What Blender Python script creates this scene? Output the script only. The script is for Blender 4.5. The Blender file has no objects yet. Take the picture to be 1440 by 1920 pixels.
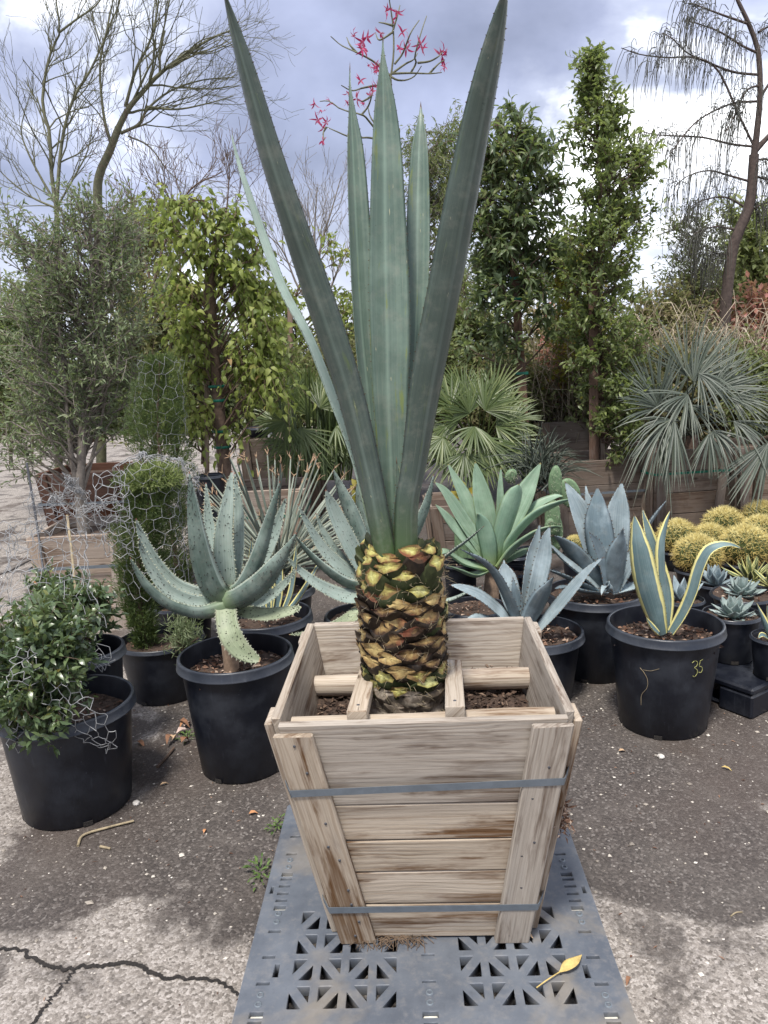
import bpy, bmesh, math, random
import numpy as np
from mathutils import Vector, Matrix, noise as mnoise

# ------------------------------------------------------------------ camera, world, sun, exposure
SC = bpy.context.scene
COL = SC.collection
F, H = 1442.0, 1.60                      # focal length in photo pixels, camera height in metres
PITCH = math.radians(11.2)
SP, CP = math.sin(PITCH), math.cos(PITCH)
cam_d = bpy.data.cameras.new("camera")
cam = bpy.data.objects.new("camera", cam_d)
COL.objects.link(cam)
ROLL = 0.045                             # the picture is turned 2.6 degrees counter-clockwise
cam.matrix_world = Matrix.Translation((0, 0, H)) @ Matrix.Rotation(math.radians(90) - PITCH, 4, 'X') @ Matrix.Rotation(-ROLL, 4, 'Z')
cam_d.sensor_fit = 'VERTICAL'
cam_d.sensor_height = 36.0
cam_d.lens = 36.0 * F / 1920.0
cam_d.clip_start, cam_d.clip_end = 0.05, 1000
SC.camera = cam

SUN_EL, SUN_AZ = math.radians(64), math.radians(200)   # azimuth clockwise from +Y
world = bpy.data.worlds.new("World")
SC.world = world
world.use_nodes = True
wt = world.node_tree
wt.nodes.clear()


def wn(typ, **kw):
    n = wt.nodes.new(typ)
    for k, v in kw.items():
        setattr(n, k, v)
    return n


wl = wt.links.new
sky = wn('ShaderNodeTexSky', sky_type='NISHITA', sun_disc=False, sun_elevation=SUN_EL, sun_rotation=SUN_AZ)
tc = wn('ShaderNodeTexCoord')
sep = wn('ShaderNodeSeparateXYZ')
wl(tc.outputs['Generated'], sep.inputs[0])
mz = wn('ShaderNodeMath', operation='MAXIMUM'); wl(sep.outputs[2], mz.inputs[0]); mz.inputs[1].default_value = 0.0
az = wn('ShaderNodeMath', operation='ADD'); wl(mz.outputs[0], az.inputs[0]); az.inputs[1].default_value = 0.30
dx = wn('ShaderNodeMath', operation='DIVIDE'); wl(sep.outputs[0], dx.inputs[0]); wl(az.outputs[0], dx.inputs[1])
dy = wn('ShaderNodeMath', operation='DIVIDE'); wl(sep.outputs[1], dy.inputs[0]); wl(az.outputs[0], dy.inputs[1])
cmb = wn('ShaderNodeCombineXYZ'); wl(dx.outputs[0], cmb.inputs[0]); wl(dy.outputs[0], cmb.inputs[1])
CLOUD_OFF = (28.04, 25.96, 0.0)
mp = wn('ShaderNodeMapping'); wl(cmb.outputs[0], mp.inputs[0]); mp.inputs['Location'].default_value = CLOUD_OFF
n1 = wn('ShaderNodeTexNoise'); wl(mp.outputs[0], n1.inputs['Vector'])
n1.inputs['Scale'].default_value = 0.95; n1.inputs['Detail'].default_value = 7; n1.inputs['Roughness'].default_value = 0.56
n1.inputs['Distortion'].default_value = 0.35
n2 = wn('ShaderNodeTexNoise'); wl(mp.outputs[0], n2.inputs['Vector'])
n2.inputs['Scale'].default_value = 2.6; n2.inputs['Detail'].default_value = 5; n2.inputs['Distortion'].default_value = 0.2
rp = wn('ShaderNodeValToRGB'); wl(n1.outputs[0], rp.inputs[0])
er = rp.color_ramp
er.elements[0].position = 0.36; er.elements[0].color = (0.108, 0.120, 0.172, 1)
er.elements[1].position = 0.66; er.elements[1].color = (1.0, 1.0, 1.0, 1)
e = er.elements.new(0.47); e.color = (0.150, 0.163, 0.225, 1)
e = er.elements.new(0.525); e.color = (0.21, 0.225, 0.285, 1)
e = er.elements.new(0.572); e.color = (0.50, 0.51, 0.535, 1)
mr2 = wn('ShaderNodeMapRange'); wl(n2.outputs[0], mr2.inputs[0])
mr2.inputs[1].default_value = 0.3; mr2.inputs[2].default_value = 0.7
mr2.inputs[3].default_value = 0.74; mr2.inputs[4].default_value = 1.28
vm = wn('ShaderNodeVectorMath', operation='SCALE'); wl(rp.outputs[0], vm.inputs[0]); wl(mr2.outputs[0], vm.inputs['Scale'])
# clouds nearly cover the sky; thin spots let a little of the blue sky through
ss = wn('ShaderNodeVectorMath', operation='SCALE'); wl(sky.outputs[0], ss.inputs[0]); ss.inputs['Scale'].default_value = 0.055
mxs = wn('ShaderNodeMix', data_type='RGBA'); mxs.inputs[0].default_value = 0.88
wl(ss.outputs[0], mxs.inputs[6]); wl(vm.outputs[0], mxs.inputs[7])
# horizon of far cloud is paler
hz = wn('ShaderNodeMapRange'); wl(sep.outputs[2], hz.inputs[0])
hz.inputs[1].default_value = 0.0; hz.inputs[2].default_value = 0.22; hz.inputs[3].default_value = 0.55; hz.inputs[4].default_value = 0.0
mxh = wn('ShaderNodeMix', data_type='RGBA'); wl(hz.outputs[0], mxh.inputs[0]); wl(mxs.outputs[2], mxh.inputs[6])
mxh.inputs[7].default_value = (0.40, 0.415, 0.45, 1)
bg = wn('ShaderNodeBackground'); wl(mxh.outputs[2], bg.inputs[0]); bg.inputs[1].default_value = 1.0
wo = wn('ShaderNodeOutputWorld'); wl(bg.outputs[0], wo.inputs[0])

sun_d = bpy.data.lights.new("sun", 'SUN')
sun = bpy.data.objects.new("sun", sun_d)
COL.objects.link(sun)
sun_d.energy = 1.5
sun_d.angle = math.radians(10)
sun_d.color = (1.0, 0.95, 0.88)
sdir = Vector((math.sin(SUN_AZ) * math.cos(SUN_EL), math.cos(SUN_AZ) * math.cos(SUN_EL), math.sin(SUN_EL)))
sun.rotation_euler = sdir.to_track_quat('Z', 'Y').to_euler()
sun.location = (0, 0, 12)
SC.view_settings.view_transform = 'Standard'
SC.view_settings.look = 'None'
SC.view_settings.exposure = 1.85
SC.view_settings.gamma = 1.0
SC.view_settings.use_curve_mapping = False
SC.cycles.max_bounces = 6
SC.cycles.diffuse_bounces = 3
SC.cycles.transmission_bounces = 4
SC.cycles.transparent_max_bounces = 4

rng = np.random.default_rng(11)
random.seed(11)


# ------------------------------------------------------------------ photo pixel -> place
CRL, SRL = math.cos(ROLL), math.sin(ROLL)


def unroll(px, py):
    dx_, dy_ = px - 720.0, py - 960.0
    return (dx_ * CRL - dy_ * SRL) / F, (dx_ * SRL + dy_ * CRL) / F


def at(px, py, Y):
    u, o = unroll(px, py)
    z = Y / (CP - o * SP)
    return np.array((u * z, Y, H - z * (SP + o * CP)))


def at_arr(px, py, Y):
    u, o = unroll(px, py)
    z = Y / (CP - o * SP)
    return np.stack((u * z, Y + 0 * z, H - z * (SP + o * CP)), -1)


def depth(py, Y):
    return Y / (CP - (py - 960.0) / F * SP)


def gnd(px, py, h=0.0):
    u, o = unroll(px, py)
    z = (H - h) / (SP + o * CP)
    return np.array((u * z, z * (CP - o * SP), h))


# ------------------------------------------------------------------ objects
def thing(name, label, cat, loc, group=None, rotz=0):
    o = bpy.data.objects.new(name, None)
    COL.objects.link(o)
    o.location = loc
    o.rotation_euler = (0, 0, rotz)
    o.empty_display_size = 0.1
    o['label'] = label
    o['category'] = cat
    if group:
        o['group'] = group
    return o


def link(name, me, parent=None, loc=None, local=False, **props):
    """Link mesh data as an object. Mesh data are in world space unless local."""
    o = bpy.data.objects.new(name, me)
    COL.objects.link(o)
    if parent is not None:
        o.parent = parent
        if not local:
            m = Matrix.Identity(4)
            p = parent
            while p is not None:
                m = m @ Matrix.Translation(p.location).inverted() if p.type == 'EMPTY' and p.rotation_euler.z == 0 else m
                p = None
            o.matrix_parent_inverse = m
    if loc is not None:
        o.location = loc
    for k, v in props.items():
        o[k] = v
    return o


class MB:
    """Collects geometry; build() links it as one mesh object."""

    def __init__(s):
        s.v, s.uv, s.ti = [], [], []
        s.fl, s.fs, s.fm, s.fsm = [], [], [], []
        s.n = 0

    def add(s, V, Fc, uv=None, mi=0, tint=0.5, smooth=True):
        V = np.asarray(V, float).reshape(-1, 3)
        Fc = np.asarray(Fc, int)
        if Fc.ndim == 1:
            Fc = Fc[None]
        n = len(V)
        s.v.append(V)
        s.uv.append(np.zeros((n, 2)) if uv is None else np.asarray(uv, float).reshape(-1, 2))
        s.ti.append(np.full(n, tint, float) if np.isscalar(tint) else np.asarray(tint, float).ravel())
        s.fl.append((Fc + s.n).ravel())
        s.fs.append(np.full(len(Fc), Fc.shape[1], int))
        s.fm.append(np.full(len(Fc), mi, int) if np.isscalar(mi) else np.asarray(mi, int))
        s.fsm.append(np.full(len(Fc), smooth, bool))
        s.n += n
        return s

    def mesh(s, name, mats):
        me = bpy.data.meshes.new(name)
        V = np.concatenate(s.v); UV = np.concatenate(s.uv); T = np.concatenate(s.ti)
        L = np.concatenate(s.fl); S = np.concatenate(s.fs)
        me.vertices.add(len(V)); me.vertices.foreach_set('co', V.ravel().astype(np.float32))
        me.loops.add(len(L)); me.loops.foreach_set('vertex_index', L.astype(np.int32))
        me.polygons.add(len(S))
        st = np.concatenate(([0], np.cumsum(S)[:-1]))
        me.polygons.foreach_set('loop_start', st.astype(np.int32))
        for m in (mats if isinstance(mats, (list, tuple)) else [mats]):
            me.materials.append(m)
        me.polygons.foreach_set('material_index', np.concatenate(s.fm).astype(np.int32))
        me.polygons.foreach_set('use_smooth', np.concatenate(s.fsm))
        me.update(calc_edges=True)
        u = me.uv_layers.new(name='UVMap')
        u.data.foreach_set('uv', UV[L].ravel().astype(np.float32))
        a = me.attributes.new('tint', 'FLOAT', 'POINT')
        a.data.foreach_set('value', T.astype(np.float32))
        return me

    def build(s, name, mats, parent=None, **props):
        return link(name, s.mesh(name, mats), parent, **props)


def tagtop(o, label, cat, group=None, kind=None):
    o['label'] = label
    o['category'] = cat
    if group:
        o['group'] = group
    if kind:
        o['kind'] = kind
    return o


def unit(a):
    a = np.asarray(a, float)
    return a / np.maximum(np.linalg.norm(a, axis=-1, keepdims=True), 1e-9)


def tubes(mb, P, R, n=4, mi=0, tint=0.5, cap=False):
    """P (N,k,3) polylines, R (N,k) or (k,) radii."""
    P = np.asarray(P, float)
    if P.ndim == 2:
        P = P[None]
    N, k, _ = P.shape
    R = np.broadcast_to(np.asarray(R, float), (N, k))
    T = unit(np.gradient(P, axis=1))
    mean = unit(P[:, -1] - P[:, 0])
    ref = np.where(np.abs(mean[:, 2:3]) > 0.8, np.array([[1.0, 0.13, 0]]), np.array([[0.07, 0.05, 1.0]]))
    A = unit(np.cross(T, ref[:, None, :]))
    B = np.cross(T, A)
    ang = np.linspace(0, 2 * np.pi, n, endpoint=False)
    V = P[:, :, None] + R[:, :, None, None] * (np.cos(ang)[None, None, :, None] * A[:, :, None] + np.sin(ang)[None, None, :, None] * B[:, :, None])
    arc = np.concatenate((np.zeros((N, 1)), np.cumsum(np.linalg.norm(np.diff(P, axis=1), axis=2), axis=1)), 1)
    uv = np.stack((np.broadcast_to(np.arange(n) / n, (N, k, n)), np.broadcast_to(arc[:, :, None], (N, k, n))), -1)
    i = np.arange(k - 1)[:, None] * n; j = np.arange(n)[None]
    q = np.stack((i + j, i + (j + 1) % n, i + n + (j + 1) % n, i + n + j), -1).reshape(-1, 4)
    Fq = (np.arange(N)[:, None, None] * k * n + q[None]).reshape(-1, 4)
    t = tint if np.isscalar(tint) else np.repeat(np.asarray(tint), k * n)
    mb.add(V, Fq, uv, mi, t)
    if cap:
        c = np.stack([np.arange(n)[::-1] + b * k * n for b in range(N)])
        d = np.stack([np.arange(n) + (k - 1) * n + b * k * n for b in range(N)])
        mb.add(V, np.concatenate((c, d)), uv, mi, t, smooth=False)
    return mb


def smooth_curve(P, K=20):
    """Catmull-Rom resample of control rows (any number of columns)."""
    P = np.asarray(P, float)
    if len(P) == 2:
        t = np.linspace(0, 1, K)[:, None]
        return P[0] * (1 - t) + P[1] * t
    Q = np.vstack((2 * P[0] - P[1], P, 2 * P[-1] - P[-2]))
    u = np.linspace(0, len(P) - 1, K)
    i = np.minimum(u.astype(int), len(P) - 2)
    t = (u - i)[:, None]
    a, b, c, d = Q[i], Q[i + 1], Q[i + 2], Q[i + 3]
    return 0.5 * (2 * b + (c - a) * t + (2 * a - 5 * b + 4 * c - d) * t ** 2 + (3 * b - a - 3 * c + d) * t ** 3)


def leaf_cloud(mb, P, D, N, L, W, tint, fold=0.25, curl=0.15, fine=False):
    """Leaves at P growing along D with face normal about N; L, W arrays or scalars."""
    P = np.asarray(P, float); n = len(P)
    D = unit(D)
    S = unit(np.cross(D, N)); Nn = np.cross(S, D)
    L = np.broadcast_to(np.asarray(L, float), (n,))[:, None]
    W = np.broadcast_to(np.asarray(W, float), (n,))[:, None] * 0.5
    tip = P + D * L - Nn * L * curl
    if not fine:
        mid = P + D * L * 0.45
        a = mid + S * W + Nn * W * fold
        b = mid - S * W + Nn * W * fold
        V = np.stack((P, a, tip, b), 1)
        q = np.arange(n)[:, None] * 4
        Fc = np.concatenate((q + np.array([0, 1, 2]), q + np.array([0, 2, 3])))
        uv = np.tile(np.array([[.5, 0], [1, .45], [.5, 1], [0, .45]]), (n, 1))
        mb.add(V, Fc, uv, 0, np.repeat(tint, 4), smooth=False)
    else:
        m1 = P + D * L * 0.32 + Nn * L * curl * .3
        m2 = P + D * L * 0.68
        V = np.stack((P, m1 + S * W * .95 + Nn * W * fold, m1, m1 - S * W * .95 + Nn * W * fold,
                      m2 + S * W * .72 + Nn * W * fold, m2, m2 - S * W * .72 + Nn * W * fold, tip), 1)
        q = np.arange(n)[:, None] * 8
        tri = np.concatenate([q + np.array(t) for t in ([0, 1, 2], [0, 2, 3], [4, 7, 5], [5, 7, 6])])
        quad = np.concatenate([q + np.array(t) for t in ([1, 4, 5, 2], [2, 5, 6, 3])])
        uv = np.tile(np.array([[.5, 0], [1, .3], [.5, .3], [0, .3], [.9, .7], [.5, .7], [.1, .7], [.5, 1]]), (n, 1))
        k = mb.n
        mb.add(V, tri, uv, 0, np.repeat(tint, 8), smooth=True)
        mb.fl.append((quad + k).ravel()); mb.fs.append(np.full(len(quad), 4)); mb.fm.append(np.zeros(len(quad), int)); mb.fsm.append(np.ones(len(quad), bool))
    return mb


def blade(mb, pts, wid, hint, thick, cup=0.12, ns=9, K=26, teeth=0, tooth=0.006, mi=0, mi_tooth=1, spots=0, spine=0.0, keel=0.0, wav=0.0, mi_spot=2):
    """A thick succulent leaf along pts; hint is the direction its upper face looks."""
    C = smooth_curve(np.column_stack((np.asarray(pts, float), np.asarray(wid, float))), K)
    P, w = C[:, :3], np.maximum(C[:, 3], 0.0008)
    T = unit(np.gradient(P, axis=0))
    S = unit(np.cross(T, np.broadcast_to(np.asarray(hint, float), P.shape)))
    Nn = np.cross(S, T)
    t = np.linspace(0, 1, K)
    th = thick * np.clip(1.02 - t, 0.02, 1) ** 0.75
    th = np.minimum(th, w * 0.55)
    s = np.linspace(-1, 1, ns)
    if wav:
        w = w * (1 + wav * np.sin(t * 23 + rng.uniform(0, 6)) * np.sin(t * 7 + 1))
    top = P[:, None] + S[:, None] * (s[None, :, None] * w[:, None, None] / 2) + Nn[:, None] * ((cup * w)[:, None] * (s[None] ** 2 - 0.35))[..., None]
    sb = s[1:-1][::-1]
    bot = P[:, None] + S[:, None] * (sb[None, :, None] * w[:, None, None] / 2) + Nn[:, None] * ((cup * w)[:, None] * (sb[None] ** 2 - 0.35) - th[:, None] * ((1 - sb[None] ** 2) ** 0.6 + keel * np.exp(-(sb[None] / .25) ** 2)))[..., None]
    V = np.concatenate((top, bot), 1)
    m = V.shape[1]
    u = np.concatenate(((s + 1) / 2, (sb + 1) / 2))
    seed_ = rng.uniform(0, .45)
    tv = np.broadcast_to(np.concatenate((np.full(ns, seed_), np.full(len(sb), seed_ + .52)))[None], (K, m)).ravel()
    uv = np.stack(np.broadcast_arrays(u[None], t[:, None]), -1)
    i = np.arange(K - 1)[:, None] * m; j = np.arange(m)[None]
    q = np.stack((i + j, i + (j + 1) % m, i + m + (j + 1) % m, i + m + j), -1).reshape(-1, 4)
    mb.add(V, q[:, ::-1], uv, mi, tv)
    capf = np.arange(m)
    mb.add(V[0], capf, uv[0], mi, 0.5, smooth=False)
    if spine > 0:
        ring = V[-1]; c = P[-1] + T[-1] * spine
        vv = np.vstack((ring, c))
        f = np.array([[a, (a + 1) % m, m] for a in range(m)])
        mb.add(vv, f[:, ::-1], None, mi_tooth, 0.5)
    if teeth:
        arc = np.concatenate(([0], np.cumsum(np.linalg.norm(np.diff(P, axis=0), axis=1))))
        d = np.arange(arc[-1] * 0.05, arc[-1] * 0.97, teeth)
        d = d + rng.uniform(-.25, .25, len(d)) * teeth
        for sg, col in ((0, 0), (1, ns - 1)):
            E = np.stack([np.interp(d, arc, V[:, col, a]) for a in range(3)], -1)
            Td = unit(np.stack([np.interp(d, arc, T[:, a]) for a in range(3)], -1))
            Sd = unit(np.stack([np.interp(d, arc, S[:, a]) for a in range(3)], -1)) * (1 if sg else -1)
            Nd = np.cross(Sd, Td)
            h = tooth * rng.uniform(.6, 1.25, (len(d), 1))
            b = h * 0.42
            E = E - Sd * h * .15
            vv = np.stack((E - Td * b, E + Td * b, E + Nd * b * .6, E - Nd * b * .6, E + Sd * h + Td * h * rng.choice([-.3, .5], (len(d), 1))), 1)
            k = np.arange(len(d))[:, None] * 5
            f = np.concatenate([k + np.array(x) for x in ([0, 2, 4], [2, 1, 4], [1, 3, 4], [3, 0, 4])])
            mb.add(vv, f, None, mi_tooth, 0.5, smooth=False)
    if spots:
        # little dark prickles scattered over both faces
        for side in (0, 1):
            tt = rng.uniform(.08, .93, spots); su = rng.uniform(-.85, .85, spots)
            fi = tt * (K - 1); a = np.minimum(fi.astype(int), K - 2); fr = (fi - a)[:, None]
            Pc = P[a] * (1 - fr) + P[a + 1] * fr
            wc = w[a]; Nc = Nn[a]; Sc = S[a]; tc_ = th[a]
            off = cup * wc * (su ** 2 - .35) - (tc_ * (1 - su ** 2) ** .6 if side else 0)
            base = Pc + Sc * (su * wc / 2)[:, None] + Nc * off[:, None]
            out = Nc * (-1 if side else 1)
            r = rng.uniform(.0012, .0025, (spots, 1)) * tooth / .006
            vv = np.stack((base + Sc * r, base - Sc * r * .5 + T[a] * r * .87, base - Sc * r * .5 - T[a] * r * .87, base + out * r * 1.7), 1)
            k = np.arange(spots)[:, None] * 4
            f = np.concatenate([k + np.array(x) for x in ([0, 1, 3], [1, 2, 3], [2, 0, 3])])
            mb.add(vv, f, None, mi_spot, 0.5, smooth=False)
    return mb


def px_blade(mb, ctrl, Y, hint, thick, **kw):
    """ctrl rows (px, py, width_px) from base to tip; Y list/pair of distances along the leaf."""
    c = np.asarray(ctrl, float)
    Ys = np.interp(np.linspace(0, 1, len(c)), np.linspace(0, 1, len(Y)), Y)
    pts = at_arr(c[:, 0], c[:, 1], Ys)
    w = c[:, 2] * depth(c[:, 1], Ys) / F
    return blade(mb, pts, w, hint, thick, **kw)


def hexa(c8, bevel=0.003, axis=None, mat=None, name='board', parent=None, jit=0.0, link_it=True, **props):
    """A board from 8 corners (bottom ring 0-3, top ring 4-7), bevelled, UV in metres along its longest edge."""
    c8 = np.asarray(c8, float)
    if jit:
        c8 = c8 + rng.uniform(-jit, jit, c8.shape)
    bm = bmesh.new()
    v = [bm.verts.new(p) for p in c8]
    for f in ((3, 2, 1, 0), (4, 5, 6, 7), (0, 1, 5, 4), (1, 2, 6, 5), (2, 3, 7, 6), (3, 0, 4, 7)):
        bm.faces.new([v[i] for i in f])
    if bevel:
        bmesh.ops.bevel(bm, geom=bm.edges[:], offset=bevel, segments=1, affect='EDGES', profile=0.5)
    if axis is None:
        e = [c8[1] - c8[0], c8[3] - c8[0], c8[4] - c8[0]]
        axis = e[int(np.argmax([np.linalg.norm(x) for x in e]))]
    A = Vector(axis).normalized()
    bm.normal_update()
    uvl = bm.loops.layers.uv.new('UVMap')
    ou, ov = rng.uniform(0, 40), rng.uniform(0, 40)
    cen = Vector(c8.mean(0))
    for f in bm.faces:
        n = f.normal
        if abs(n.dot(A)) > 0.75:
            b1 = n.orthogonal().normalized(); b2 = n.cross(b1)
            for l in f.loops:
                d = l.vert.co - cen
                l[uvl].uv = (ou + d.dot(b1) * .12, ov + d.dot(b2) * 1.0)
        else:
            B = A.cross(n).normalized()
            for l in f.loops:
                d = l.vert.co - cen
                l[uvl].uv = (ou + d.dot(A), ov + d.dot(B))
    me = bpy.data.meshes.new(name)
    bm.to_mesh(me); bm.free()
    me.materials.append(mat)
    if not link_it:
        return me
    return link(name, me, parent, **props)


def box8(x0, x1, y0, y1, z0, z1):
    return [(x0, y0, z0), (x1, y0, z0), (x1, y1, z0), (x0, y1, z0), (x0, y0, z1), (x1, y0, z1), (x1, y1, z1), (x0, y1, z1)]


def lathe(mb, prof, n=40, mi=0, c=(0, 0, 0), a0=0.0, tint=.5, uvs=1.0, wob=0.0):
    prof = np.asarray(prof, float); k = len(prof)
    ang = np.linspace(0, 2 * np.pi, n, endpoint=False) + a0
    rr = prof[:, 0:1] * (1 + wob * np.sin(2 * ang + 1)[None])
    V = np.stack((rr * np.cos(ang), rr * np.sin(ang), np.broadcast_to(prof[:, 1:2], (k, n))), -1) + np.asarray(c)
    uv = np.stack((np.broadcast_to(ang * uvs / 6.283, (k, n)), np.broadcast_to(prof[:, 1:2], (k, n))), -1)
    i = np.arange(k - 1)[:, None] * n; j = np.arange(n)[None]
    q = np.stack((i + j, i + (j + 1) % n, i + n + (j + 1) % n, i + n + j), -1).reshape(-1, 4)
    mb.add(V, q, uv, mi, tint)
    return mb


# ------------------------------------------------------------------ materials
class NT:
    def __init__(s, name):
        s.m = bpy.data.materials.new(name)
        s.m.use_nodes = True
        s.t = s.m.node_tree
        s.t.nodes.clear()

    def n(s, typ, inp=None, **props):
        nd = s.t.nodes.new('ShaderNode' + typ)
        for k, v in props.items():
            setattr(nd, k, v)
        for k, v in (inp or {}).items():
            sock = nd.inputs[k]
            if isinstance(v, bpy.types.NodeSocket):
                s.t.links.new(v, sock)
            else:
                sock.default_value = v
        return nd

    def math(s, op, a, b=0.0, c=0.0, clamp=False):
        nd = s.n('Math', {0: a, 1: b, 2: c}, operation=op, use_clamp=clamp)
        return nd.outputs[0]

    def mr(s, v, a, b, c=0.0, d=1.0, smooth=False):
        nd = s.n('MapRange', {0: v, 1: a, 2: b, 3: c, 4: d})
        if smooth:
            nd.interpolation_type = 'SMOOTHSTEP'
        return nd.outputs[0]

    def mix(s, f, a, b, blend='MIX'):
        nd = s.n('Mix', {0: f, 6: a, 7: b}, data_type='RGBA', blend_type=blend)
        return nd.outputs[2]

    def ramp(s, v, stops):
        nd = s.n('ValToRGB', {0: v})
        r = nd.color_ramp
        while len(r.elements) < len(stops):
            r.elements.new(0.5)
        for e_, (p, c) in zip(r.elements, stops):
            e_.position = p
            e_.color = (*c, 1)
        return nd.outputs[0]

    def noise(s, vec, scale, detail=4, rough=.55, dist=0.0):
        return s.n('TexNoise', {'Vector': vec, 'Scale': scale, 'Detail': detail, 'Roughness': rough, 'Distortion': dist}).outputs[0]

    def scalev(s, vec, sc, loc=(0, 0, 0)):
        return s.n('Mapping', {'Vector': vec, 'Scale': sc, 'Location': loc}).outputs[0]

    def obj(s):
        return s.n('TexCoord').outputs['Object']

    def uv(s):
        return s.n('TexCoord').outputs['UV']

    def tint(s):
        return s.n('Attribute', attribute_name='tint').outputs['Fac']

    def bump(s, h, strength=.3, dist=.01):
        return s.n('Bump', {'Height': h, 'Strength': strength, 'Distance': dist}).outputs[0]

    def out(s, shader):
        s.t.links.new(shader, s.n('OutputMaterial').inputs[0])
        return s.m

    def princ(s, col, rough=.5, normal=None, spec=.5, metal=0.0):
        d = {'Base Color': col, 'Roughness': rough, 'Metallic': metal, 'Specular IOR Level': spec}
        if normal is not None:
            d['Normal'] = normal
        return s.n('BsdfPrincipled', d).outputs[0]


def c4(c):
    return (c[0], c[1], c[2], 1)


def foliage_mat(name, stops, trans=.35, rough=.45, spec=.4):
    t = NT(name)
    col = t.ramp(t.tint(), stops)
    sh = t.princ(col, rough, spec=spec)
    bright = t.mix(.40, col, (0.30, 0.38, 0.06, 1))
    tr = t.n('BsdfTranslucent', {'Color': bright}).outputs[0]
    return t.out(t.n('MixShader', {0: trans, 1: sh, 2: tr}).outputs[0])


def succulent(name, base, alt, margin=None, mw=.1, tipc=(.12, .07, .035), basec=None, rough=.5, fibre=.35, under=None, blotch=None, bloom=.3, midrib=0.0, trans=0.06):
    """Thick leaf skin: UV x across, y along; tint above .5 marks the lower face."""
    t = NT(name)
    sx = t.n('SeparateXYZ', {0: t.uv()})
    u, v = sx.outputs[0], sx.outputs[1]
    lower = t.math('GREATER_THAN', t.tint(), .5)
    uu = u
    vec = t.n('CombineXYZ', {0: uu, 1: v, 2: t.math('MULTIPLY', t.tint(), 13.0)}).outputs[0]
    st = t.noise(t.scalev(vec, (26, .8, 1)), 1.0, 5, .6)
    big = t.noise(t.obj(), 9.0, 4, .6)
    col = t.mix(t.mr(st, .35, .65), c4(base), c4(alt))
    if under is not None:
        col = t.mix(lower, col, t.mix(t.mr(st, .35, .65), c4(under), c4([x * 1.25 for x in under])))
    col = t.mix(t.math('MULTIPLY', t.mr(big, .45, .7), bloom), col, c4([min(1, x * 1.7 + .03) for x in alt]))
    if midrib:
        d0 = t.math('ABSOLUTE', t.math('SUBTRACT', uu, 0.43))
        wav_ = t.noise(t.scalev(vec, (2, 3, 1)), 1.0, 2)
        rib = t.math('MULTIPLY', t.mr(t.math('ADD', d0, t.math('MULTIPLY', t.math('SUBTRACT', wav_, .5), .12)), .0, .09, midrib, 0), 1.0)
        col = t.mix(rib, col, c4([min(1, x * 2.6 + .05) for x in alt]))
    edge = t.math('ABSOLUTE', t.math('SUBTRACT', uu, .5))
    if margin is not None:
        wob = t.math('MULTIPLY', t.math('SUBTRACT', t.noise(t.scalev(vec, (1, 9, 1)), 1.0, 2), .5), .10)
        col = t.mix(t.mr(t.math('ADD', edge, wob), .5 - mw, .5 - mw + .02), col, c4(margin))
    if blotch is not None:
        bn = t.noise(t.scalev(vec, (5, 14, 1)), 1.0, 5, .65)
        col = t.mix(t.math('MULTIPLY', t.mr(bn, .60, .68), .8), col, c4(blotch))
        sc = t.noise(t.scalev(vec, (11, 40, 1), (3, 3, 3)), 1.0, 3, .6)
        col = t.mix(t.math('MULTIPLY', t.mr(sc, .70, .74), .7), col, (.42, .40, .26, 1))
    if basec is not None:
        col = t.mix(t.mr(v, .0, .22, 1, 0, True), col, c4(basec))
    col = t.mix(t.mr(v, .965, .99), col, c4(tipc))
    spk = t.noise(t.obj(), 120, 3, .7)
    col = t.mix(t.math('MULTIPLY', t.mr(spk, .66, .74), .45), col, c4([x * .45 for x in base]))
    scr = t.noise(t.scalev(vec, (40, 6, 1), (2, 5, 0)), 1.0, 4, .65)
    col = t.mix(t.math('MULTIPLY', t.mr(scr, .66, .72), .30), col, (.42, .41, .33, 1))
    dust = t.noise(t.obj(), 22, 5, .7)
    col = t.mix(t.math('MULTIPLY', t.mr(dust, .50, .72), .22), col, (.30, .28, .23, 1))
    nm = t.bump(t.math('ADD', st, t.math('ADD', t.math('MULTIPLY', t.noise(t.obj(), 28, 4, .6), 1.6), t.math('MULTIPLY', spk, .5))), max(fibre, .22), .003)
    sh = t.princ(col, t.mr(big, .3, .7, rough - .08, rough + .12), nm, spec=.45)
    if trans:
        tr = t.n('BsdfTranslucent', {'Color': col}).outputs[0]
        sh = t.n('MixShader', {0: trans, 1: sh, 2: tr}).outputs[0]
    return t.out(sh)


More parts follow.
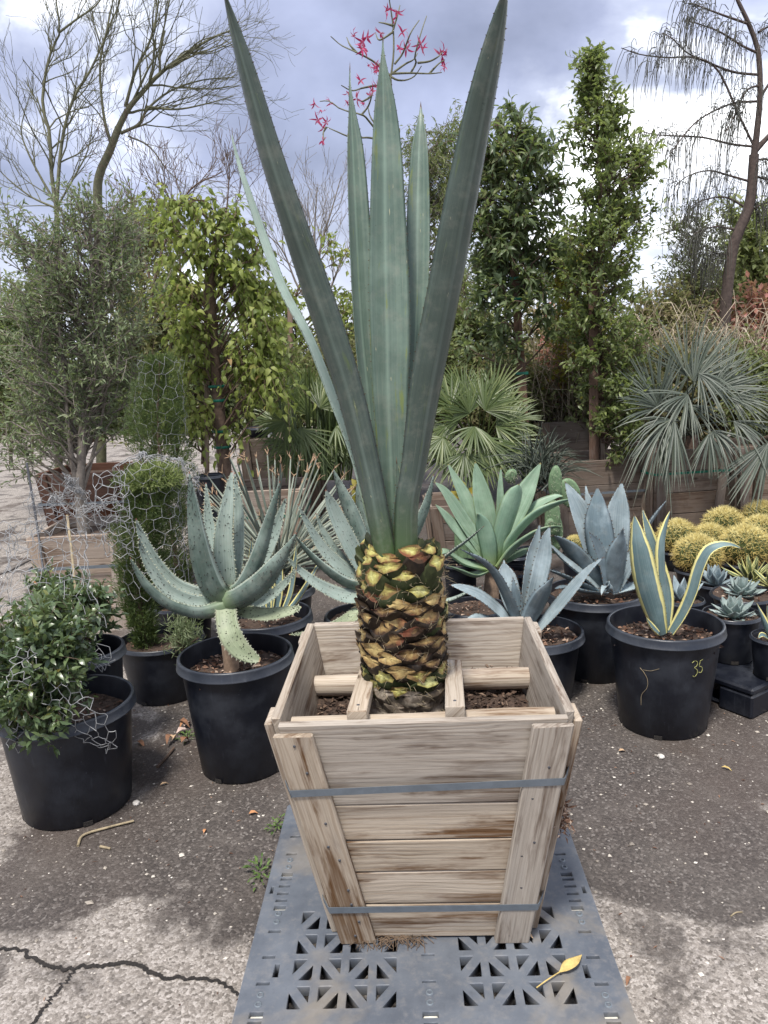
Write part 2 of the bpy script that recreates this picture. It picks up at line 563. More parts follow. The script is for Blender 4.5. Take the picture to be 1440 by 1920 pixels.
def wood(name, light, dark, stain, stain_amt=.72, rough=.85, grain=1.0):
    t = NT(name)
    uv = t.uv()
    warp = t.noise(t.scalev(uv, (2.2, 7, 1)), 1.0, 3, .5)
    sx = t.n('SeparateXYZ', {0: uv})
    vv = t.math('ADD', sx.outputs[1], t.math('MULTIPLY', warp, .055))
    vec = t.n('CombineXYZ', {0: sx.outputs[0], 1: vv, 2: 0.0}).outputs[0]
    rings = t.n('TexWave', {'Vector': t.scalev(vec, (.22, 1, 1)), 'Scale': 24.0, 'Distortion': 4.5, 'Detail': 3, 'Detail Scale': .9, 'Detail Roughness': .6}, bands_direction='Y').outputs[1]
    rmask = t.mr(t.noise(t.scalev(uv, (1.6, 6, 1), (9, 4, 0)), 1.0, 3, .6), .40, .62, .15, 1.0)
    rings = t.math('MULTIPLY', rings, rmask)
    fib = t.noise(t.scalev(uv, (5, 240, 1)), 1.0, 5, .7)
    fib2 = t.noise(t.scalev(uv, (1.5, 36, 1), (5, 1, 0)), 1.0, 4, .6)
    col = t.mix(t.math('MULTIPLY', t.mr(rings, .5, .95), .6), c4(light), c4(dark))
    mid = t.noise(t.scalev(vec, (1.3, 95, 1), (4, 6, 0)), 1.0, 4, .6, .15)
    col = t.mix(t.math('MULTIPLY', t.mr(mid, .52, .66), t.mr(t.noise(t.scalev(uv, (1.1, 5, 1), (1, 2, 0)), 1.0, 2, .5), .35, .65, .15, .75)), col, c4(dark))
    col = t.mix(t.math('MULTIPLY', t.mr(fib, .45, .72), .5), col, c4([x * .55 for x in dark]))
    col = t.mix(t.math('MULTIPLY', t.mr(fib2, .45, .7), .4), col, c4([min(1, x * 1.28 + .02) for x in light]))
    # weather stains, brown and soft, and dark knots
    sn = t.noise(t.scalev(uv, (2.6, 13, 1), (2, 9, 0)), 1.0, 5, .65, .3)
    sm = t.math('MULTIPLY', t.mr(sn, .47, .62, smooth=True), t.mr(t.noise(t.scalev(uv, (2, 55, 1), (8, 2, 0)), 1.0, 4, .6), .38, .6, .22, 1.0))
    col = t.mix(t.math('MULTIPLY', sm, stain_amt), col, c4(stain))
    gr = t.noise(t.scalev(uv, (6, 16, 1), (7, 3, 0)), 1.0, 5, .7)
    col = t.mix(t.math('MULTIPLY', t.mr(gr, .55, .75), .22), col, (.30, .295, .29, 1))
    oi = t.n('ObjectInfo').outputs['Random']
    hs = t.n('HueSaturation', {'Saturation': t.mr(oi, 0, 1, .85, 1.25), 'Value': t.mr(t.math('FRACT', t.math('MULTIPLY', oi, 7.3)), 0, 1, .80, 1.12), 'Color': col})
    col = hs.outputs[0]
    vo = t.n('TexVoronoi', {'Vector': t.scalev(uv, (4.2, 7.5, 1)), 'Scale': 1.0, 'Randomness': 1.0})
    kn = t.mr(vo.outputs['Distance'], .07, .13, 1, 0)
    pick = t.math('GREATER_THAN', t.n('SeparateXYZ', {0: vo.outputs['Color']}).outputs[0], .50)
    col = t.mix(t.math('MULTIPLY', t.math('MULTIPLY', kn, pick), .8), col, c4([x * .45 for x in stain]))
    cr = t.noise(t.scalev(uv, (2.2, 120, 1), (1, 8, 0)), 1.0, 2, .5)
    crk = t.mr(cr, .73, .76)
    col = t.mix(t.math('MULTIPLY', crk, .7), col, (.03, .022, .016, 1))
    h = t.math('SUBTRACT', t.math('ADD', t.math('MULTIPLY', fib, .6), t.math('MULTIPLY', rings, -.35)), crk)
    return t.out(t.princ(col, rough, t.bump(h, .55 * grain, .0022), spec=.25))


def plastic(name, col, dust, rough=.42, amt=.35, scale=6.0, streak=True):
    t = NT(name)
    o = t.obj()
    n_ = t.noise(o, scale, 6, .65)
    c = t.mix(t.math('MULTIPLY', t.mr(n_, .45, .75), amt), c4(col), c4(dust))
    s2 = t.noise(t.scalev(o, (90, 90, 5)), 1.0, 3, .6)
    c = t.mix(t.math('MULTIPLY', t.mr(s2, .62, .75), .20), c, c4([min(1, x * 1.6) for x in dust]))
    sc = t.noise(o, 55.0, 3, .7)
    c = t.mix(t.math('MULTIPLY', t.mr(sc, .70, .76), .55), c, c4([min(1, x * 2.2) for x in dust]))
    r = t.mr(n_, .3, .75, rough - .06, rough + .25)
    return t.out(t.princ(c, r, t.bump(t.math('ADD', n_, t.math('MULTIPLY', s2, .3)), .12, .004), spec=.45))


def plain(name, col, rough=.6, var=.3, scale=40, metal=0.0, spec=.4, bumpy=.2):
    t = NT(name)
    n_ = t.noise(t.obj(), scale, 5, .65)
    c = t.mix(t.mr(n_, .3, .7), c4([x * (1 - var) for x in col]), c4([min(1, x * (1 + var)) for x in col]))
    return t.out(t.princ(c, rough, t.bump(n_, bumpy, .004), spec=spec, metal=metal))


def tinted(name, stops, rough=.7, spec=.3):
    t = NT(name)
    n_ = t.noise(t.obj(), 60, 4, .6)
    v = t.math('ADD', t.tint(), t.math('MULTIPLY', t.math('SUBTRACT', n_, .5), .25), clamp=True)
    return t.out(t.princ(t.ramp(v, stops), rough, spec=spec))


M = {}
M['wood'] = wood('crate_wood', (.425, .368, .302), (.175, .118, .072), (.085, .038, .013), .9)
M['wood_old'] = wood('old_box_wood', (.20, .16, .13), (.115, .085, .066), (.075, .042, .028))
M['wood_red'] = wood('dark_red_box_wood', (.085, .042, .028), (.05, .024, .017), (.03, .016, .012))
M['wood_grey'] = wood('grey_box_wood', (.36, .30, .25), (.20, .155, .12), (.12, .07, .042))
M['stake'] = wood('stake_wood', (.115, .07, .048), (.07, .04, .028), (.045, .025, .017))
M['stake_pale'] = wood('pale_stake_wood', (.26, .175, .12), (.17, .105, .07), (.11, .06, .04))
M['pot'] = plastic('pot_plastic', (.0062, .0078, .0132), (.042, .048, .060), rough=.36, amt=.6)
M['rim'] = plastic('pot_rim_plastic', (.020, .024, .033), (.075, .083, .096), rough=.32, amt=.5)
M['strap'] = plain('strap_band', (.115, .135, .155), .45, .15, 30, spec=.5)
M['pallet'] = None
M['wire'] = plain('galvanised_wire', (.31, .315, .32), .5, .3, 30, metal=.3)
M['dark_metal'] = plain('rod_metal', (.06, .062, .07), .5, .3, 30)
M['tie'] = plain('green_tie', (.0, .10, .065), .5, .2, 20)
M['soil'] = plain('potting_soil', (.055, .036, .026), .95, .5, 70, bumpy=.8)
M['bark'] = tinted('bark_chips', [(0, (.04, .02, .014)), (.35, (.12, .06, .036)), (.7, (.23, .14, .095)), (1, (.46, .36, .28))], .85)
M['darkbark'] = tinted('dark_bark_chips', [(0, (.02, .012, .009)), (.5, (.055, .034, .024)), (.85, (.12, .078, .055)), (1, (.25, .18, .13))], .9)
M['gravelchip'] = tinted('stone_chips', [(0, (.16, .14, .12)), (.5, (.36, .32, .27)), (1, (.62, .58, .52))], .85)
M['trunk_grey'] = plain('grey_bark', (.20, .175, .15), .9, .35, 35, bumpy=.6)
M['trunk_brown'] = plain('brown_bark', (.11, .075, .055), .9, .4, 35, bumpy=.6)
M['trunk_dark'] = plain('dark_bark', (.07, .052, .045), .9, .4, 35, bumpy=.6)
M['trunk_green'] = plain('green_grey_bark', (.125, .125, .075), .8, .3, 25, bumpy=.4)


# ------------------------------------------------------------------ ground
def asphalt():
    t = NT('asphalt')
    o = t.obj()
    sx = t.n('SeparateXYZ', {0: o}); X, Y = sx.outputs[0], sx.outputs[1]
    n1_ = t.noise(o, 1.5, 6, .62, .6)
    n2_ = t.noise(o, 6.0, 5, .62)
    # water-darkened zone that runs under the rows of pots, with ragged borders
    f = t.math('MINIMUM', t.math('ADD', X, 1.36), t.math('SUBTRACT', Y, t.math('ADD', 1.98, t.math('MULTIPLY', X, -.05))))
    f = t.math('MINIMUM', f, t.math('SUBTRACT', 3.0, X))
    f = t.math('ADD', f, t.math('MULTIPLY', t.math('SUBTRACT', n1_, .5), 2.3))
    f = t.math('ADD', f, t.math('MULTIPLY', t.math('SUBTRACT', n2_, .5), .55))
    wet = t.mr(f, -.08, .16, smooth=True)
    # loose mottles of dirt on the dry part
    mot = t.math('MULTIPLY', t.mr(t.noise(o, 2.6, 6, .65, .8), .50, .60, smooth=True), .85)
    wet = t.math('MAXIMUM', wet, mot)
    vor = t.n('TexVoronoi', {'Vector': o, 'Scale': 120.0, 'Randomness': 1.0})
    cs = t.n('SeparateXYZ', {0: vor.outputs['Color']})
    vor2 = t.n('TexVoronoi', {'Vector': o, 'Scale': 62.0, 'Randomness': 1.0})
    cs2 = t.n('SeparateXYZ', {0: vor2.outputs['Color']})
    fine = t.noise(o, 210, 3, .7)
    dry = t.ramp(cs.outputs[0], [(0, (.15, .132, .115)), (.3, (.265, .235, .208)), (.7, (.35, .316, .284)), (1, (.47, .43, .395))])
    dark = t.ramp(cs.outputs[1], [(0, (.048, .041, .037)), (.55, (.080, .068, .061)), (.86, (.112, .096, .086)), (1, (.20, .18, .165))])
    brown = t.noise(o, .9, 3, .5)
    dark = t.mix(t.mr(brown, .45, .6, 0, .55), dark, (.085, .064, .054, 1))
    pale = t.mr(t.noise(o, 3.7, 6, .65, .5), .46, .64, .0, .40)
    dark = t.mix(pale, dark, t.mix(.6, dark, (.165, .145, .128, 1)))
    col = t.mix(wet, dry, dark)
    chip = t.math('MULTIPLY', t.mr(vor2.outputs['Distance'], .20, .32, 1, 0), t.math('GREATER_THAN', cs2.outputs[0], .84))
    col = t.mix(t.math('MULTIPLY', chip, t.mr(cs2.outputs[1], 0, 1, .35, .95)), col, t.ramp(cs2.outputs[2], [(0, (.10, .088, .076)), (.5, (.19, .17, .15)), (1, (.38, .35, .32))]))
    col = t.mix(t.mr(fine, .35, .62, .45, 0), col, (.03, .027, .024, 1))
    soil = t.math('MULTIPLY', t.mr(t.noise(o, 2.2, 5, .6), .54, .64), t.mr(Y, 2.6, 3.2, 0, .85))
    col = t.mix(soil, col, (.058, .042, .033, 1))
    h = t.math('ADD', t.math('MULTIPLY', vor.outputs['Distance'], -.7), t.math('MULTIPLY', fine, .8))
    h = t.math('ADD', h, t.math('MULTIPLY', n2_, .6))
    return t.out(t.princ(col, t.mr(wet, 0, 1, .88, .70), t.bump(h, .55, .006), spec=.3))


M['asphalt'] = asphalt()
mb = MB()
gx = np.concatenate(([-160, -60, -25, -12], np.linspace(-6, 6, 41), [12, 25, 60, 160]))
gy = np.concatenate(([-60, -20, -6], np.linspace(-1, 12, 45), [20, 40, 90, 240]))
XX, YY = np.meshgrid(gx, gy)
ZZ = np.zeros_like(XX)
V = np.stack((XX, YY, ZZ), -1).reshape(-1, 3)
nx = len(gx)
q = np.array([[j * nx + i, j * nx + i + 1, (j + 1) * nx + i + 1, (j + 1) * nx + i] for j in range(len(gy) - 1) for i in range(nx - 1)])
mb.add(V, q)
mb.build('ground', M['asphalt'], kind='structure')

# the crack: a ragged strip of dark grit, one sheet above the asphalt
M['grit'] = plain('crack_grit', (.022, .019, .017), .95, .5, 120, bumpy=.9)


def crack(pts, w0):
    NK = 260
    P = smooth_curve([gnd(*p) for p in pts], NK)
    mb = MB()
    T = unit(np.gradient(P, axis=0)); S = np.stack((-T[:, 1], T[:, 0], 0 * T[:, 0]), -1)
    jl = np.array([mnoise.noise(Vector((a * 19.0, 1.0, w0))) + .8 * mnoise.noise(Vector((a * 61.0, 4.0, w0))) for a in np.linspace(0, 6, NK)])
    jr = np.array([mnoise.noise(Vector((a * 17.0, 7.0, w0))) + .8 * mnoise.noise(Vector((a * 57.0, 8.0, w0))) for a in np.linspace(0, 6, NK)])
    mid = np.array([mnoise.noise(Vector((a * 5.0, 3.0, w0))) for a in np.linspace(0, 6, NK)])
    P = P + S * (mid * .018)[:, None]
    env = w0 * (.45 + .55 * np.sin(np.linspace(.35, 2.9, NK)))
    a = P + S * (env * (1 + .8 * jl))[:, None]; b = P - S * (env * (1 + .8 * jr))[:, None]
    a[:, 2] = b[:, 2] = .004
    V = np.stack((a, b), 1).reshape(-1, 3)
    q = np.array([[2 * i, 2 * i + 1, 2 * i + 3, 2 * i + 2] for i in range(NK - 1)])
    mb.add(V, q)
    return mb.build('pavement_crack', M['grit'], kind='structure')


crack([(-30, 1778), (40, 1785), (95, 1815), (160, 1815), (245, 1808), (310, 1835), (400, 1838), (446, 1868)], .0065)
crack([(140, 1822), (100, 1870), (60, 1925), (30, 1990)], .0045)
crack([(-40, 1092), (20, 1070), (60, 1050), (120, 1032)], .012)

# ------------------------------------------------------------------ pallet of grey plastic
t = NT('pallet_plastic')
o_ = t.obj()
a_ = t.noise(o_, 5.0, 6, .65); b_ = t.noise(o_, 38, 5, .7); d_ = t.noise(o_, 2.4, 5, .6, .4)
col_ = t.mix(t.mr(a_, .35, .7), (.075, .086, .105, 1), (.13, .145, .168, 1))
col_ = t.mix(t.math('MULTIPLY', t.mr(d_, .48, .62, smooth=True), .7), col_, (.20, .175, .14, 1))
col_ = t.mix(t.mr(b_, .5, .75, 0, .45), col_, (.22, .21, .20, 1))
col_ = t.mix(t.mr(b_, .2, .42, .5, 0), col_, (.05, .055, .065, 1))
M['pallet'] = t.out(t.princ(col_, t.mr(a_, .3, .7, .4, .62), t.bump(t.math('ADD', a_, t.math('MULTIPLY', b_, .4)), .2, .004), spec=.45))
M['pale_plug'] = plain('pale_plug', (.55, .53, .46), .7, .2, 60)

PY = math.radians(-1.8)
P0 = np.array((.0555, 1.463, 0.0))   # a point on the pallet's long axis
DECK = 0.14


def pal(x, y):
    """pallet axis coordinates -> world xy (y counted like world Y)"""
    dy = y - 1.463
    c, s = math.cos(PY), math.sin(PY)
    return (P0[0] + x * c - dy * s, 1.463 + x * s + dy * c)


def fill(polys, z, half, bevel=.0):
    """2D outline with holes -> slab mesh"""
    cu = bpy.data.curves.new('deck', 'CURVE')
    cu.dimensions = '2D'
    cu.fill_mode = 'BOTH'
    cu.extrude = half
    cu.bevel_depth = bevel
    cu.bevel_resolution = 1
    for poly in polys:
        s = cu.splines.new('POLY')
        s.points.add(len(poly) - 1)
        for p, (x, y) in zip(s.points, poly):
            p.co = (x, y, 0, 1)
        s.use_cyclic_u = True
    o = bpy.data.objects.new('deck', cu)
    COL.objects.link(o)
    dg = bpy.context.evaluated_depsgraph_get()
    me = bpy.data.meshes.new_from_object(o.evaluated_get(dg))
    bpy.data.objects.remove(o)
    me.transform(Matrix.Translation((0, 0, z)))
    return me


def rpoly(poly, r=.005):
    """round the corners of a small polygon with two points each"""
    out = []
    n = len(poly)
    for i in range(n):
        p = np.array(poly[i]); a = np.array(poly[i - 1]); b = np.array(poly[(i + 1) % n])
        ua = (a - p) / np.linalg.norm(a - p); ub = (b - p) / np.linalg.norm(b - p)
        out += [tuple(p + ua * r), tuple(p + (ua + ub) * r * .22), tuple(p + ub * r)]
    return out


def yrow(py, px=805):
    p = gnd(px, py, DECK)
    c, s = math.cos(PY), math.sin(PY)
    return 1.463 + -(p[0] - P0[0]) * s + (p[1] - 1.463) * c


X0, X1, Ya, Yb = -.452, .452, 1.17, 2.36
polys = [[(X0, Ya), (X1, Ya), (X1, Yb - .02), (X1 - .02, Yb), (X0 + .02, Yb), (X0, Yb - .02)]]
rib = .0085


def cells(xa, xb, ya, yb, nx_, ny_, par):
    cw, ch = (xb - xa) / nx_, (yb - ya) / ny_
    for i in range(nx_):
        for j in range(ny_):
            x0, x1 = xa + i * cw + rib, xa + (i + 1) * cw - rib
            y0, y1 = ya + j * ch + rib, ya + (j + 1) * ch - rib
            g = rib * 1.7
            if (i + j + par) % 2:      # diagonal up to the right
                polys.append(rpoly([(x0, y0 + g), (x1 - g, y1), (x0, y1)]))
                polys.append(rpoly([(x0 + g, y0), (x1, y0), (x1, y1 - g)]))
            else:
                polys.append(rpoly([(x1, y0 + g), (x1, y1), (x0 + g, y1)]))
                polys.append(rpoly([(x0, y0), (x1 - g, y0), (x0, y1 - g)]))


ylo, yhi = yrow(1897, 645), yrow(1703, 660)
cells(-.345, -.07, ylo, yhi, 4, 4, 0)
cells(.066, .345, ylo, yhi, 4, 4, 0)
for side in (0, 1):
    cells(-.345 if not side else .066, -.07 if not side else .345, 2.0, 2.31, 4, 4, 0)
rings_, plugs_ = [], []


def slot(xc, yc, w=.036, h=.0135):
    polys.append([(xc - w / 2, yc - h / 2), (xc + w / 2, yc - h / 2), (xc + w / 2, yc + h / 2), (xc - w / 2, yc + h / 2)])


for xc in (-.402, .402):
    YR = (lambda py: yrow(py, 527 + (1702 - py) * .26)) if xc < 0 else (lambda py: yrow(py, 1072 + (py - 1640) * .35))
    for py in (1568, 1601, 1648, 1661, 1675, 1688, 1746, 1794, 1844):
        slot(xc, YR(py))
    for py in (1639, 1702, 1903):
        plugs_.append((xc, YR(py)))
        slot(xc, YR(py), .036, .021)
    slot(xc, YR(1918))
    rings_ += [(xc, YR(py)) for py in (1613, 1626, 1714, 1729, 1866, 1884)]
    slot(xc + (-.034 if xc < 0 else .034), YR(1668), .013, .032)
    slot(xc - (-.026 if xc < 0 else .026) , YR(1820), .017, .045)
for py in (1790, 1840, 1745, 1700):
    slot(-.002, yrow(py), .036, .010)
plugs_.append((-.002, yrow(1902))); slot(-.002, yrow(1902), .040, .021); slot(-.002, yrow(1919), .036, .010)
rings_ += [(-.002, yrow(py)) for py in (1861, 1880, 1730)]
polys = [[pal(*p) for p in poly] for poly in polys]
pallet = thing('plastic_pallet', 'grey plastic pallet with triangular holes lying under the wooden planter crate', 'pallet', (P0[0], 1.8, 0))
dk = fill(polys, DECK - .014, .012, .002)
dk.materials.append(M['pallet'])
link('deck', dk, pallet)
mb = MB()
for k, (xa, xb, ya, yb) in enumerate([(X0 + .004, X0 + .022, Ya, Yb - .03), (X1 - .022, X1 - .004, Ya, Yb - .03), (-.035, -.018, Ya, Yb - .03), (.018, .035, Ya, Yb - .03)]):
    # side walls with a fork opening: three feet under a lintel
    for (y0, y1, z0, z1) in [(ya, ya + .2, 0, .112), (ya + .2, ya + .5, .085, .112), (ya + .5, ya + .74, 0, .112), (ya + .74, yb - .2, .085, .112), (yb - .2, yb, 0, .112)]:
        c = [(*pal(x, y), z) for z in (z0, z1) for x, y in ((xa, y0), (xb, y0), (xb, y1), (xa, y1))]
        me = hexa(c, .003, None, M['pallet'], 'side_wall', None, link_it=False)
        link('side_wall', me, pallet)
for (x, y) in plugs_:
    c = [(*pal(x + a, y + b), z) for z in (DECK - .030, DECK - .012) for a, b in ((-.0165, -.009), (.0165, -.009), (.0165, .009), (-.0165, .009))]
    link('plug', hexa(c, .002, None, M['pale_plug'], 'plug', None, link_it=False), pallet)
mb = MB()
lathe(mb, [(.0052, 0), (.0052, .0026), (.0085, .0026), (.0092, 0)], 14)
rme = mb.mesh('boss', M['strap'])
mb = MB(); lathe(mb, [(.0001, .0008), (.0056, .0008)], 14); 
for (x, y) in rings_:
    link('boss', rme, pallet, loc=(pal(x, y)[0] - P0[0], pal(x, y)[1] - 1.8, DECK - .0002), local=True)

# ------------------------------------------------------------------ the wooden planter crate
CX, CY, CZ = .091, 1.968, DECK + .004
CR = math.radians(-2.35)
HB, HT, CH = .2245, .3285, .650          # inner half width at the bottom and at the rim, height


def hw(h):
    return HB + (HT - HB) * h / CH


def cl(x, y, h, ):
    c, s = math.cos(CR), math.sin(CR)
    return (CX - .012 * h / CH + x * c - y * s, CY + x * s + y * c, CZ + h)


def face(k, u, h, d):
    """point on wall k (0 front, 1 right, 2 back, 3 left): u along, h up, d outward"""
    r = hw(h) + d
    return cl(*[(u, -r), (r, u), (-u, r), (-r, -u)][k], h)


crate = thing('planter_crate', 'big weathered wooden planter crate with two grey straps, standing on the grey plastic pallet', 'crate', (CX, CY, CZ))


def wallboard(name, k, ua0, ub0, ua1, ub1, h0, h1, d0, d1, mat=None, axis=None, jit=.0012, bev=.003):
    c = [face(k, ua0, h0, d0), face(k, ub0, h0, d0), face(k, ub0, h0, d1), face(k, ua0, h0, d1),
         face(k, ua1, h1, d0), face(k, ub1, h1, d0), face(k, ub1, h1, d1), face(k, ua1, h1, d1)]
    # order so that the ring is counter clockwise seen from below
    c = [c[i] for i in (3, 2, 1, 0, 7, 6, 5, 4)]
    ax = np.array(c[1]) - np.array(c[0]) if axis is None else np.array(c[4]) - np.array(c[0])
    return hexa(c, bev, ax, mat or M['wood'], name, crate, jit)


TH = .022
bounds = [0.0, .110, .214, .312, .418, .648]
for k in range(4):
    for a, b in zip(bounds[:-1], bounds[1:]):
        h0, h1 = a + .0012, b - .0012
        if k in (0, 2):
            e0, e1 = hw(h0) + .003, hw(h1) + .003
        else:
            e0, e1 = hw(h0) - .002, hw(h1) - .002
        if k in (1, 3) and b > .6:
            h1 += .006
        wallboard('plank', k, -e0, e0, -e1, e1, h0, h1, 0, TH)
for k in range(4):
    w_ = .088
    for sgn in (-1, 1):
        o0, o1 = hw(0) + (.014 if k in (0, 2) else TH + .004), hw(CH - .012) + (.014 if k in (0, 2) else TH + .004)
        if k in (1, 3):
            o0 -= .03; o1 -= .03
        ua, ub = sorted((sgn * o0, sgn * (o0 - w_))); va, vb = sorted((sgn * o1, sgn * (o1 - w_ - .004)))
        wallboard('cleat', k, ua, ub, va, vb, -.004, CH - (.022 if sgn < 0 else .012), TH + .001, TH + .021, axis='v', jit=.002)
# nail heads where the cleats are fixed
mb = MB(); lathe(mb, [(.0, .0012), (.0034, .0010), (.0036, -.002)], 8)
nail_me = mb.mesh('nail', M['dark_metal'])
for sgn in (-1, 1):
    for hh in (.03, .075, .13, .18, .23, .275, .32, .38, .44, .53, .60):
        if rng.random() < .4:
            continue
        p_ = face(0, sgn * (hw(hh) + .014 - .045 + rng.uniform(-.022, .022)), hh + rng.uniform(-.008, .008), TH + .0212)
        o = link('nail', nail_me, crate, local=True)
        o.location = np.array(p_) - np.array((CX, CY, CZ))
        o.rotation_euler = (math.radians(90), 0, 0)
# floor
hexa([cl(*p) for p in [(-HB, -HB, .0), (HB, -HB, .0), (HB, HB, .0), (-HB, HB, .0), (-HB, -HB, .018), (HB, -HB, .018), (HB, HB, .018), (-HB, HB, .018)]], .002, None, M['wood_old'], 'floor_board', crate)


def strap(h, tilt):
    mb = MB()
    d = TH + .0225
    P = []
    for k in range(4):
        r = hw(h) + (.0155 if k in (0, 2) else d)
        for u in np.linspace(-1, 1, 15):
            uu = u * r
            hh = h + tilt * (uu if k == 0 else (r if k == 1 else (-uu if k == 2 else -r)))
            dd = d if k in (0, 2) or abs(u) < .8 else .0155 + (d - .0155) * (1 - abs(u)) / .2 * .9
            P.append((np.array(face(k, uu, hh - .0095, dd)), np.array(face(k, uu, hh + .0095, dd)), np.array(face(k, uu, hh + .0095, dd + .0016)), np.array(face(k, uu, hh - .0095, dd + .0016))))
    V = np.array(P).reshape(-1, 3); n = len(P)
    q = [[i * 4 + a, i * 4 + (a + 1) % 4, ((i + 1) % n) * 4 + (a + 1) % 4, ((i + 1) % n) * 4 + a] for i in range(n) for a in range(4)]
    mb.add(V, q, smooth=False)
    mb.build('strap', M['strap'], crate)


strap(.480, .028)
strap(.115, .000)


def soil_disc(name, cx, cy, z, rx, mat, parent, chips=0, square=False, amp=.012, chipsize=.02, chipmat=None):
    mb = MB()
    n = 26
    g = np.linspace(-1, 1, n)
    A, B = np.meshgrid(g, g)
    if not square:
        # square grid wrapped onto a disc
        xx = A * np.sqrt(1 - B ** 2 / 2); yy = B * np.sqrt(1 - A ** 2 / 2)
    else:
        xx, yy = A, B
    xw, yw = cx + xx * rx, cy + yy * rx
    zz = np.array([[z + amp * mnoise.noise(Vector((x * 14, y * 14, z * 9))) + amp * .6 * mnoise.noise(Vector((x * 45, y * 45, 3))) for x, y in zip(r1, r2)] for r1, r2 in zip(xw, yw)])
    V = np.stack((xw, yw, zz), -1).reshape(-1, 3)
    q = np.array([[j * n + i, j * n + i + 1, (j + 1) * n + i + 1, (j + 1) * n + i] for j in range(n - 1) for i in range(n - 1)])
    mb.add(V, q)
    mb.build(name, mat, parent)
    if chips:
        mb = MB()
        m_ = chips
        if square:
            px_, py_ = rng.uniform(-1, 1, (2, m_)) * rx * .97
        else:
            r_ = np.sqrt(rng.uniform(0, 1, m_)) * rx * .97; a_ = rng.uniform(0, 6.283, m_)
            px_, py_ = r_ * np.cos(a_), r_ * np.sin(a_)
        zc = z + rng.uniform(-.003, .014, m_)
        D = unit(np.stack((rng.normal(size=m_), rng.normal(size=m_), rng.normal(size=m_) * .35), -1))
        Nn = unit(np.stack((rng.normal(size=m_) * .45, rng.normal(size=m_) * .45, np.ones(m_)), -1))
        leaf_cloud(mb, np.stack((cx + px_, cy + py_, zc), -1), D, Nn, rng.uniform(.5, 1.6, m_) * chipsize, rng.uniform(.35, .8, m_) * chipsize, rng.uniform(0, 1, m_), fold=.15, curl=.2)
        mb.build('mulch', chipmat or M['bark'], parent, kind='stuff')


sp = cl(0, 0, .488)
mb = MB()
soil_disc('soil', CX - .01, CY, sp[2], .302, M['soil'], crate, 2600, True, chipsize=.017, chipmat=M['darkbark'])


def log(u0, u1, y, h, r, half=False):
    mb = MB()
    P = np.array([cl(u, y + .003 * math.sin(u * 9), h + .003 * math.sin(u * 5)) for u in np.linspace(u0, u1, 14)])
    R = r * (1 + .06 * np.sin(np.linspace(0, 9, 14)))
    tubes(mb, P, R, 14, cap=True)
    # UV along the log in metres
    for i in range(len(mb.uv)):
        mb.uv[i] = mb.uv[i][:, ::-1] * np.array([1.0, .25]) + np.array([rng.uniform(0, 20), 3.0])
    mb.build('cross_log', M['wood'], crate)


log(-.312, .312, .140, .528, .030)
log(-.312, .312, -.270, .606, .024)
for px0, px1, w in ((692, 668, .047), (850, 853, .046)):
    a = at(px1, 1322, 1.655); b = at(px0, 1236, 2.10)
    zA, zB = CZ + .606 + .024 + .003, CZ + .528 + .030 + .008
    a[2] = zA; b[2] = zB
    d = unit(b - a); s = unit(np.cross(d, (0, 0, 1))) * w / 2; up = np.array((0, 0, .030))
    a = a - d * .0
    c = [a - s, a + s, b + s, b - s]
    slat = hexa([*c, *[p + up for p in c]], .002, d, M['wood'], 'support_slat', crate)
    mb = MB(); lathe(mb, [(.0, .0015), (.004, .0012), (.0042, -.002)], 10, c=a + d * .045 + up)
    link('nail', mb.mesh('nail', M['dark_metal']), crate)

# ------------------------------------------------------------------ the hero plant
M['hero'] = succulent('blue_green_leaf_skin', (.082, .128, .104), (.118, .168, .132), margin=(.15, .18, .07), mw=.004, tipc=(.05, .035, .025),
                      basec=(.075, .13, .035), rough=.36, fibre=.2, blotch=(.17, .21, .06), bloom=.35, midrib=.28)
M['hero_shaded'] = succulent('shaded_leaf_skin', (.044, .066, .056), (.062, .086, .071), margin=(.15, .18, .07), mw=.004, tipc=(.05, .035, .025),
                           basec=(.060, .105, .03), rough=.34, fibre=.2, blotch=(.085, .12, .05), bloom=.25, midrib=.30)  # same skin darkened: shade of the backlit undersides put into the colour
M['hero_lit'] = succulent('lit_leaf_skin', (.22, .31, .26), (.32, .40, .34), margin=(.12, .14, .07), mw=.004, tipc=(.05, .035, .025), basec=(.12, .17, .07), rough=.36, fibre=.2, bloom=.35)  # same skin lightened: light on the edge-lit leaf put into the colour
M['thorn'] = plain('brown_thorn', (.075, .045, .025), .6, .3, 60)
TX, TY = at(757, 1200, 1.955)[0], 1.955
hero = thing('giant_agave', 'giant agave with tall blue-green sword leaves on a scaly trunk, in the wooden crate', 'agave', (TX, TY, CZ + .55))


def hero_leaf(ctrl, Y, hint, mat, thick=.012, cup=.10, **kw):
    mb = MB()
    px_blade(mb, ctrl, Y, hint, thick, cup=cup, ns=11, K=40, teeth=.021, tooth=.0034, spine=.02, **kw)
    mb.build('leaf', [mat, M['thorn']], hero)


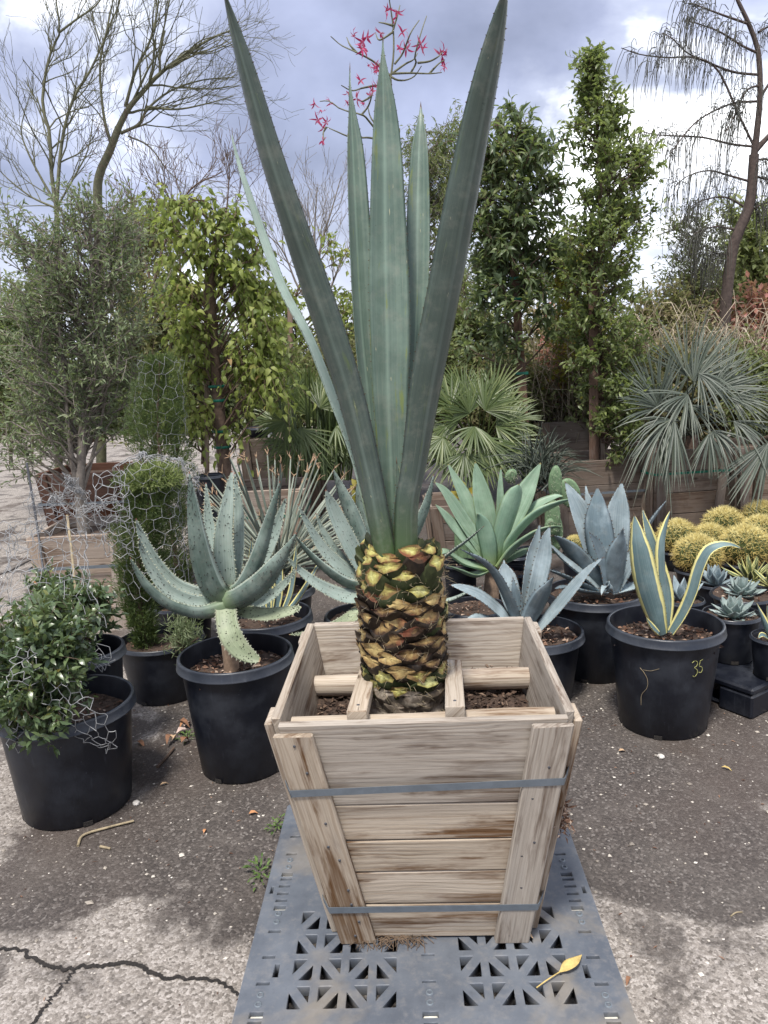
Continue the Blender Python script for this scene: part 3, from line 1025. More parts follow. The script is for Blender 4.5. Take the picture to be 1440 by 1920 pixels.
# back to front
hero_leaf([(750, 1015, 40), (763, 900, 44), (775, 740, 42), (784, 560, 40), (785, 427, 45), (787, 287, 33), (789, 225, 11), (789, 200, 3)], (1.99, 2.05, 2.17, 2.22), (-.25, -1, .25), M['hero'], cup=.16)
hero_leaf([(735, 1015, 40), (712, 900, 40), (694, 740, 44), (681, 600, 46), (672, 427, 44), (665, 287, 34), (660, 215, 16), (656, 165, 5), (656, 128, 2)], (1.98, 2.03, 2.12, 2.16), (.45, -1, .2), M['hero'], cup=.24)
hero_leaf([(708, 1005, 34), (686, 930, 28), (664, 850, 26), (622, 740, 26), (579, 633, 26), (529, 540, 27), (488, 430, 24), (455, 330, 14), (438, 270, 5), (435, 250, 1)], (1.95, 1.97, 2.0, 2.02), (.62, -.5, .6), M['hero_lit'], cup=.12)
hero_leaf([(746, 1060, 44), (742, 1015, 46), (738, 900, 54), (732, 740, 66), (731, 633, 75), (729, 540, 76), (727, 427, 69), (725, 287, 56), (722, 200, 40), (719, 133, 17), (718, 100, 6), (718, 72, 2)], (1.96, 1.99, 2.05, 2.07), (.06, -1, .14), M['hero'], cup=.17)
hero_leaf([(745, 1010, 30), (748, 950, 22), (747, 900, 9), (744, 868, 2)], (1.93, 1.95, 1.95), (0, -1, .2), M['hero'], cup=.2)
hero_leaf([(728, 1068, 50), (717, 1018, 47), (704, 950, 48), (688, 873, 51), (655, 740, 57), (621, 633, 61), (583, 520, 60), (551, 427, 55), (505, 287, 49), (466, 150, 39), (441, 60, 24), (424, 0, 9), (420, -18, 2)], (1.905, 1.90, 1.84, 1.76, 1.70), (.34, .86, .15), M['hero_shaded'], cup=.15, keel=.35)
hero_leaf([(766, 1068, 52), (763, 1018, 49), (765, 940, 50), (778, 873, 53), (798, 740, 66), (818, 633, 70), (838, 530, 71), (857, 427, 71), (884, 287, 66), (906, 180, 58), (926, 90, 45), (943, 10, 23), (950, -28, 4)], (1.90, 1.89, 1.82, 1.74, 1.66), (-.36, .86, .1), M['hero_shaded'], cup=.13, keel=.3)

# trunk core and the stubs of cut leaves
ZB, ZT = CZ + .49, at(757, 1064, 1.87)[2]
core = MB()
lathe(core, [(.083, ZB), (.090, ZB + .1), (.094, ZB + .22), (.097, ZB + .32), (.095, ZB + .38), (.078, ZT - .012), (.055, ZT + .02), (.0, ZT + .03)], 28, c=(TX, TY, 0))
M['core'] = plain('trunk_core', (.035, .026, .018), .95, .5, 50, bumpy=.9)  # dark colour stands in for the shadow in the gaps between stubs
core.build('trunk', M['core'], hero)


def stub_mats(kind):
    skin = {'green': [(.016, .022, .008), (.042, .052, .018)], 'brown': [(.012, .008, .006), (.034, .023, .014)], 'grey': [(.10, .085, .065), (.22, .19, .15)]}[kind]
    cut = {'green': [(.13, .08, .03), (.36, .33, .10), (.52, .52, .22)], 'brown': [(.05, .028, .016), (.24, .155, .062), (.42, .32, .135)], 'grey': [(.10, .08, .06), (.20, .165, .13), (.30, .26, .21)]}[kind]
    t = NT('stub_skin_' + kind)
    n_ = t.noise(t.obj(), 30, 5, .65)
    s_ = t.noise(t.scalev(t.obj(), (120, 120, 14)), 1.0, 3, .6)
    c_ = t.mix(t.mr(n_, .35, .65), c4(skin[0]), c4(skin[1]))
    c_ = t.mix(t.mr(s_, .55, .72, 0, .6), c_, c4([x * 1.7 for x in skin[1]]))
    a = t.out(t.princ(c_, .6, t.bump(s_, .4, .003), spec=.3))
    t = NT('stub_cut_' + kind)
    n_ = t.noise(t.obj(), 24, 5, .7, .6)
    f_ = t.noise(t.obj(), 150, 3, .7)
    c_ = t.ramp(t.math('ADD', n_, t.math('MULTIPLY', t.math('SUBTRACT', t.tint(), .5), .5)), [(.28, cut[0]), (.47, cut[1]), (.68, cut[2])])
    r_ = t.noise(t.obj(), 13, 4, .6)
    c_ = t.mix(t.mr(r_, .56, .68, 0, .75), c_, (.17, .05, .025, 1) if kind != 'grey' else (.08, .06, .045, 1))
    c_ = t.mix(t.mr(f_, .55, .75, 0, .5), c_, c4([x * .5 for x in cut[0]]))
    b = t.out(t.princ(c_, .72, t.bump(f_, .6, .003), spec=.25))
    return [a, b]


SM = {k: stub_mats(k) for k in ('green', 'brown', 'grey')}


def stub(rad, phi, z, w, h, L, lift, kind, tilt=0.0, tear=0.0):
    """A cut leaf base: a lens-shaped wedge that leaves the trunk outward and up and ends in a pale cut."""
    er_ = np.array((math.cos(phi), math.sin(phi), 0)); et = np.array((-math.sin(phi), math.cos(phi), 0)); ez = np.array((0, 0, 1.0))
    D = er_ * math.cos(lift) + ez * math.sin(lift)
    Up = np.cross(D, -et); Up = Up if Up[2] > 0 else -Up
    n = 14
    a = np.linspace(0, 2 * np.pi, n, endpoint=False)
    lx = np.sign(np.cos(a)) * np.abs(np.cos(a)) ** .9
    bow = 1 - np.abs(lx) ** 1.7
    ly = np.where(np.sin(a) > 0, bow * .38, -bow * .62)
    base0 = np.array((TX, TY, z)) + er_ * (rad - .010) - ez * .016
    rings = []
    for f, sc in ((0, 1.5), (.55, 1.22), (1.0, .92)):
        cen = base0 + D * (L * f)
        wv = w / 2 * sc; hv = h * sc
        curve = -(lx ** 2) * (wv ** 2) / (2 * rad)          # wraps round the trunk
        p = cen + et * (lx * wv)[:, None] + Up * (ly * hv)[:, None] + er_ * curve[:, None]
        if f == 1.0:
            # the cut plane leans back: the lower edge reaches less far than the upper
            p = p + rng.normal(size=(n, 3)) * .0022
            p = p + D * ((ly - .1) * h * .75 + tilt * lx * w * .25 + tear * rng.uniform(-1, 1, n))[:, None]
        rings.append(p)
    V = np.concatenate(rings)
    q = np.array([[r * n + i, r * n + (i + 1) % n, (r + 1) * n + (i + 1) % n, (r + 1) * n + i] for r in range(2) for i in range(n)])
    mb = MB()
    mb.add(V, q, tint=rng.uniform())
    c = rings[2].mean(0) + er_ * .001
    VV = np.vstack((rings[2], rings[2] * .35 + c * .65, c))
    tc_ = rng.uniform(.25, .9)
    tt_ = np.concatenate((np.full(n, tc_ - .5), np.full(n + 1, tc_)))
    mb.add(VV[:2 * n], np.array([[i, (i + 1) % n, n + (i + 1) % n, n + i] for i in range(n)]), mi=1, tint=tt_[:2 * n])
    mb.add(VV[n:], np.array([[i, (i + 1) % n, n] for i in range(n)]), mi=1, tint=tc_)
    return mb.build('leaf_stub', SM[kind], hero)


rows = 16
for r in range(rows):
    f = r / (rows - 1)
    z = ZB + .055 + (ZT - ZB - .065) * f
    rad = np.interp(f, [0, .25, .7, 1], [.090, .095, .099, .086])
    npr = 8
    kind = 'grey' if r < 3 else 'green' if r < 5 or r >= 13 else 'brown'
    for j in range(npr):
        phi = 2 * np.pi * (j + .5 * (r % 2)) / npr + rng.uniform(-.07, .07) + r * .06
        kk = kind
        if r in (11, 12, 10, 5, 9) and rng.random() < .4:
            kk = 'green'
        if kind == 'green' and rng.random() < .12:
            kk = 'brown'
        young = f > .9
        stub(rad, phi, z + rng.uniform(-.005, .005), .082 * rng.uniform(.8, 1.12), .030 * rng.uniform(.75, 1.25) * (1.1 if kk == 'green' else .95), (.042 if not young else .062) * rng.uniform(.8, 1.2),
             math.radians(rng.uniform(32, 50) + (14 if young else 0)), kk, rng.uniform(-.5, .5), .002)
for j in range(9):
    phi = j * .72 + rng.uniform(-.15, .15)
    stub(.066, phi, ZT - .012 + rng.uniform(-.008, .008), .078 * rng.uniform(.85, 1.1), .030, .085 * rng.uniform(.7, 1.15), math.radians(rng.uniform(58, 70)), 'green', rng.uniform(-.5, .5))
# torn fibres hanging out of the cuts
m_ = 620
ph = rng.uniform(0, 2 * np.pi, m_); zz = rng.uniform(ZB + .05, ZT, m_)
st_ = np.stack((TX + .113 * np.cos(ph), TY + .113 * np.sin(ph), zz), -1)
o1_ = unit(np.stack((np.cos(ph) + rng.normal(size=m_) * .6, np.sin(ph) + rng.normal(size=m_) * .6, rng.normal(size=m_) * .7), -1))
o2_ = unit(o1_ + rng.normal(size=(m_, 3)) * .9)
ln = rng.uniform(.008, .034, (m_, 1))
mb = MB()
tubes(mb, np.stack((st_, st_ + o1_ * ln * .6, st_ + o1_ * ln * .8 + o2_ * ln * .5), 1), np.array((.0006, .0005, .0002)), 3, tint=0.5)
M['fibre'] = plain('dry_fibre', (.27, .22, .14), .8, .4, 40)
mb.build('fibre', M['fibre'], hero, kind='stuff')
# thin dry root threads under the crate's front edge
mb = MB()
m_ = 90
x_ = rng.uniform(-.19, -.02, m_)
st_ = np.array([cl(x, -HB - .03 + rng.uniform(-.01, .01), .0) for x in x_]); st_[:, 2] = DECK + .012
o1_ = unit(np.stack((rng.normal(size=m_), -np.abs(rng.normal(size=m_)) * .8, rng.normal(size=m_) * .25), -1))
ln = rng.uniform(.015, .05, (m_, 1))
e_ = st_ + o1_ * ln; e_[:, 2] = DECK + .0025
tubes(mb, np.stack((st_, (st_ + e_) / 2 + (0, 0, .006), e_), 1), .0009, 3)
M['rootthread'] = plain('root_thread', (.13, .09, .06), .9, .4, 40)
mb.build('root_thread', M['rootthread'], crate, kind='stuff')


# ------------------------------------------------------------------ nursery pots
POTG = 'black plastic nursery pots'


def pot_solve(cx, w, yr, yb=None, Y=None, taper=.80, base=0.0):
    if Y is None:
        rb = .18
        for _ in range(30):
            Y = gnd(cx, yb, base)[1] + rb
            p = at(cx, yr, Y)
            R = np.linalg.norm(at(cx + w / 2, yr, Y) - at(cx - w / 2, yr, Y)) / 2
            rb = R * taper
    p = at(cx, yr, Y)
    R = np.linalg.norm(at(cx + w / 2, yr, Y) - at(cx - w / 2, yr, Y)) / 2
    return p[0], Y, R, p[2] - base


POTS = {}


def pot(key, label, cx, w, yr, yb=None, Y=None, base=0.0, taper=.80, fill=.82, chips=160, band=.040, lip=.012, mulch=True, tilt=(0, 0), n=48, chipmat=None, squash=0.010):
    x, Y, R, h = pot_solve(cx, w, yr, yb, Y, taper, base)
    R -= lip * .5
    root = thing('nursery_pot', label, 'pot', (x, Y, base), POTG)
    rb = R * taper - lip
    Ri = R - lip
    mb = MB()
    hb = h - band
    tp = lambda z: rb + (Ri - rb) * z / h
    lathe(mb, [(rb * .2, .012), (rb - .012, .010), (rb - .006, .0), (rb, .006), (tp(h * .5), h * .5), (tp(hb), hb + .004)], n, wob=squash)
    # inside wall
    lathe(mb, [(tp(h) - .004, h - .001), (tp(h * .5) - .006, h * .45), (rb - .01, .02)], n, wob=squash)
    body = mb.mesh('body', M['pot'])
    mb = MB()
    q_ = lip * .75
    lathe(mb, [(tp(hb) - .002, hb + .001), (R + q_ * .3 - .0015, hb), (R + q_ * .3, hb), (R + q_ * .35, hb + .0008), (R + q_ * .35, hb + .0035), (R + q_ * .25, hb + .0042), (R - .0016, h - .0075), (R - .002, h - .006), (R - .0035, h - .0025), (R - .006, h - .0003), (R - .008, h + .0004), (Ri + .001, h + .0003), (Ri - .002, h - .0015), (Ri - .0035, h - .005), (Ri - .004, h - .008), (Ri - .006, hb)], n, wob=squash)
    rim_ = mb.mesh('rim', M['rim'])
    bo = link('body', body, root, local=True)
    link('rim', rim_, root, local=True)
    # drain notches at the foot
    for a in np.linspace(-math.pi, math.pi, 5)[:-1] + rng.uniform(0, 1.5):
        c = np.array((math.cos(a), math.sin(a), 0)) * (rb + .0005); tt_ = np.array((-math.sin(a), math.cos(a), 0)) * .016; oo = np.array((math.cos(a), math.sin(a), 0)) * .002
        b8 = [c - tt_ - oo * 2, c + tt_ - oo * 2, c + tt_ + oo, c - tt_ + oo]
        b8 = [p + (0, 0, .004) for p in b8] + [p + (0, 0, .020) for p in b8]
        link('drain_hole', hexa(b8, 0, None, M['grit'], 'drain_hole', link_it=False), bo, local=True)
    zs = h * fill
    rs = tp(zs) - .007
    mb0 = len(bpy.data.objects)
    soil_disc('soil', x, Y, base + zs, rs, M['soil'], root, chips if mulch else 0, chipsize=max(.018, rs * .11), chipmat=chipmat)
    if tilt != (0, 0):
        root.rotation_euler = (math.radians(tilt[0]), math.radians(tilt[1]), 0)
    POTS[key] = (x, Y, R, h, base + zs)
    return root


pot('a', 'black pot standing nearest on the left, holding the shrub draped in chicken wire', 122, 255, 1312, 1565, fill=.80, tilt=(0, 0), taper=.84)
pot('b', 'black pot directly behind the nearest left pot, half hidden by the small-leaved shrub', 150, 166, 1215, Y=3.05, fill=.55, chips=30)
pot('c', 'worn black pot with a thin rim around the foot of the bright-topped juniper', 302, 158, 1195, 1327, band=.020, lip=.006, fill=.86, chips=60, squash=.03)
pot('d', 'large black pot under the big spiny aloe with the outspread leaves', 441, 220, 1222, 1477, fill=.84, chips=420)
pot('e', 'dark pot behind the juniper pot, its upper rim just in view', 340, 118, 1128, Y=4.15, band=.018, lip=.006, fill=.8, chips=40)
pot('f', 'black pot behind the big spiny aloe, holding a yellow-edged agave', 495, 184, 1150, Y=3.55, fill=.82, chips=120)
pot('g', 'black pot holding the spiky grey yucca, farthest pot in the aloe row', 520, 142, 1100, Y=4.15, fill=.88, chips=100)
pot('h', 'black pot topped with pale stones, just left of the scaly trunk behind the crate', 682, 152, 1150, Y=3.65, fill=.90, chips=160, band=.028, chipmat=M['gravelchip'])
pot('i', 'small black pot to the right of the scaly trunk, under the pale green agave', 863, 68, 1054, Y=4.25, fill=.90, chips=60, band=.018, lip=.007)
pot('j', 'wide black pot behind the crate rim, with the long thorny aloe leaf above it', 890, 130, 1136, Y=3.85, fill=.92, chips=120, band=.024)
pot('k', 'black pot with bark mulch at the crate corner, holding the slender blue agave', 1000, 190, 1180, Y=3.42, fill=.86, chips=420)
pot('l', 'tall black pot under the biggest blue agave', 1115, 186, 1106, 1287, fill=.92, chips=160)
pot('m', 'large black pot with the yellow handwritten number 35', 1247, 216, 1165, 1395, fill=.83, chips=420, tilt=(0, 0))

PZ = .14
rp_a = gnd(1335, 1262, PZ); rp_b = gnd(1390, 1342, 0)
pot('n1', 'mid-sized black pot on the black pallet with the front silvery artichoke agave', 1372, 108, 1148, 1250, base=PZ, fill=.9, chips=60, band=.016, lip=.006)
pot('n2', 'low black pot behind the front artichoke agave pot, holding another silvery rosette', 1392, 116, 1112, Y=4.10, base=PZ, fill=.9, chips=60, band=.016, lip=.006)
pot('n3', 'small black pot at the right edge with a narrow yellow-edged agave', 1452, 86, 1192, 1282, base=PZ, fill=.85, chips=40, band=.014, lip=.005)
pot('n4', 'small black pot between the number pot and the black pallet, with a blue two-leaved agave', 1284, 74, 1122, Y=4.05, base=0.0, fill=.92, chips=40, band=.016, lip=.006)
pot('n5', 'small black pot with a pale blue rosette in front of the golden barrel cacti', 1342, 76, 1092, Y=4.40, base=0.0, fill=.92, chips=40, band=.016, lip=.006)
pot('n6', 'small black pot with a striped yellow and green rosette under the barrel cacti', 1408, 92, 1084, Y=4.45, base=0.0, fill=.9, chips=60, band=.016, lip=.006)
pot('n7', 'black pot of red-flecked chips behind the slender blue agave', 960, 86, 1068, Y=4.30, base=0.0, fill=.9, chips=80, band=.016, lip=.006)
pot('n8', 'empty black pot with a grey rim beside the pale green agave', 966, 74, 1038, Y=4.65, base=0.0, fill=.55, chips=0, band=.016, lip=.008)
pot('n9', 'empty black pot with a grey rim, tucked behind another empty one', 1000, 70, 1030, Y=4.85, base=0.0, fill=.55, chips=0, band=.016, lip=.008)

# number 35 chalked on the big right pot: strokes that follow its wall
x, Y_, R_, h_, zs_ = POTS['m']
M['chalk'] = plain('yellow_paint_pen', (.33, .33, .12), .8, .5, 160)


def pot_pt(px, py, off=.0012):
    """ray from the camera to the tapered wall of the number pot"""
    d = at(px, py, 1.0) - np.array((0, 0, H))
    lo, hi = 2.0, Y_
    for _ in range(40):
        m_ = (lo + hi) / 2
        p = np.array((0, 0, H)) + d * m_
        rb = (R_ * .8 - .012); Ri = R_ - .012
        rr = rb + (Ri - rb) * p[2] / h_
        if (p[0] - x) ** 2 + (p[1] - Y_) ** 2 < (rr + off) ** 2:
            hi = m_
        else:
            lo = m_
    return np.array((0, 0, H)) + d * lo


mb = MB()
for st in ([(1298, 1243), (1303, 1239), (1308, 1242), (1306, 1249), (1302, 1252), (1307, 1256), (1307, 1263), (1302, 1269), (1299, 1267)],
           [(1313, 1240), (1311, 1249), (1315, 1250), (1317, 1255), (1314, 1261), (1310, 1260)], [(1312, 1240), (1318, 1236)]):
    P = smooth_curve([pot_pt(*p) for p in st], 22)
    tubes(mb, P, .0011 + .0007 * rng.random(22), 5)
no = mb.build('handwritten_number', M['chalk'])
tagtop(no, 'handwritten yellow number 35 on the side of the large right pot', 'handwriting')
mb = MB()
P = smooth_curve([pot_pt(*p, .002) for p in [(1200, 1252), (1208, 1262), (1214, 1275), (1213, 1290), (1203, 1303), (1202, 1322)]], 30)
tubes(mb, P, .0013, 4)
P = smooth_curve([pot_pt(*p, .002) for p in [(1206, 1256), (1220, 1258), (1236, 1254)]], 16)
tubes(mb, P, .0007, 4)
tagtop(mb.build('root_strand', M['fibre']), 'dry curled root strand stuck to the front of the pot marked 35', 'root strand')

# black plastic pallet at the right edge
bp = thing('black_pallet', 'black plastic pallet at the right edge, carrying small agave pots', 'pallet', (2.1, 3.9, 0))
c_near = gnd(1405, 1340)
bx, by = gnd(1335, 1310)[0], c_near[1]
A0 = gnd(1336, 1268, PZ); A1 = gnd(1412, 1294, PZ)
ux = unit(np.array((A1[0] - A0[0], A1[1] - A0[1], 0)))       # front-left edge, running to the near corner
vx = np.array((-ux[1], ux[0], 0)); vx = vx if vx[0] > 0 else -vx


def bpal(name, a0, a1, b0, b1, z0, z1):
    o = A1.copy(); o[2] = 0
    c = [o - ux * a + vx * b for a, b in ((a0, b0), (a1, b0), (a1, b1), (a0, b1))]
    c = [p + (0, 0, z0) for p in c] + [p + (0, 0, z1) for p in c]
    if np.cross(c[1] - c[0], c[3] - c[0])[2] < 0:
        c = [c[i] for i in (3, 2, 1, 0, 7, 6, 5, 4)]
    link(name, hexa(c, .009, None, M['pot'], name, link_it=False), bp)


bpal('deck', 0, .62, 0, 1.1, .108, PZ)
bpal('foot', .0, .16, 0, .16, 0, .107)
bpal('foot', .46, .62, 0, .16, 0, .107)
bpal('foot', .0, .16, .5, .66, 0, .107)
bpal('foot', .46, .62, .5, .66, 0, .107)
bpal('foot', .0, .16, .94, 1.1, 0, .107)
bpal('runner', .162, .458, .03, .13, 0, .022)

# ------------------------------------------------------------------ potted succulents
M['aloe'] = succulent('spiny_aloe_skin', (.19, .25, .215), (.29, .35, .31), margin=(.38, .42, .33), mw=.03, tipc=(.22, .085, .05), under=(.072, .105, .088), basec=(.16, .22, .12), rough=.5, fibre=.15, bloom=.22)  # upper face paler than the underside: light from above put into the colour
M['aloe_pale'] = succulent('old_aloe_skin', (.15, .19, .11), (.24, .275, .17), margin=(.30, .32, .23), mw=.05, tipc=(.25, .15, .08), under=(.18, .24, .10), rough=.5, fibre=.15, bloom=.5)
M['prickle'] = plain('dark_prickle', (.035, .03, .025), .6, .3, 60)
M['prickle_pale'] = plain('pale_prickle', (.36, .38, .28), .6, .3, 60)
x, Y_, R_, h_, zs_ = POTS['d']
aloe = thing('spiny_aloe', 'big spotted grey-green aloe with outspread toothed leaves in the front left pot', 'aloe', (x, Y_, zs_))
mb = MB()
tubes(mb, smooth_curve([(x - .02, Y_, zs_ - .03), at(428, 1180, Y_), at(426, 1120, Y_)], 12), np.linspace(.030, .036, 12), 12)
M['aloe_stem'] = plain('aloe_stem_bark', (.24, .17, .12), .9, .35, 40, bumpy=.6)
mb.build('stem', M['aloe_stem'], aloe)


def aloe_leaf(root, ctrl, Y, hint, mat='aloe', thick=.020, cup=.14, spots=60, teeth=.015, tooth=.0078, pr='prickle_pale', **kw):
    mb = MB()
    px_blade(mb, ctrl, Y, hint, thick, cup=cup, teeth=teeth, tooth=tooth, spots=spots, K=30, **kw)
    mats = [M[mat], M[pr], M['prickle']]
    return mb.build('leaf', mats, root)


Ya = Y_
up = (0, -.15, 1)
aloe_leaf(aloe, [(425, 1105, 26), (447, 1050, 20), (448, 960, 19), (443, 915, 10), (440, 886, 2)], (Ya + .06, Ya + .14, Ya + .16), (0, -1, .2), cup=.2)
aloe_leaf(aloe, [(410, 1112, 30), (398, 1040, 30), (392, 980, 20), (388, 930, 8), (386, 905, 2)], (Ya + .07, Ya + .15, Ya + .17), (0, -1, .2), cup=.2)
aloe_leaf(aloe, [(428, 1118, 36), (424, 1090, 40), (421, 1050, 40), (420, 1000, 34), (427, 945, 24), (432, 905, 11), (435, 883, 2)], (Ya + .03, Ya + .05, Ya + .08), (0, -1, .2), cup=.18)
aloe_leaf(aloe, [(432, 1120, 34), (462, 1092, 36), (490, 1050, 38), (515, 1000, 29), (530, 955, 13), (537, 932, 2)], (Ya + .02, Ya + .05, Ya + .02), (-.45, -.85, .3), cup=.2)
aloe_leaf(aloe, [(428, 1122, 36), (458, 1098, 36), (483, 1050, 34), (503, 985, 24), (518, 930, 11), (525, 902, 2)], (Ya - .01, Ya - .04, Ya - .05), (-.5, .85, .2), cup=.2, pr='prickle')
aloe_leaf(aloe, [(425, 1124, 44), (398, 1106, 62), (379, 1060, 57), (367, 1000, 42), (360, 945, 27), (357, 910, 12), (355, 884, 2)], (Ya - .02, Ya - .08, Ya - .09), (.35, .85, .2), cup=.16, spots=130, pr='prickle')
aloe_leaf(aloe, [(425, 1126, 40), (375, 1119, 36), (325, 1097, 31), (288, 1052, 25), (265, 1003, 14), (255, 972, 2)], (Ya + .01, Ya + .0, Ya - .03), (.3, -.85, .45), cup=.2)
aloe_leaf(aloe, [(425, 1134, 38), (370, 1132, 30), (318, 1110, 24), (285, 1070, 19), (266, 1030, 11), (261, 1010, 2)], (Ya - .02, Ya - .06, Ya - .09), (.3, -.8, .5), cup=.22)
aloe_leaf(aloe, [(428, 1138, 44), (375, 1149, 38), (320, 1135, 34), (278, 1102, 26), (255, 1068, 13), (244, 1045, 2)], (Ya - .02, Ya - .09, Ya - .12), (.3, .75, .6), cup=.2, pr='prickle_pale')
aloe_leaf(aloe, [(428, 1130, 46), (455, 1122, 54), (490, 1096, 52), (520, 1058, 36), (542, 1025, 17), (556, 998, 2)], (Ya - .03, Ya - .10, Ya - .10), (-.4, .9, .3), cup=.2, spots=120, pr='prickle')
aloe_leaf(aloe, [(435, 1134, 28), (475, 1134, 20), (510, 1116, 20), (538, 1090, 14), (556, 1066, 2)], (Ya + .0, Ya + .02, Ya - .02), (-.25, -.8, .55), cup=.2)
aloe_leaf(aloe, [(440, 1140, 20), (462, 1147, 26), (500, 1152, 26), (540, 1146, 20), (558, 1140, 10), (565, 1138, 3)], (Ya + .0, Ya - .05, Ya - .04), (0, -.75, .65), mat='aloe_pale', cup=.06)
aloe_leaf(aloe, [(424, 1128, 38), (425, 1160, 40), (432, 1190, 42), (448, 1215, 38), (470, 1231, 26), (488, 1238, 8)], (Ya - .03, Ya - .12, Ya - .15, Ya - .16), (0, -.9, .45), mat='aloe_pale', cup=.10)
aloe_leaf(aloe, [(420, 1130, 30), (385, 1140, 30), (345, 1146, 22), (330, 1146, 6)], (Ya + .02, Ya + .10, Ya + .14), (0, -.4, 1), cup=.1)

# second aloe, behind the crate
x, Y_, R_, h_, zs_ = POTS['h']
aloe2 = thing('spiny_aloe', 'spiny aloe half hidden behind the left side of the scaly trunk', 'aloe', (x, Y_, zs_))
mb = MB(); tubes(mb, smooth_curve([(x, Y_, zs_ - .03), at(700, 1120, Y_), at(702, 1085, Y_)], 10), .032, 12); mb.build('stem', M['aloe_stem'], aloe2)
Yb = Y_
for c, Y, hint, kw in [
    ([(700, 1085, 34), (680, 1030, 42), (660, 970, 40), (640, 920, 24), (629, 892, 10), (625, 880, 2)], (Yb + .02, Yb + .1, Yb + .12), (.5, .8, .3), dict(pr='prickle', spots=110)),
    ([(695, 1085, 32), (672, 1050, 34), (645, 1000, 34), (622, 950, 26), (610, 918, 2)], (Yb + .0, Yb - .02, Yb - .04), (.3, -.8, .5), dict()),
    ([(690, 1095, 32), (655, 1075, 30), (610, 1035, 24), (578, 985, 14), (558, 945, 2)], (Yb + .0, Yb - .05, Yb - .1), (.4, -.75, .5), dict()),
    ([(695, 1090, 28), (665, 1075, 28), (632, 1040, 22), (605, 995, 12), (592, 962, 2)], (Yb + .04, Yb + .03, Yb + .02), (.3, -.7, .7), dict()),
    ([(690, 1100, 34), (650, 1092, 30), (610, 1066, 24), (575, 1032, 14), (553, 1003, 2)], (Yb - .02, Yb - .08, Yb - .12), (.4, .8, .5), dict(pr='prickle')),
    ([(690, 1108, 36), (650, 1118, 32), (600, 1098, 24), (560, 1068, 14), (535, 1042, 2)], (Yb - .03, Yb - .12, Yb - .18), (.25, -.7, .7), dict(mat='aloe')),
    ([(700, 1085, 30), (690, 1000, 36), (678, 930, 24), (672, 895, 2)], (Yb + .05, Yb + .12, Yb + .14), (0, 1, .2), dict(pr='prickle', spots=90)),
    ([(690, 1130, 26), (655, 1160, 26), (610, 1180, 18), (570, 1188, 10), (542, 1190, 2)], (Yb - .05, Yb - .2, Yb - .3), (.1, -.5, .9), dict(mat='aloe_pale')),
    ([(700, 1105, 28), (765, 1100, 26), (830, 1045, 18), (875, 1012, 12), (908, 986, 2)], (Yb + .05, Yb + .05, Yb + .0), (-.3, .2, 1), dict(pr='prickle')),
    ([(700, 1115, 30), (770, 1135, 28), (840, 1125, 20), (880, 1108, 10), (905, 1098, 2)], (Yb + .02, Yb + .02, Yb + .0), (-.2, .1, 1), dict(pr='prickle')),
    ([(705, 1085, 30), (760, 1030, 28), (795, 960, 24), (808, 915, 10), (813, 890, 2)], (Yb + .05, Yb + .1, Yb + .12), (-.5, .8, .3), dict(pr='prickle', spots=90)),
]:
    aloe_leaf(aloe2, c, Y, hint, **kw)

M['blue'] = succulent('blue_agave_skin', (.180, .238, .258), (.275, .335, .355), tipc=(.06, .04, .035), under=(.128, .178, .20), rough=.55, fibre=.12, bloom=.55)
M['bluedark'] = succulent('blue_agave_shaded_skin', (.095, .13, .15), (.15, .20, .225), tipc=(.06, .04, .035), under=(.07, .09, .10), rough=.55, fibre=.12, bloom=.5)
M['varieg'] = succulent('yellow_margin_agave_skin', (.085, .145, .155), (.14, .205, .21), margin=(.72, .66, .27), mw=.15, tipc=(.10, .06, .035), rough=.5, fibre=.12, bloom=.4)
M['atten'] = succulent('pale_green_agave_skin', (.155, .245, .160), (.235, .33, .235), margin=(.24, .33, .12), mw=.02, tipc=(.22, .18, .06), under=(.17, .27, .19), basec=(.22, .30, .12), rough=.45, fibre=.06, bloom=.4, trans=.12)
M['atten_tip'] = M['atten']


def agave_leaf(root, ctrl, Y, hint, mat, thick=.012, cup=.18, teeth=.022, tooth=.0082, pr='thorn', spine=.012, **kw):
    mb = MB()
    px_blade(mb, ctrl, Y, hint, thick, cup=cup, teeth=teeth, tooth=tooth, spine=spine, K=28, **kw)
    return mb.build('leaf', [M[mat], M[pr]], root)


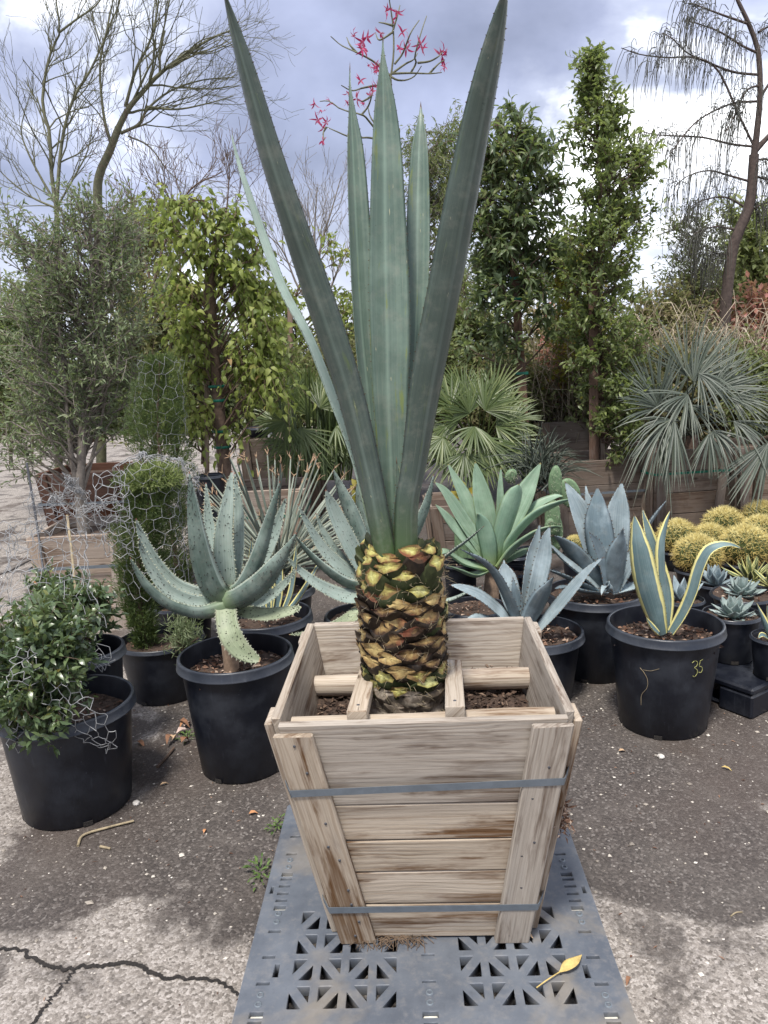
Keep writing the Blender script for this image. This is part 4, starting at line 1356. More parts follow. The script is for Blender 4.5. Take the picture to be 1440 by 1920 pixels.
x, Y_, R_, h_, zs_ = POTS['k']
Yk = Y_
ag = thing('blue_agave', 'slender blue agave with splayed narrow leaves beside the crate corner', 'agave', (x, Y_, zs_))
for c, Y, hint, mat in [
    ([(975, 1172, 26), (958, 1120, 38), (948, 1080, 36), (945, 1056, 6), (945, 1050, 2)], (Yk + .03, Yk + .1), (.1, -1, .3), 'blue'),
    ([(984, 1172, 24), (990, 1110, 30), (999, 1045, 32), (1006, 1010, 16), (1012, 983, 2)], (Yk + .04, Yk + .1), (.3, -.9, .2), 'blue'),
    ([(988, 1172, 24), (1004, 1110, 30), (1018, 1050, 32), (1024, 1010, 18), (1031, 988, 2)], (Yk + .02, Yk + .04), (-.2, -.9, .2), 'blue'),
    ([(972, 1176, 26), (955, 1130, 27), (930, 1080, 24), (905, 1052, 18), (880, 1038, 9), (862, 1029, 2)], (Yk, Yk - .06, Yk - .12), (.6, .6, .55), 'bluedark'),
    ([(984, 1180, 26), (1000, 1150, 48), (1018, 1116, 46), (1030, 1094, 18), (1038, 1082, 2)], (Yk - .03, Yk - .10), (-.4, .85, .3), 'bluedark'),
    ([(1000, 1190, 16), (1040, 1145, 28), (1078, 1100, 27), (1105, 1068, 16), (1130, 1046, 2)], (Yk - .03, Yk - .10, Yk - .16), (-.45, -.5, .75), 'blue'),
    ([(968, 1180, 22), (935, 1146, 32), (900, 1118, 30), (868, 1104, 20), (845, 1097, 3)], (Yk, Yk - .08, Yk - .12), (.3, -.5, .8), 'blue'),
    ([(970, 1190, 22), (935, 1176, 36), (900, 1166, 36), (880, 1168, 20), (868, 1174, 3)], (Yk - .02, Yk - .12, Yk - .16), (.1, -.5, .9), 'blue'),
    ([(970, 1170, 20), (968, 1130, 24), (964, 1100, 10), (962, 1085, 2)], (Yk + .03, Yk + .05), (0, -1, .2), 'bluedark')]:
    agave_leaf(ag, c, Y, hint, mat)

x, Y_, R_, h_, zs_ = POTS['l']
Yl = Y_
ag = thing('blue_agave', 'biggest blue agave, a dense upright rosette in the tall black pot', 'agave', (x, Y_, zs_))
for c, Y, hint, mat in [
    ([(1130, 1100, 30), (1110, 1030, 44), (1088, 965, 44), (1070, 925, 22), (1060, 905, 2)], (Yl + .06, Yl + .12), (.3, -.8, .3), 'blue'),
    ([(1136, 1100, 30), (1125, 1030, 40), (1110, 960, 26), (1101, 930, 10), (1098, 910, 2)], (Yl + .1, Yl + .18), (.1, -1, .2), 'blue'),
    ([(1140, 1100, 34), (1130, 1040, 52), (1122, 980, 50), (1121, 940, 26), (1120, 914, 2)], (Yl + .03, Yl + .05), (.1, .9, .3), 'blue'),
    ([(1146, 1100, 32), (1154, 1030, 46), (1158, 965, 44), (1162, 930, 24), (1166, 905, 2)], (Yl + .06, Yl + .1), (-.2, -.9, .25), 'blue'),
    ([(1130, 1104, 34), (1100, 1068, 48), (1070, 1032, 40), (1050, 1012, 18), (1038, 1004, 2)], (Yl - .02, Yl - .10), (.55, .7, .4), 'bluedark'),
    ([(1126, 1106, 20), (1092, 1076, 24), (1055, 1046, 20), (1035, 1026, 12), (1020, 1014, 2)], (Yl - .06, Yl - .14), (.4, -.4, .9), 'blue'),
    ([(1150, 1106, 34), (1154, 1066, 46), (1160, 1030, 38), (1165, 1005, 14), (1168, 992, 2)], (Yl - .06, Yl - .14), (-.15, .95, .2), 'bluedark'),
    ([(1140, 1106, 22), (1132, 1060, 26), (1118, 1020, 20), (1106, 1000, 2)], (Yl - .08, Yl - .12), (.4, -.8, .3), 'bluedark'),
    ([(1156, 1106, 28), (1176, 1070, 34), (1196, 1030, 30), (1212, 1000, 12), (1220, 985, 2)], (Yl - .02, Yl - .08), (-.6, -.3, .7), 'blue'),
    ([(1158, 1100, 30), (1185, 1040, 36), (1215, 985, 30), (1238, 952, 14), (1250, 938, 2)], (Yl + .1, Yl + .18), (-.6, .3, .6), 'bluedark'),
    ([(1128, 1108, 28), (1090, 1094, 34), (1050, 1076, 28), (1020, 1066, 2)], (Yl - .04, Yl - .10), (.2, .1, 1), 'bluedark'),
    ([(1134, 1110, 26), (1100, 1108, 32), (1062, 1102, 24), (1040, 1104, 2)], (Yl - .08, Yl - .18), (.2, .1, 1), 'bluedark'),
    ([(1146, 1112, 12), (1143, 1100, 17), (1137, 1097, 17), (1131, 1104, 11), (1128, 1116, 2)], (Yl - .14, Yl - .22), (-.8, -.5, .4), 'blue'),
    ([(1150, 1110, 24), (1190, 1100, 28), (1212, 1096, 2)], (Yl - .04, Yl - .10), (-.2, -.2, 1), 'blue')]:
    agave_leaf(ag, c, Y, hint, mat)

x, Y_, R_, h_, zs_ = POTS['m']
Ym = Y_
ag = thing('yellow_edged_agave', 'yellow-edged agave with one leaf arching over to the right, in the pot marked 35', 'agave', (x, Y_, zs_))
for c, Y, hint, mat in [
    ([(1248, 1182, 18), (1250, 1120, 26), (1235, 1060, 26), (1218, 1005, 20), (1208, 970, 8), (1205, 955, 2)], (Ym + .05, Ym + .10), (.1, -1, .2), 'varieg'),
    ([(1250, 1184, 18), (1246, 1130, 25), (1240, 1070, 26), (1240, 1020, 26), (1249, 980, 14), (1257, 957, 2)], (Ym + .03, Ym + .04), (-.5, .8, .25), 'varieg'),
    ([(1240, 1188, 24), (1226, 1140, 42), (1212, 1090, 46), (1202, 1040, 41), (1194, 995, 22), (1189, 965, 2)], (Ym - .01, Ym - .04, Ym - .03), (.25, .9, .2), 'varieg'),
    ([(1258, 1186, 16), (1280, 1150, 23), (1298, 1110, 25), (1310, 1068, 25), (1326, 1035, 24), (1348, 1022, 17), (1372, 1021, 8), (1390, 1028, 2)], (Ym - .02, Ym - .08, Ym - .1, Ym - .1), (-.75, -.55, .55), 'varieg'),
    ([(1236, 1188, 10), (1224, 1176, 15), (1216, 1166, 10), (1212, 1158, 2)], (Ym - .04, Ym - .08), (.3, -.6, .7), 'varieg')]:
    agave_leaf(ag, c, Y, hint, mat, teeth=.02, tooth=.005)

x, Y_, R_, h_, zs_ = POTS['f']
Yf = Y_
ag = thing('yellow_edged_agave', 'small yellow-edged agave in the pot behind the big spiny aloe', 'agave', (x, Y_, zs_))
for c, Y, hint in [
    ([(515, 1150, 16), (520, 1110, 22), (523, 1070, 16), (525, 1045, 2)], (Yf, Yf), (0, -1, .2)),
    ([(505, 1150, 14), (508, 1105, 18), (505, 1060, 12), (500, 1030, 2)], (Yf, Yf), (0, -1, .2)),
    ([(530, 1150, 12), (545, 1110, 14), (553, 1060, 14), (556, 1020, 2)], (Yf - .03, Yf - .06), (-.6, -.6, .3)),
    ([(500, 1152, 12), (480, 1110, 16), (470, 1065, 12), (472, 1010, 2)], (Yf - .02, Yf - .02), (.4, -.8, .3)),
    ([(535, 1152, 12), (560, 1120, 14), (585, 1080, 10), (600, 1050, 2)], (Yf, Yf + .05), (-.4, -.5, .8))]:
    agave_leaf(ag, c, Y, hint, 'varieg', teeth=.03, tooth=.004)

# soft pale green agave on its own short trunk
Yc = 4.15
base = at(924, 1060, Yc)
ag = thing('pale_green_agave', 'broad smooth pale green agave rosette on a short pale trunk, right of the scaly trunk', 'agave', (base[0], Yc, 0))
mb = MB(); tubes(mb, smooth_curve([(base[0] - .01, Yc, 0.0), (base[0] - .015, Yc, .2), tuple(base)], 12), np.linspace(.055, .04, 12), 12)
mb.build('trunk', M['aloe_stem'], ag)
for c, Y, hint in [
    ([(924, 1052, 24), (918, 1000, 36), (905, 940, 38), (896, 895, 22), (891, 866, 2)], (Yc + .05, Yc + .12), (.1, -1, .3)),
    ([(922, 1052, 22), (900, 1000, 32), (872, 935, 30), (852, 895, 16), (840, 870, 2)], (Yc + .06, Yc + .12), (.4, -.8, .4)),
    ([(932, 1050, 18), (938, 980, 18), (938, 920, 12), (939, 877, 2)], (Yc + .12, Yc + .2), (0, -1, .3)),
    ([(935, 1050, 24), (955, 990, 36), (980, 935, 40), (1000, 895, 22), (1014, 868, 2)], (Yc + .08, Yc + .14), (-.3, -.85, .4)),
    ([(918, 1056, 24), (890, 1010, 34), (858, 960, 34), (833, 922, 20), (815, 904, 2)], (Yc + .02, Yc + .0), (.4, -.65, .6)),
    ([(918, 1060, 24), (880, 1020, 36), (848, 985, 34), (828, 960, 18), (816, 946, 2)], (Yc - .02, Yc - .10), (.4, -.5, .8)),
    ([(928, 1054, 26), (942, 1000, 40), (958, 950, 44), (968, 922, 32), (973, 908, 3)], (Yc - .03, Yc - .06), (-.25, .85, .35)),
    ([(934, 1058, 24), (965, 1005, 38), (1005, 965, 40), (1045, 945, 26), (1076, 934, 2)], (Yc + .0, Yc - .06), (-.35, .5, .8)),
    ([(938, 1056, 22), (970, 990, 28), (1005, 950, 28), (1040, 932, 18), (1056, 930, 2)], (Yc + .08, Yc + .1), (-.3, -.3, .9)),
    ([(934, 1062, 24), (965, 1025, 36), (1005, 998, 36), (1038, 988, 24), (1056, 988, 2)], (Yc - .05, Yc - .14), (-.2, .3, .9)),
    ([(920, 1062, 24), (915, 1020, 34), (906, 985, 30), (899, 968, 12), (895, 964, 2)], (Yc - .06, Yc - .12), (.1, .95, .3)),
    ([(914, 1066, 20), (870, 1055, 28), (835, 1035, 24), (812, 1045, 2)], (Yc - .06, Yc - .14), (.1, -.2, 1)),
    ([(916, 1068, 22), (890, 1078, 30), (860, 1068, 24), (838, 1060, 2)], (Yc - .08, Yc - .16), (.1, .1, 1)),
    ([(930, 1062, 22), (950, 1050, 30), (985, 1035, 24), (1010, 1030, 2)], (Yc - .02, Yc - .02), (-.1, -.2, 1))]:
    agave_leaf(ag, c, Y, hint, 'atten', thick=.012, cup=.17, teeth=0, spine=0)


def rosette(name, label, cx, cy, Y, n, Rl, w, mat, pr, el0=15, el1=85, thick=.008, cup=.18, teeth=.012, tooth=.003, curve=.25, z=None, varieties=3, group=None, shape=(.55, 1.0, .75)):
    p = at(cx, cy, Y)
    if z is not None:
        p[2] = z
    root = thing(name, label, 'agave' if 'agave' in label else 'plant', tuple(p), group)
    meshes = []
    for v_ in range(varieties):
        mb = MB()
        t = np.linspace(0, 1, 6)
        pts = np.stack((t, 0 * t, curve * (t ** 2 - t) * (.7 + .3 * v_)), -1)
        wid = np.interp(t, [0, .25, .55, .85, 1], [shape[0] * w, w * .85, w * shape[1], w * shape[2] * .6, w * .03])
        blade(mb, pts * Rl, wid, (0, 0, 1), thick, cup=cup, teeth=teeth, tooth=tooth, K=16, ns=7, spine=Rl * .05)
        meshes.append(mb.mesh('leaf', [M[mat], M[pr]]))
    for i in range(n):
        f = i / max(1, n - 1)
        el = math.radians(el0 + (el1 - el0) * f + rng.uniform(-5, 5))
        az_ = i * 2.39996 + rng.uniform(-.15, .15)
        o = link('leaf', meshes[i % varieties], root, local=True)
        o.rotation_euler = (rng.uniform(-.12, .12), -el, az_)
        s = rng.uniform(.85, 1.08) * (1 - .18 * f)
        o.scale = (s, s, s)
    return root


M['artichoke'] = succulent('artichoke_agave_skin', (.20, .26, .245), (.30, .36, .345), tipc=(.07, .04, .03), under=(.13, .18, .165), rough=.55, fibre=.1, bloom=.5)
M['stripe'] = succulent('striped_agave_skin', (.06, .085, .035), (.10, .13, .05), margin=(.58, .56, .22), mw=.17, tipc=(.10, .06, .035), rough=.5, fibre=.1, bloom=.3)
rosette('artichoke_agave', 'silvery artichoke agave at the front of the black pallet', 1376, 1136, POTS['n1'][1], 26, .125, .062, 'artichoke', 'thorn', 8, 82, z=POTS['n1'][4])
rosette('artichoke_agave', 'silvery artichoke agave behind the front one on the black pallet', 1392, 1100, POTS['n2'][1], 26, .13, .066, 'artichoke', 'thorn', 8, 82, z=POTS['n2'][4])
rosette('small_blue_agave', 'pale blue agave rosette in front of the golden barrel cacti', 1342, 1082, POTS['n5'][1], 18, .15, .062, 'blue', 'thorn', 8, 80, z=POTS['n5'][4])
rosette('small_blue_agave', 'small blue agave with few upright leaves right behind the pot marked 35', 1278, 1112, POTS['n4'][1], 9, .17, .055, 'blue', 'thorn', 35, 80, z=POTS['n4'][4])
rosette('striped_agave', 'striped yellow and green agave rosette below the barrel cacti', 1408, 1080, POTS['n6'][1], 24, .19, .04, 'stripe', 'thorn', 12, 82, z=POTS['n6'][4], curve=.15)
rosette('striped_agave', 'tiny striped agave at the right edge above the pallet pots', 1446, 1100, 4.15, 18, .15, .032, 'stripe', 'thorn', 12, 80, curve=.15)
p_ = POTS['n3']
ag = thing('yellow_edged_agave', 'narrow yellow-edged agave in the small pot at the right edge', 'agave', (p_[0], p_[1], p_[4]))
for c, hint in [([(1448, 1198, 10), (1436, 1170, 14), (1422, 1138, 3), (1418, 1130, 1)], (.5, .6, .4)), ([(1450, 1198, 10), (1444, 1165, 13), (1438, 1135, 2)], (.1, -1, .2)), ([(1455, 1198, 10), (1462, 1160, 14), (1470, 1125, 2)], (-.4, -.8, .2)), ([(1446, 1200, 8), (1430, 1190, 10), (1422, 1196, 2)], (.2, -.6, .7))]:
    agave_leaf(ag, c, (p_[1], p_[1] - .03), hint, 'varieg', teeth=.02, tooth=.003)

# grey yucca with frayed tips
x, Y_, R_, h_, zs_ = POTS['g']
yu = thing('grey_yucca', 'spiky grey yucca with a fan of thin frayed leaf tips behind the big spiny aloe', 'yucca', (x, Y_, zs_))
M['yucca'] = succulent('grey_yucca_skin', (.17, .215, .175), (.26, .30, .25), margin=(.38, .36, .26), mw=.1, tipc=(.34, .22, .13), rough=.6, fibre=.1, bloom=.4)
M['fray'] = plain('frayed_tip', (.40, .27, .17), .8, .3, 60)
cen = at(520, 1075, Y_)
for i in range(110):
    a = rng.uniform(-1.35, 1.35)
    tipx = 520 + 178 * math.sin(a) * rng.uniform(.8, 1.1)
    tipy = 1070 - 235 * (math.cos(a) ** .8) * rng.uniform(.72, 1.03)
    if i > 80:
        tipy = 1070 + rng.uniform(-110, 30)
    dY = rng.uniform(-.4, .35)
    tip = at(tipx, tipy, Y_ + dY)
    st = cen + rng.normal(size=3) * .02
    mid = (st + tip) / 2 + np.array((0, 0, .015))
    mb = MB()
    blade(mb, [st, mid, tip], [.017, .014, .007], (-(tip - st)[0] * .5, -1, .5), .005, cup=.2, ns=3, K=7)
    d = unit(tip - mid)
    for _ in range(rng.integers(2, 5)):
        e_ = tip + unit(d + rng.normal(size=3) * .7) * rng.uniform(.02, .05)
        tubes(mb, [tip - d * .01, (tip + e_) / 2 + rng.normal(size=3) * .004, e_], (.003, .002, .0008), 3, mi=1)
    mb.build('leaf', [M['yucca'], M['fray']], yu)

# golden barrel cacti
M['cactus_skin'] = plain('cactus_skin', (.055, .07, .02), .7, .35, 30)
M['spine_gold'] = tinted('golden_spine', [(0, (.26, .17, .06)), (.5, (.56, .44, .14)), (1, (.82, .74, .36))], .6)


def barrel(label, px, py, r_px, Y):
    c = at(px, py, Y)
    r = r_px * depth(py, Y) / F * .86
    root = thing('barrel_cactus', label, 'cactus', (c[0], Y, c[2] - r * .75), 'golden barrel cacti')
    nr = 22
    mb = MB()
    na = nr * 6
    ph = np.linspace(0, 2 * np.pi, na, endpoint=False)
    th_ = np.linspace(.0, 2.35, 14)
    rr = r * np.sin(th_)[:, None] * (1 + .15 * np.cos(nr * ph)[None])
    V = np.stack((rr * np.cos(ph), rr * np.sin(ph), np.broadcast_to((r * .86 * np.cos(th_))[:, None], rr.shape)), -1) + (c[0], Y, c[2])
    i = np.arange(13)[:, None] * na; j = np.arange(na)[None]
    q = np.stack((i + j, i + na + j, i + na + (j + 1) % na, i + (j + 1) % na), -1).reshape(-1, 4)
    mb.add(V, q)
    mb.build('body', M['cactus_skin'], root)
    # spines: clusters along each rib
    th2 = np.linspace(.10, 2.1, 13)
    A, B = np.meshgrid(th2, np.arange(nr) * 2 * np.pi / nr)
    A = A.ravel(); B = B.ravel()
    rep = 8
    A = np.repeat(A, rep) + rng.normal(size=len(A) * rep) * .02; B = np.repeat(B, rep)
    nrm = np.stack((np.sin(A) * np.cos(B), np.sin(A) * np.sin(B), np.cos(A)), -1)
    P = np.array((c[0], Y, c[2])) + nrm * np.array((r * 1.06, r * 1.06, r * .88))
    D = unit(nrm + rng.normal(size=nrm.shape) * .85)
    L = r * rng.uniform(.16, .40, (len(P), 1))
    mb = MB()
    top_light = np.clip(.42 + .38 * nrm[:, 2] + rng.uniform(-.25, .25, len(P)), 0, 1)  # spines brighter towards the top, overhead light put into their tint
    tubes(mb, np.stack((P, P + D * L), 1), np.array((r * .014, r * .005)), 3, tint=top_light)
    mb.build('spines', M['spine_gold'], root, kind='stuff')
    # the black pot below it
    return root


for lab, px, py, r_, Y in [
    ('golden barrel cactus nearest the arching yellow-edged leaf, foremost of the group', 1308, 1040, 42, 4.95),
    ('big golden barrel cactus above the striped rosette', 1397, 1026, 46, 5.1),
    ('golden barrel cactus between two larger ones in the middle of the group', 1331, 1012, 33, 5.4),
    ('golden barrel cactus at the left of the group, beside the yellow-edged agave leaves', 1270, 1008, 37, 5.45),
    ('golden barrel cactus at the back, in front of the old wooden box corner', 1357, 985, 37, 5.85),
    ('golden barrel cactus at the right edge, in the row behind the biggest', 1424, 998, 35, 5.6),
    ('golden barrel cactus farthest back at the right edge', 1428, 971, 35, 6.1),
    ('small golden barrel cactus seen through the gap right of the biggest blue agave', 1180, 1003, 24, 5.3),
    ('small golden barrel cactus low behind the biggest blue agave', 1178, 1034, 20, 5.0),
    ('golden barrel cactus half hidden left of the biggest blue agave', 1078, 1022, 20, 5.2)]:
    barrel(lab, px, py, r_, Y)
pot('q1', 'black pot under the foremost golden barrel cactus', 1308, 84, 1066, Y=4.95, fill=.9, chips=20, band=.016, lip=.006)
pot('q2', 'black pot under the big golden barrel cactus above the striped rosette', 1397, 90, 1052, Y=5.1, fill=.9, chips=20, band=.016, lip=.006)
pot('q3', 'black pot under the left golden barrel cactus of the group', 1270, 74, 1030, Y=5.45, fill=.9, chips=20, band=.016, lip=.006)
pot('q4', 'black pot under the middle golden barrel cactus of the group', 1331, 66, 1030, Y=5.4, fill=.9, chips=20, band=.016, lip=.006)
pot('q5', 'black pot under the back golden barrel cactus by the box corner', 1357, 72, 1008, Y=5.85, fill=.9, chips=20, band=.016, lip=.006)
pot('q6', 'black pot under the right-edge golden barrel cactus in the second row', 1424, 70, 1020, Y=5.6, fill=.9, chips=20, band=.016, lip=.006)
pot('q7', 'black pot under the farthest golden barrel cactus at the right edge', 1428, 70, 992, Y=6.1, fill=.9, chips=20, band=.016, lip=.006)
pot('q8', 'black pot under the small golden barrel cacti by the biggest blue agave', 1179, 60, 1044, Y=5.12, fill=.9, chips=20, band=.016, lip=.006)
pot('q9', 'black pot under the half hidden golden barrel cactus left of the biggest blue agave', 1078, 50, 1036, Y=5.2, fill=.9, chips=20, band=.016, lip=.006)


# ------------------------------------------------------------------ old wooden planter boxes
def oldbox(label, fl, fr, ytop, Y, htop, hbot, depth_, mat, taper=.06, nb=4, strap_=None, yaw=0.0, soil=True, rim=.0):
    """fl, fr: left and right pixel of the front rim; tapering plank box with cleats, on the ground unless hbot is given"""
    a, b = at(fl, ytop, Y), at(fr, ytop, Y)
    W = np.linalg.norm(b - a); cx = (a[0] + b[0]) / 2
    root = thing('wooden_box', label, 'planter box', (cx, Y, 0), 'old wooden planter boxes')
    c_, s_ = math.cos(yaw), math.sin(yaw)

    def L(x, y, z):
        return (cx + x * c_ - y * s_, Y + x * s_ + y * c_, z)
    hh = np.linspace(hbot, htop, nb + 1)

    def half(z):
        return W / 2 - taper * (htop - z) / (htop - hbot)
    cyy = depth_ / 2

    def fpt(k, u, z, d):
        hx = half(z) + d; hy = depth_ / 2 - taper * (htop - z) / (htop - hbot) + d
        return [L(u, cyy - hy, z), L(hx, cyy + u, z), L(-u, cyy + hy, z), L(-hx, cyy - u, z)][k]
    m = M[mat]
    for k in range(4):
        for i in range(nb):
            z0, z1 = hh[i] + .002, hh[i + 1] - .002 + rng.uniform(-.002, .003)
            base = (half if k in (0, 2) else lambda z: depth_ / 2 - taper * (htop - z) / (htop - hbot))
            e0, e1 = base(z0) + (.0 if k in (0, 2) else -.021), base(z1) + (.0 if k in (0, 2) else -.021)
            pr = .004 * rng.random()
            c = [fpt(k, -e0, z0, -.02), fpt(k, e0, z0, -.02), fpt(k, e0, z0, pr), fpt(k, -e0, z0, pr), fpt(k, -e1, z1, -.02), fpt(k, e1, z1, -.02), fpt(k, e1, z1, pr), fpt(k, -e1, z1, pr)]
            c = [c[i_] for i_ in (3, 2, 1, 0, 7, 6, 5, 4)]
            hexa(c, .003, np.array(c[1]) - np.array(c[0]), m, 'plank', root, .002)
        if k in (0, 1, 3):
            for sg in (-1, 1):
                e0, e1 = half(hh[0]) if k == 0 else depth_ / 2 - taper, half(hh[-1]) if k == 0 else depth_ / 2
                if k: e0 -= .03; e1 -= .03
                ua, ub = sorted((sg * e0, sg * (e0 - .08))); va, vb = sorted((sg * e1, sg * (e1 - .08)))
                c = [fpt(k, ua, hh[0], .006), fpt(k, ub, hh[0], .006), fpt(k, ub, hh[0], .026), fpt(k, ua, hh[0], .026), fpt(k, va, htop - .012, .006), fpt(k, vb, htop - .012, .006), fpt(k, vb, htop - .012, .026), fpt(k, va, htop - .012, .026)]
                c = [c[i_] for i_ in (3, 2, 1, 0, 7, 6, 5, 4)]
                hexa(c, .003, np.array(c[4]) - np.array(c[0]), m, 'cleat', root, .002)
    if strap_:
        for fz, mm in strap_:
            z = hbot + (htop - hbot) * fz
            for k in (0, 1, 3):
                e = (half(z) if k in (0, 2) else depth_ / 2 - taper * (1 - fz)) + .028
                c = [fpt(k, -e, z, .027), fpt(k, e, z, .027), fpt(k, e, z, .030), fpt(k, -e, z, .030)]
                c = [c[i_] for i_ in (3, 2, 1, 0)]
                c = c + [(p[0], p[1], p[2] + .02) for p in c]
                hexa(c, 0, None, M[mm], 'strap', root)
    if soil:
        mb = MB()
        z = htop - .06
        V = [L(x, y, z) for x, y in ((-W / 2 + .02, .02), (W / 2 - .02, .02), (W / 2 - .02, depth_ - .02), (-W / 2 + .02, depth_ - .02))]
        mb.add(V, [0, 1, 2, 3]); mb.build('soil', M['soil'], root)
    return root


oldbox('weathered grey wooden box at the left, holding the grey-leaved olive tree', 52, 232, 1010, 4.62, at(0, 1010, 4.62)[2], 0.0, .60, 'wood_grey', .05, 4, [(.66, 'strap')], yaw=.03)
oldbox('dark red-brown wooden box at the left, behind the olive tree trunk', 66, 236, 893, 5.75, at(0, 893, 5.75)[2], 0.0, .60, 'wood_red', .07, 4, [(.72, 'strap')], yaw=-.05)
oldbox('grey wooden box behind the yucca, with a green tie round it', 385, 565, 942, 5.6, at(0, 942, 5.6)[2], 0.0, .6, 'wood_grey', .05, 4, [(.7, 'tie')])
oldbox('brown wooden box behind the pale green agave, right of the scaly trunk', 806, 900, 950, 5.5, at(800, 950, 5.5)[2], 0.0, .6, 'wood_old', .05, 4)
oldbox('grey-brown wooden box with the brown tree stake standing in it', 1040, 1232, 913, 6.6, at(0, 913, 6.6)[2], 0.0, .7, 'wood_old', .05, 3, [(.55, 'strap')], yaw=.10)
oldbox('wooden box with a green band under the big blue-grey fan palm', 1224, 1372, 900, 6.45, at(0, 900, 6.45)[2], 0.0, .7, 'wood_old', .05, 4, [(.72, 'tie')], yaw=.12)
oldbox('dark wooden box at the right edge beneath hanging palm fronds', 1384, 1560, 900, 6.9, at(0, 900, 6.9)[2], 0.0, .7, 'wood_old', .05, 5)
oldbox('dark wooden box with a pale top edge behind the pale green agave and fan palm', 1015, 1120, 862, 7.9, at(0, 838, 7.9)[2], 0.0, .7, 'wood_old', .04, 4)
oldbox('far wooden box between the green fan palm and the brown stake', 1010, 1100, 808, 9.6, at(0, 808, 9.6)[2], 0.0, .7, 'wood', .03, 3)
# black pot on a stand of box in the shade
oldbox('shaded wooden box carrying the black hanging-tag pot', 452, 600, 845, 7.0, at(0, 845, 7.0)[2], 0.0, .6, 'wood_old', .04, 4)
pot('s1', 'black pot with a white tag, raised on a wooden box in the shade at mid-left', 490, 62, 800, Y=7.25, base=at(0, 845, 7.0)[2] - .004, fill=.9, chips=20, band=.02, lip=.008)
pot('s2', 'black pot in the shade beside the light green tree trunk', 392, 60, 890, Y=5.5, base=0.0, fill=.9, chips=0, band=.02, lip=.008)
mb = MB()
pp = POTS['s1']
P = at(506, 815, 7.02)
hexa([P + np.array(d) for d in [(-.02, 0, -.025), (.02, 0, -.02), (.02, .003, -.02), (-.02, .003, -.025), (-.018, 0, .02), (.02, 0, .022), (.02, .003, .022), (-.018, .003, .02)]], 0, None, plain('paper_tag', (.7, .7, .7), .7, .1, 30), 'plant_tag', None)
tagtop(bpy.data.objects['plant_tag'], 'white tag on the raised black pot at mid-left', 'tag')


# ------------------------------------------------------------------ trees
M['f_olive'] = foliage_mat('olive_leaves', [(0, (.095, .135, .068)), (.5, (.19, .24, .13)), (.85, (.28, .32, .19)), (1, (.37, .39, .27))], .35, .5)
M['f_light'] = foliage_mat('light_green_leaves', [(0, (.13, .18, .045)), (.5, (.26, .32, .085)), (.82, (.38, .42, .13)), (.95, (.38, .37, .11)), (1, (.45, .30, .15))], .55, .5)
M['f_dark'] = foliage_mat('dark_green_leaves', [(0, (.06, .092, .05)), (.5, (.135, .18, .092)), (.85, (.21, .26, .135)), (1, (.27, .29, .14))], .5, .36)
M['f_ficus'] = foliage_mat('glossy_green_leaves', [(0, (.09, .13, .05)), (.5, (.19, .24, .095)), (.85, (.28, .33, .13)), (.96, (.27, .31, .09)), (1, (.46, .40, .09))], .55, .36, .5)
M['f_juniper'] = foliage_mat('juniper_needles', [(0, (.035, .062, .022)), (.5, (.075, .115, .040)), (.85, (.125, .17, .065)), (1, (.18, .21, .09))], .35, .6)
M['f_junglow'] = foliage_mat('fresh_juniper_tips', [(0, (.13, .18, .06)), (.6, (.27, .33, .12)), (1, (.40, .43, .20))], .3, .6)
M['f_myrtle'] = foliage_mat('small_myrtle_leaves', [(0, (.04, .07, .038)), (.5, (.095, .14, .070)), (.82, (.16, .21, .09)), (.92, (.25, .25, .07)), (1, (.30, .15, .06))], .3, .3, .6)
M['f_thicket'] = foliage_mat('thicket_leaves', [(0, (.13, .14, .07)), (.5, (.23, .235, .11)), (.8, (.33, .29, .16)), (1, (.40, .31, .20))], .5, .6)
M['f_red'] = foliage_mat('red_leaves', [(0, (.26, .11, .10)), (.5, (.48, .20, .17)), (.8, (.56, .32, .24)), (1, (.46, .40, .22))], .45, .6)
M['f_autumn'] = foliage_mat('yellow_leaves', [(0, (.12, .13, .02)), (.5, (.26, .23, .03)), (1, (.42, .30, .05))], .45, .6)
M['f_far'] = foliage_mat('far_leaves', [(0, (.11, .14, .065)), (.5, (.20, .24, .10)), (1, (.31, .33, .14))], .4, .6)
M['f_dry'] = tinted('dry_grass', [(0, (.20, .17, .12)), (.5, (.36, .30, .22)), (1, (.52, .45, .35))], .8)
M['f_fan'] = foliage_mat('fan_palm_leaf', [(0, (.036, .058, .017)), (.5, (.080, .116, .034)), (1, (.19, .22, .075))], .28, .42, .5)
M['f_grey'] = foliage_mat('grey_palm_leaf', [(0, (.030, .042, .032)), (.5, (.070, .088, .068)), (1, (.20, .22, .175))], .18, .45, .45)


def sample_crown(ells, n):
    """random points in ellipsoids given as (px, py, rx, ry, Y, depth radius in m, weight)"""
    w = np.array([e_[2] * e_[3] * (e_[6] if len(e_) > 6 else 1) for e_ in ells], float); w /= w.sum()
    k = rng.choice(len(ells), n, p=w)
    E_ = np.array([e_[:6] for e_ in ells])[k]
    d = unit(rng.normal(size=(n, 3))) * (rng.uniform(0.12, 1, (n, 1)) ** (1 / 2.6))
    return at_arr(E_[:, 0] + d[:, 0] * E_[:, 2], E_[:, 1] + d[:, 1] * E_[:, 3], E_[:, 4] + d[:, 2] * E_[:, 5])


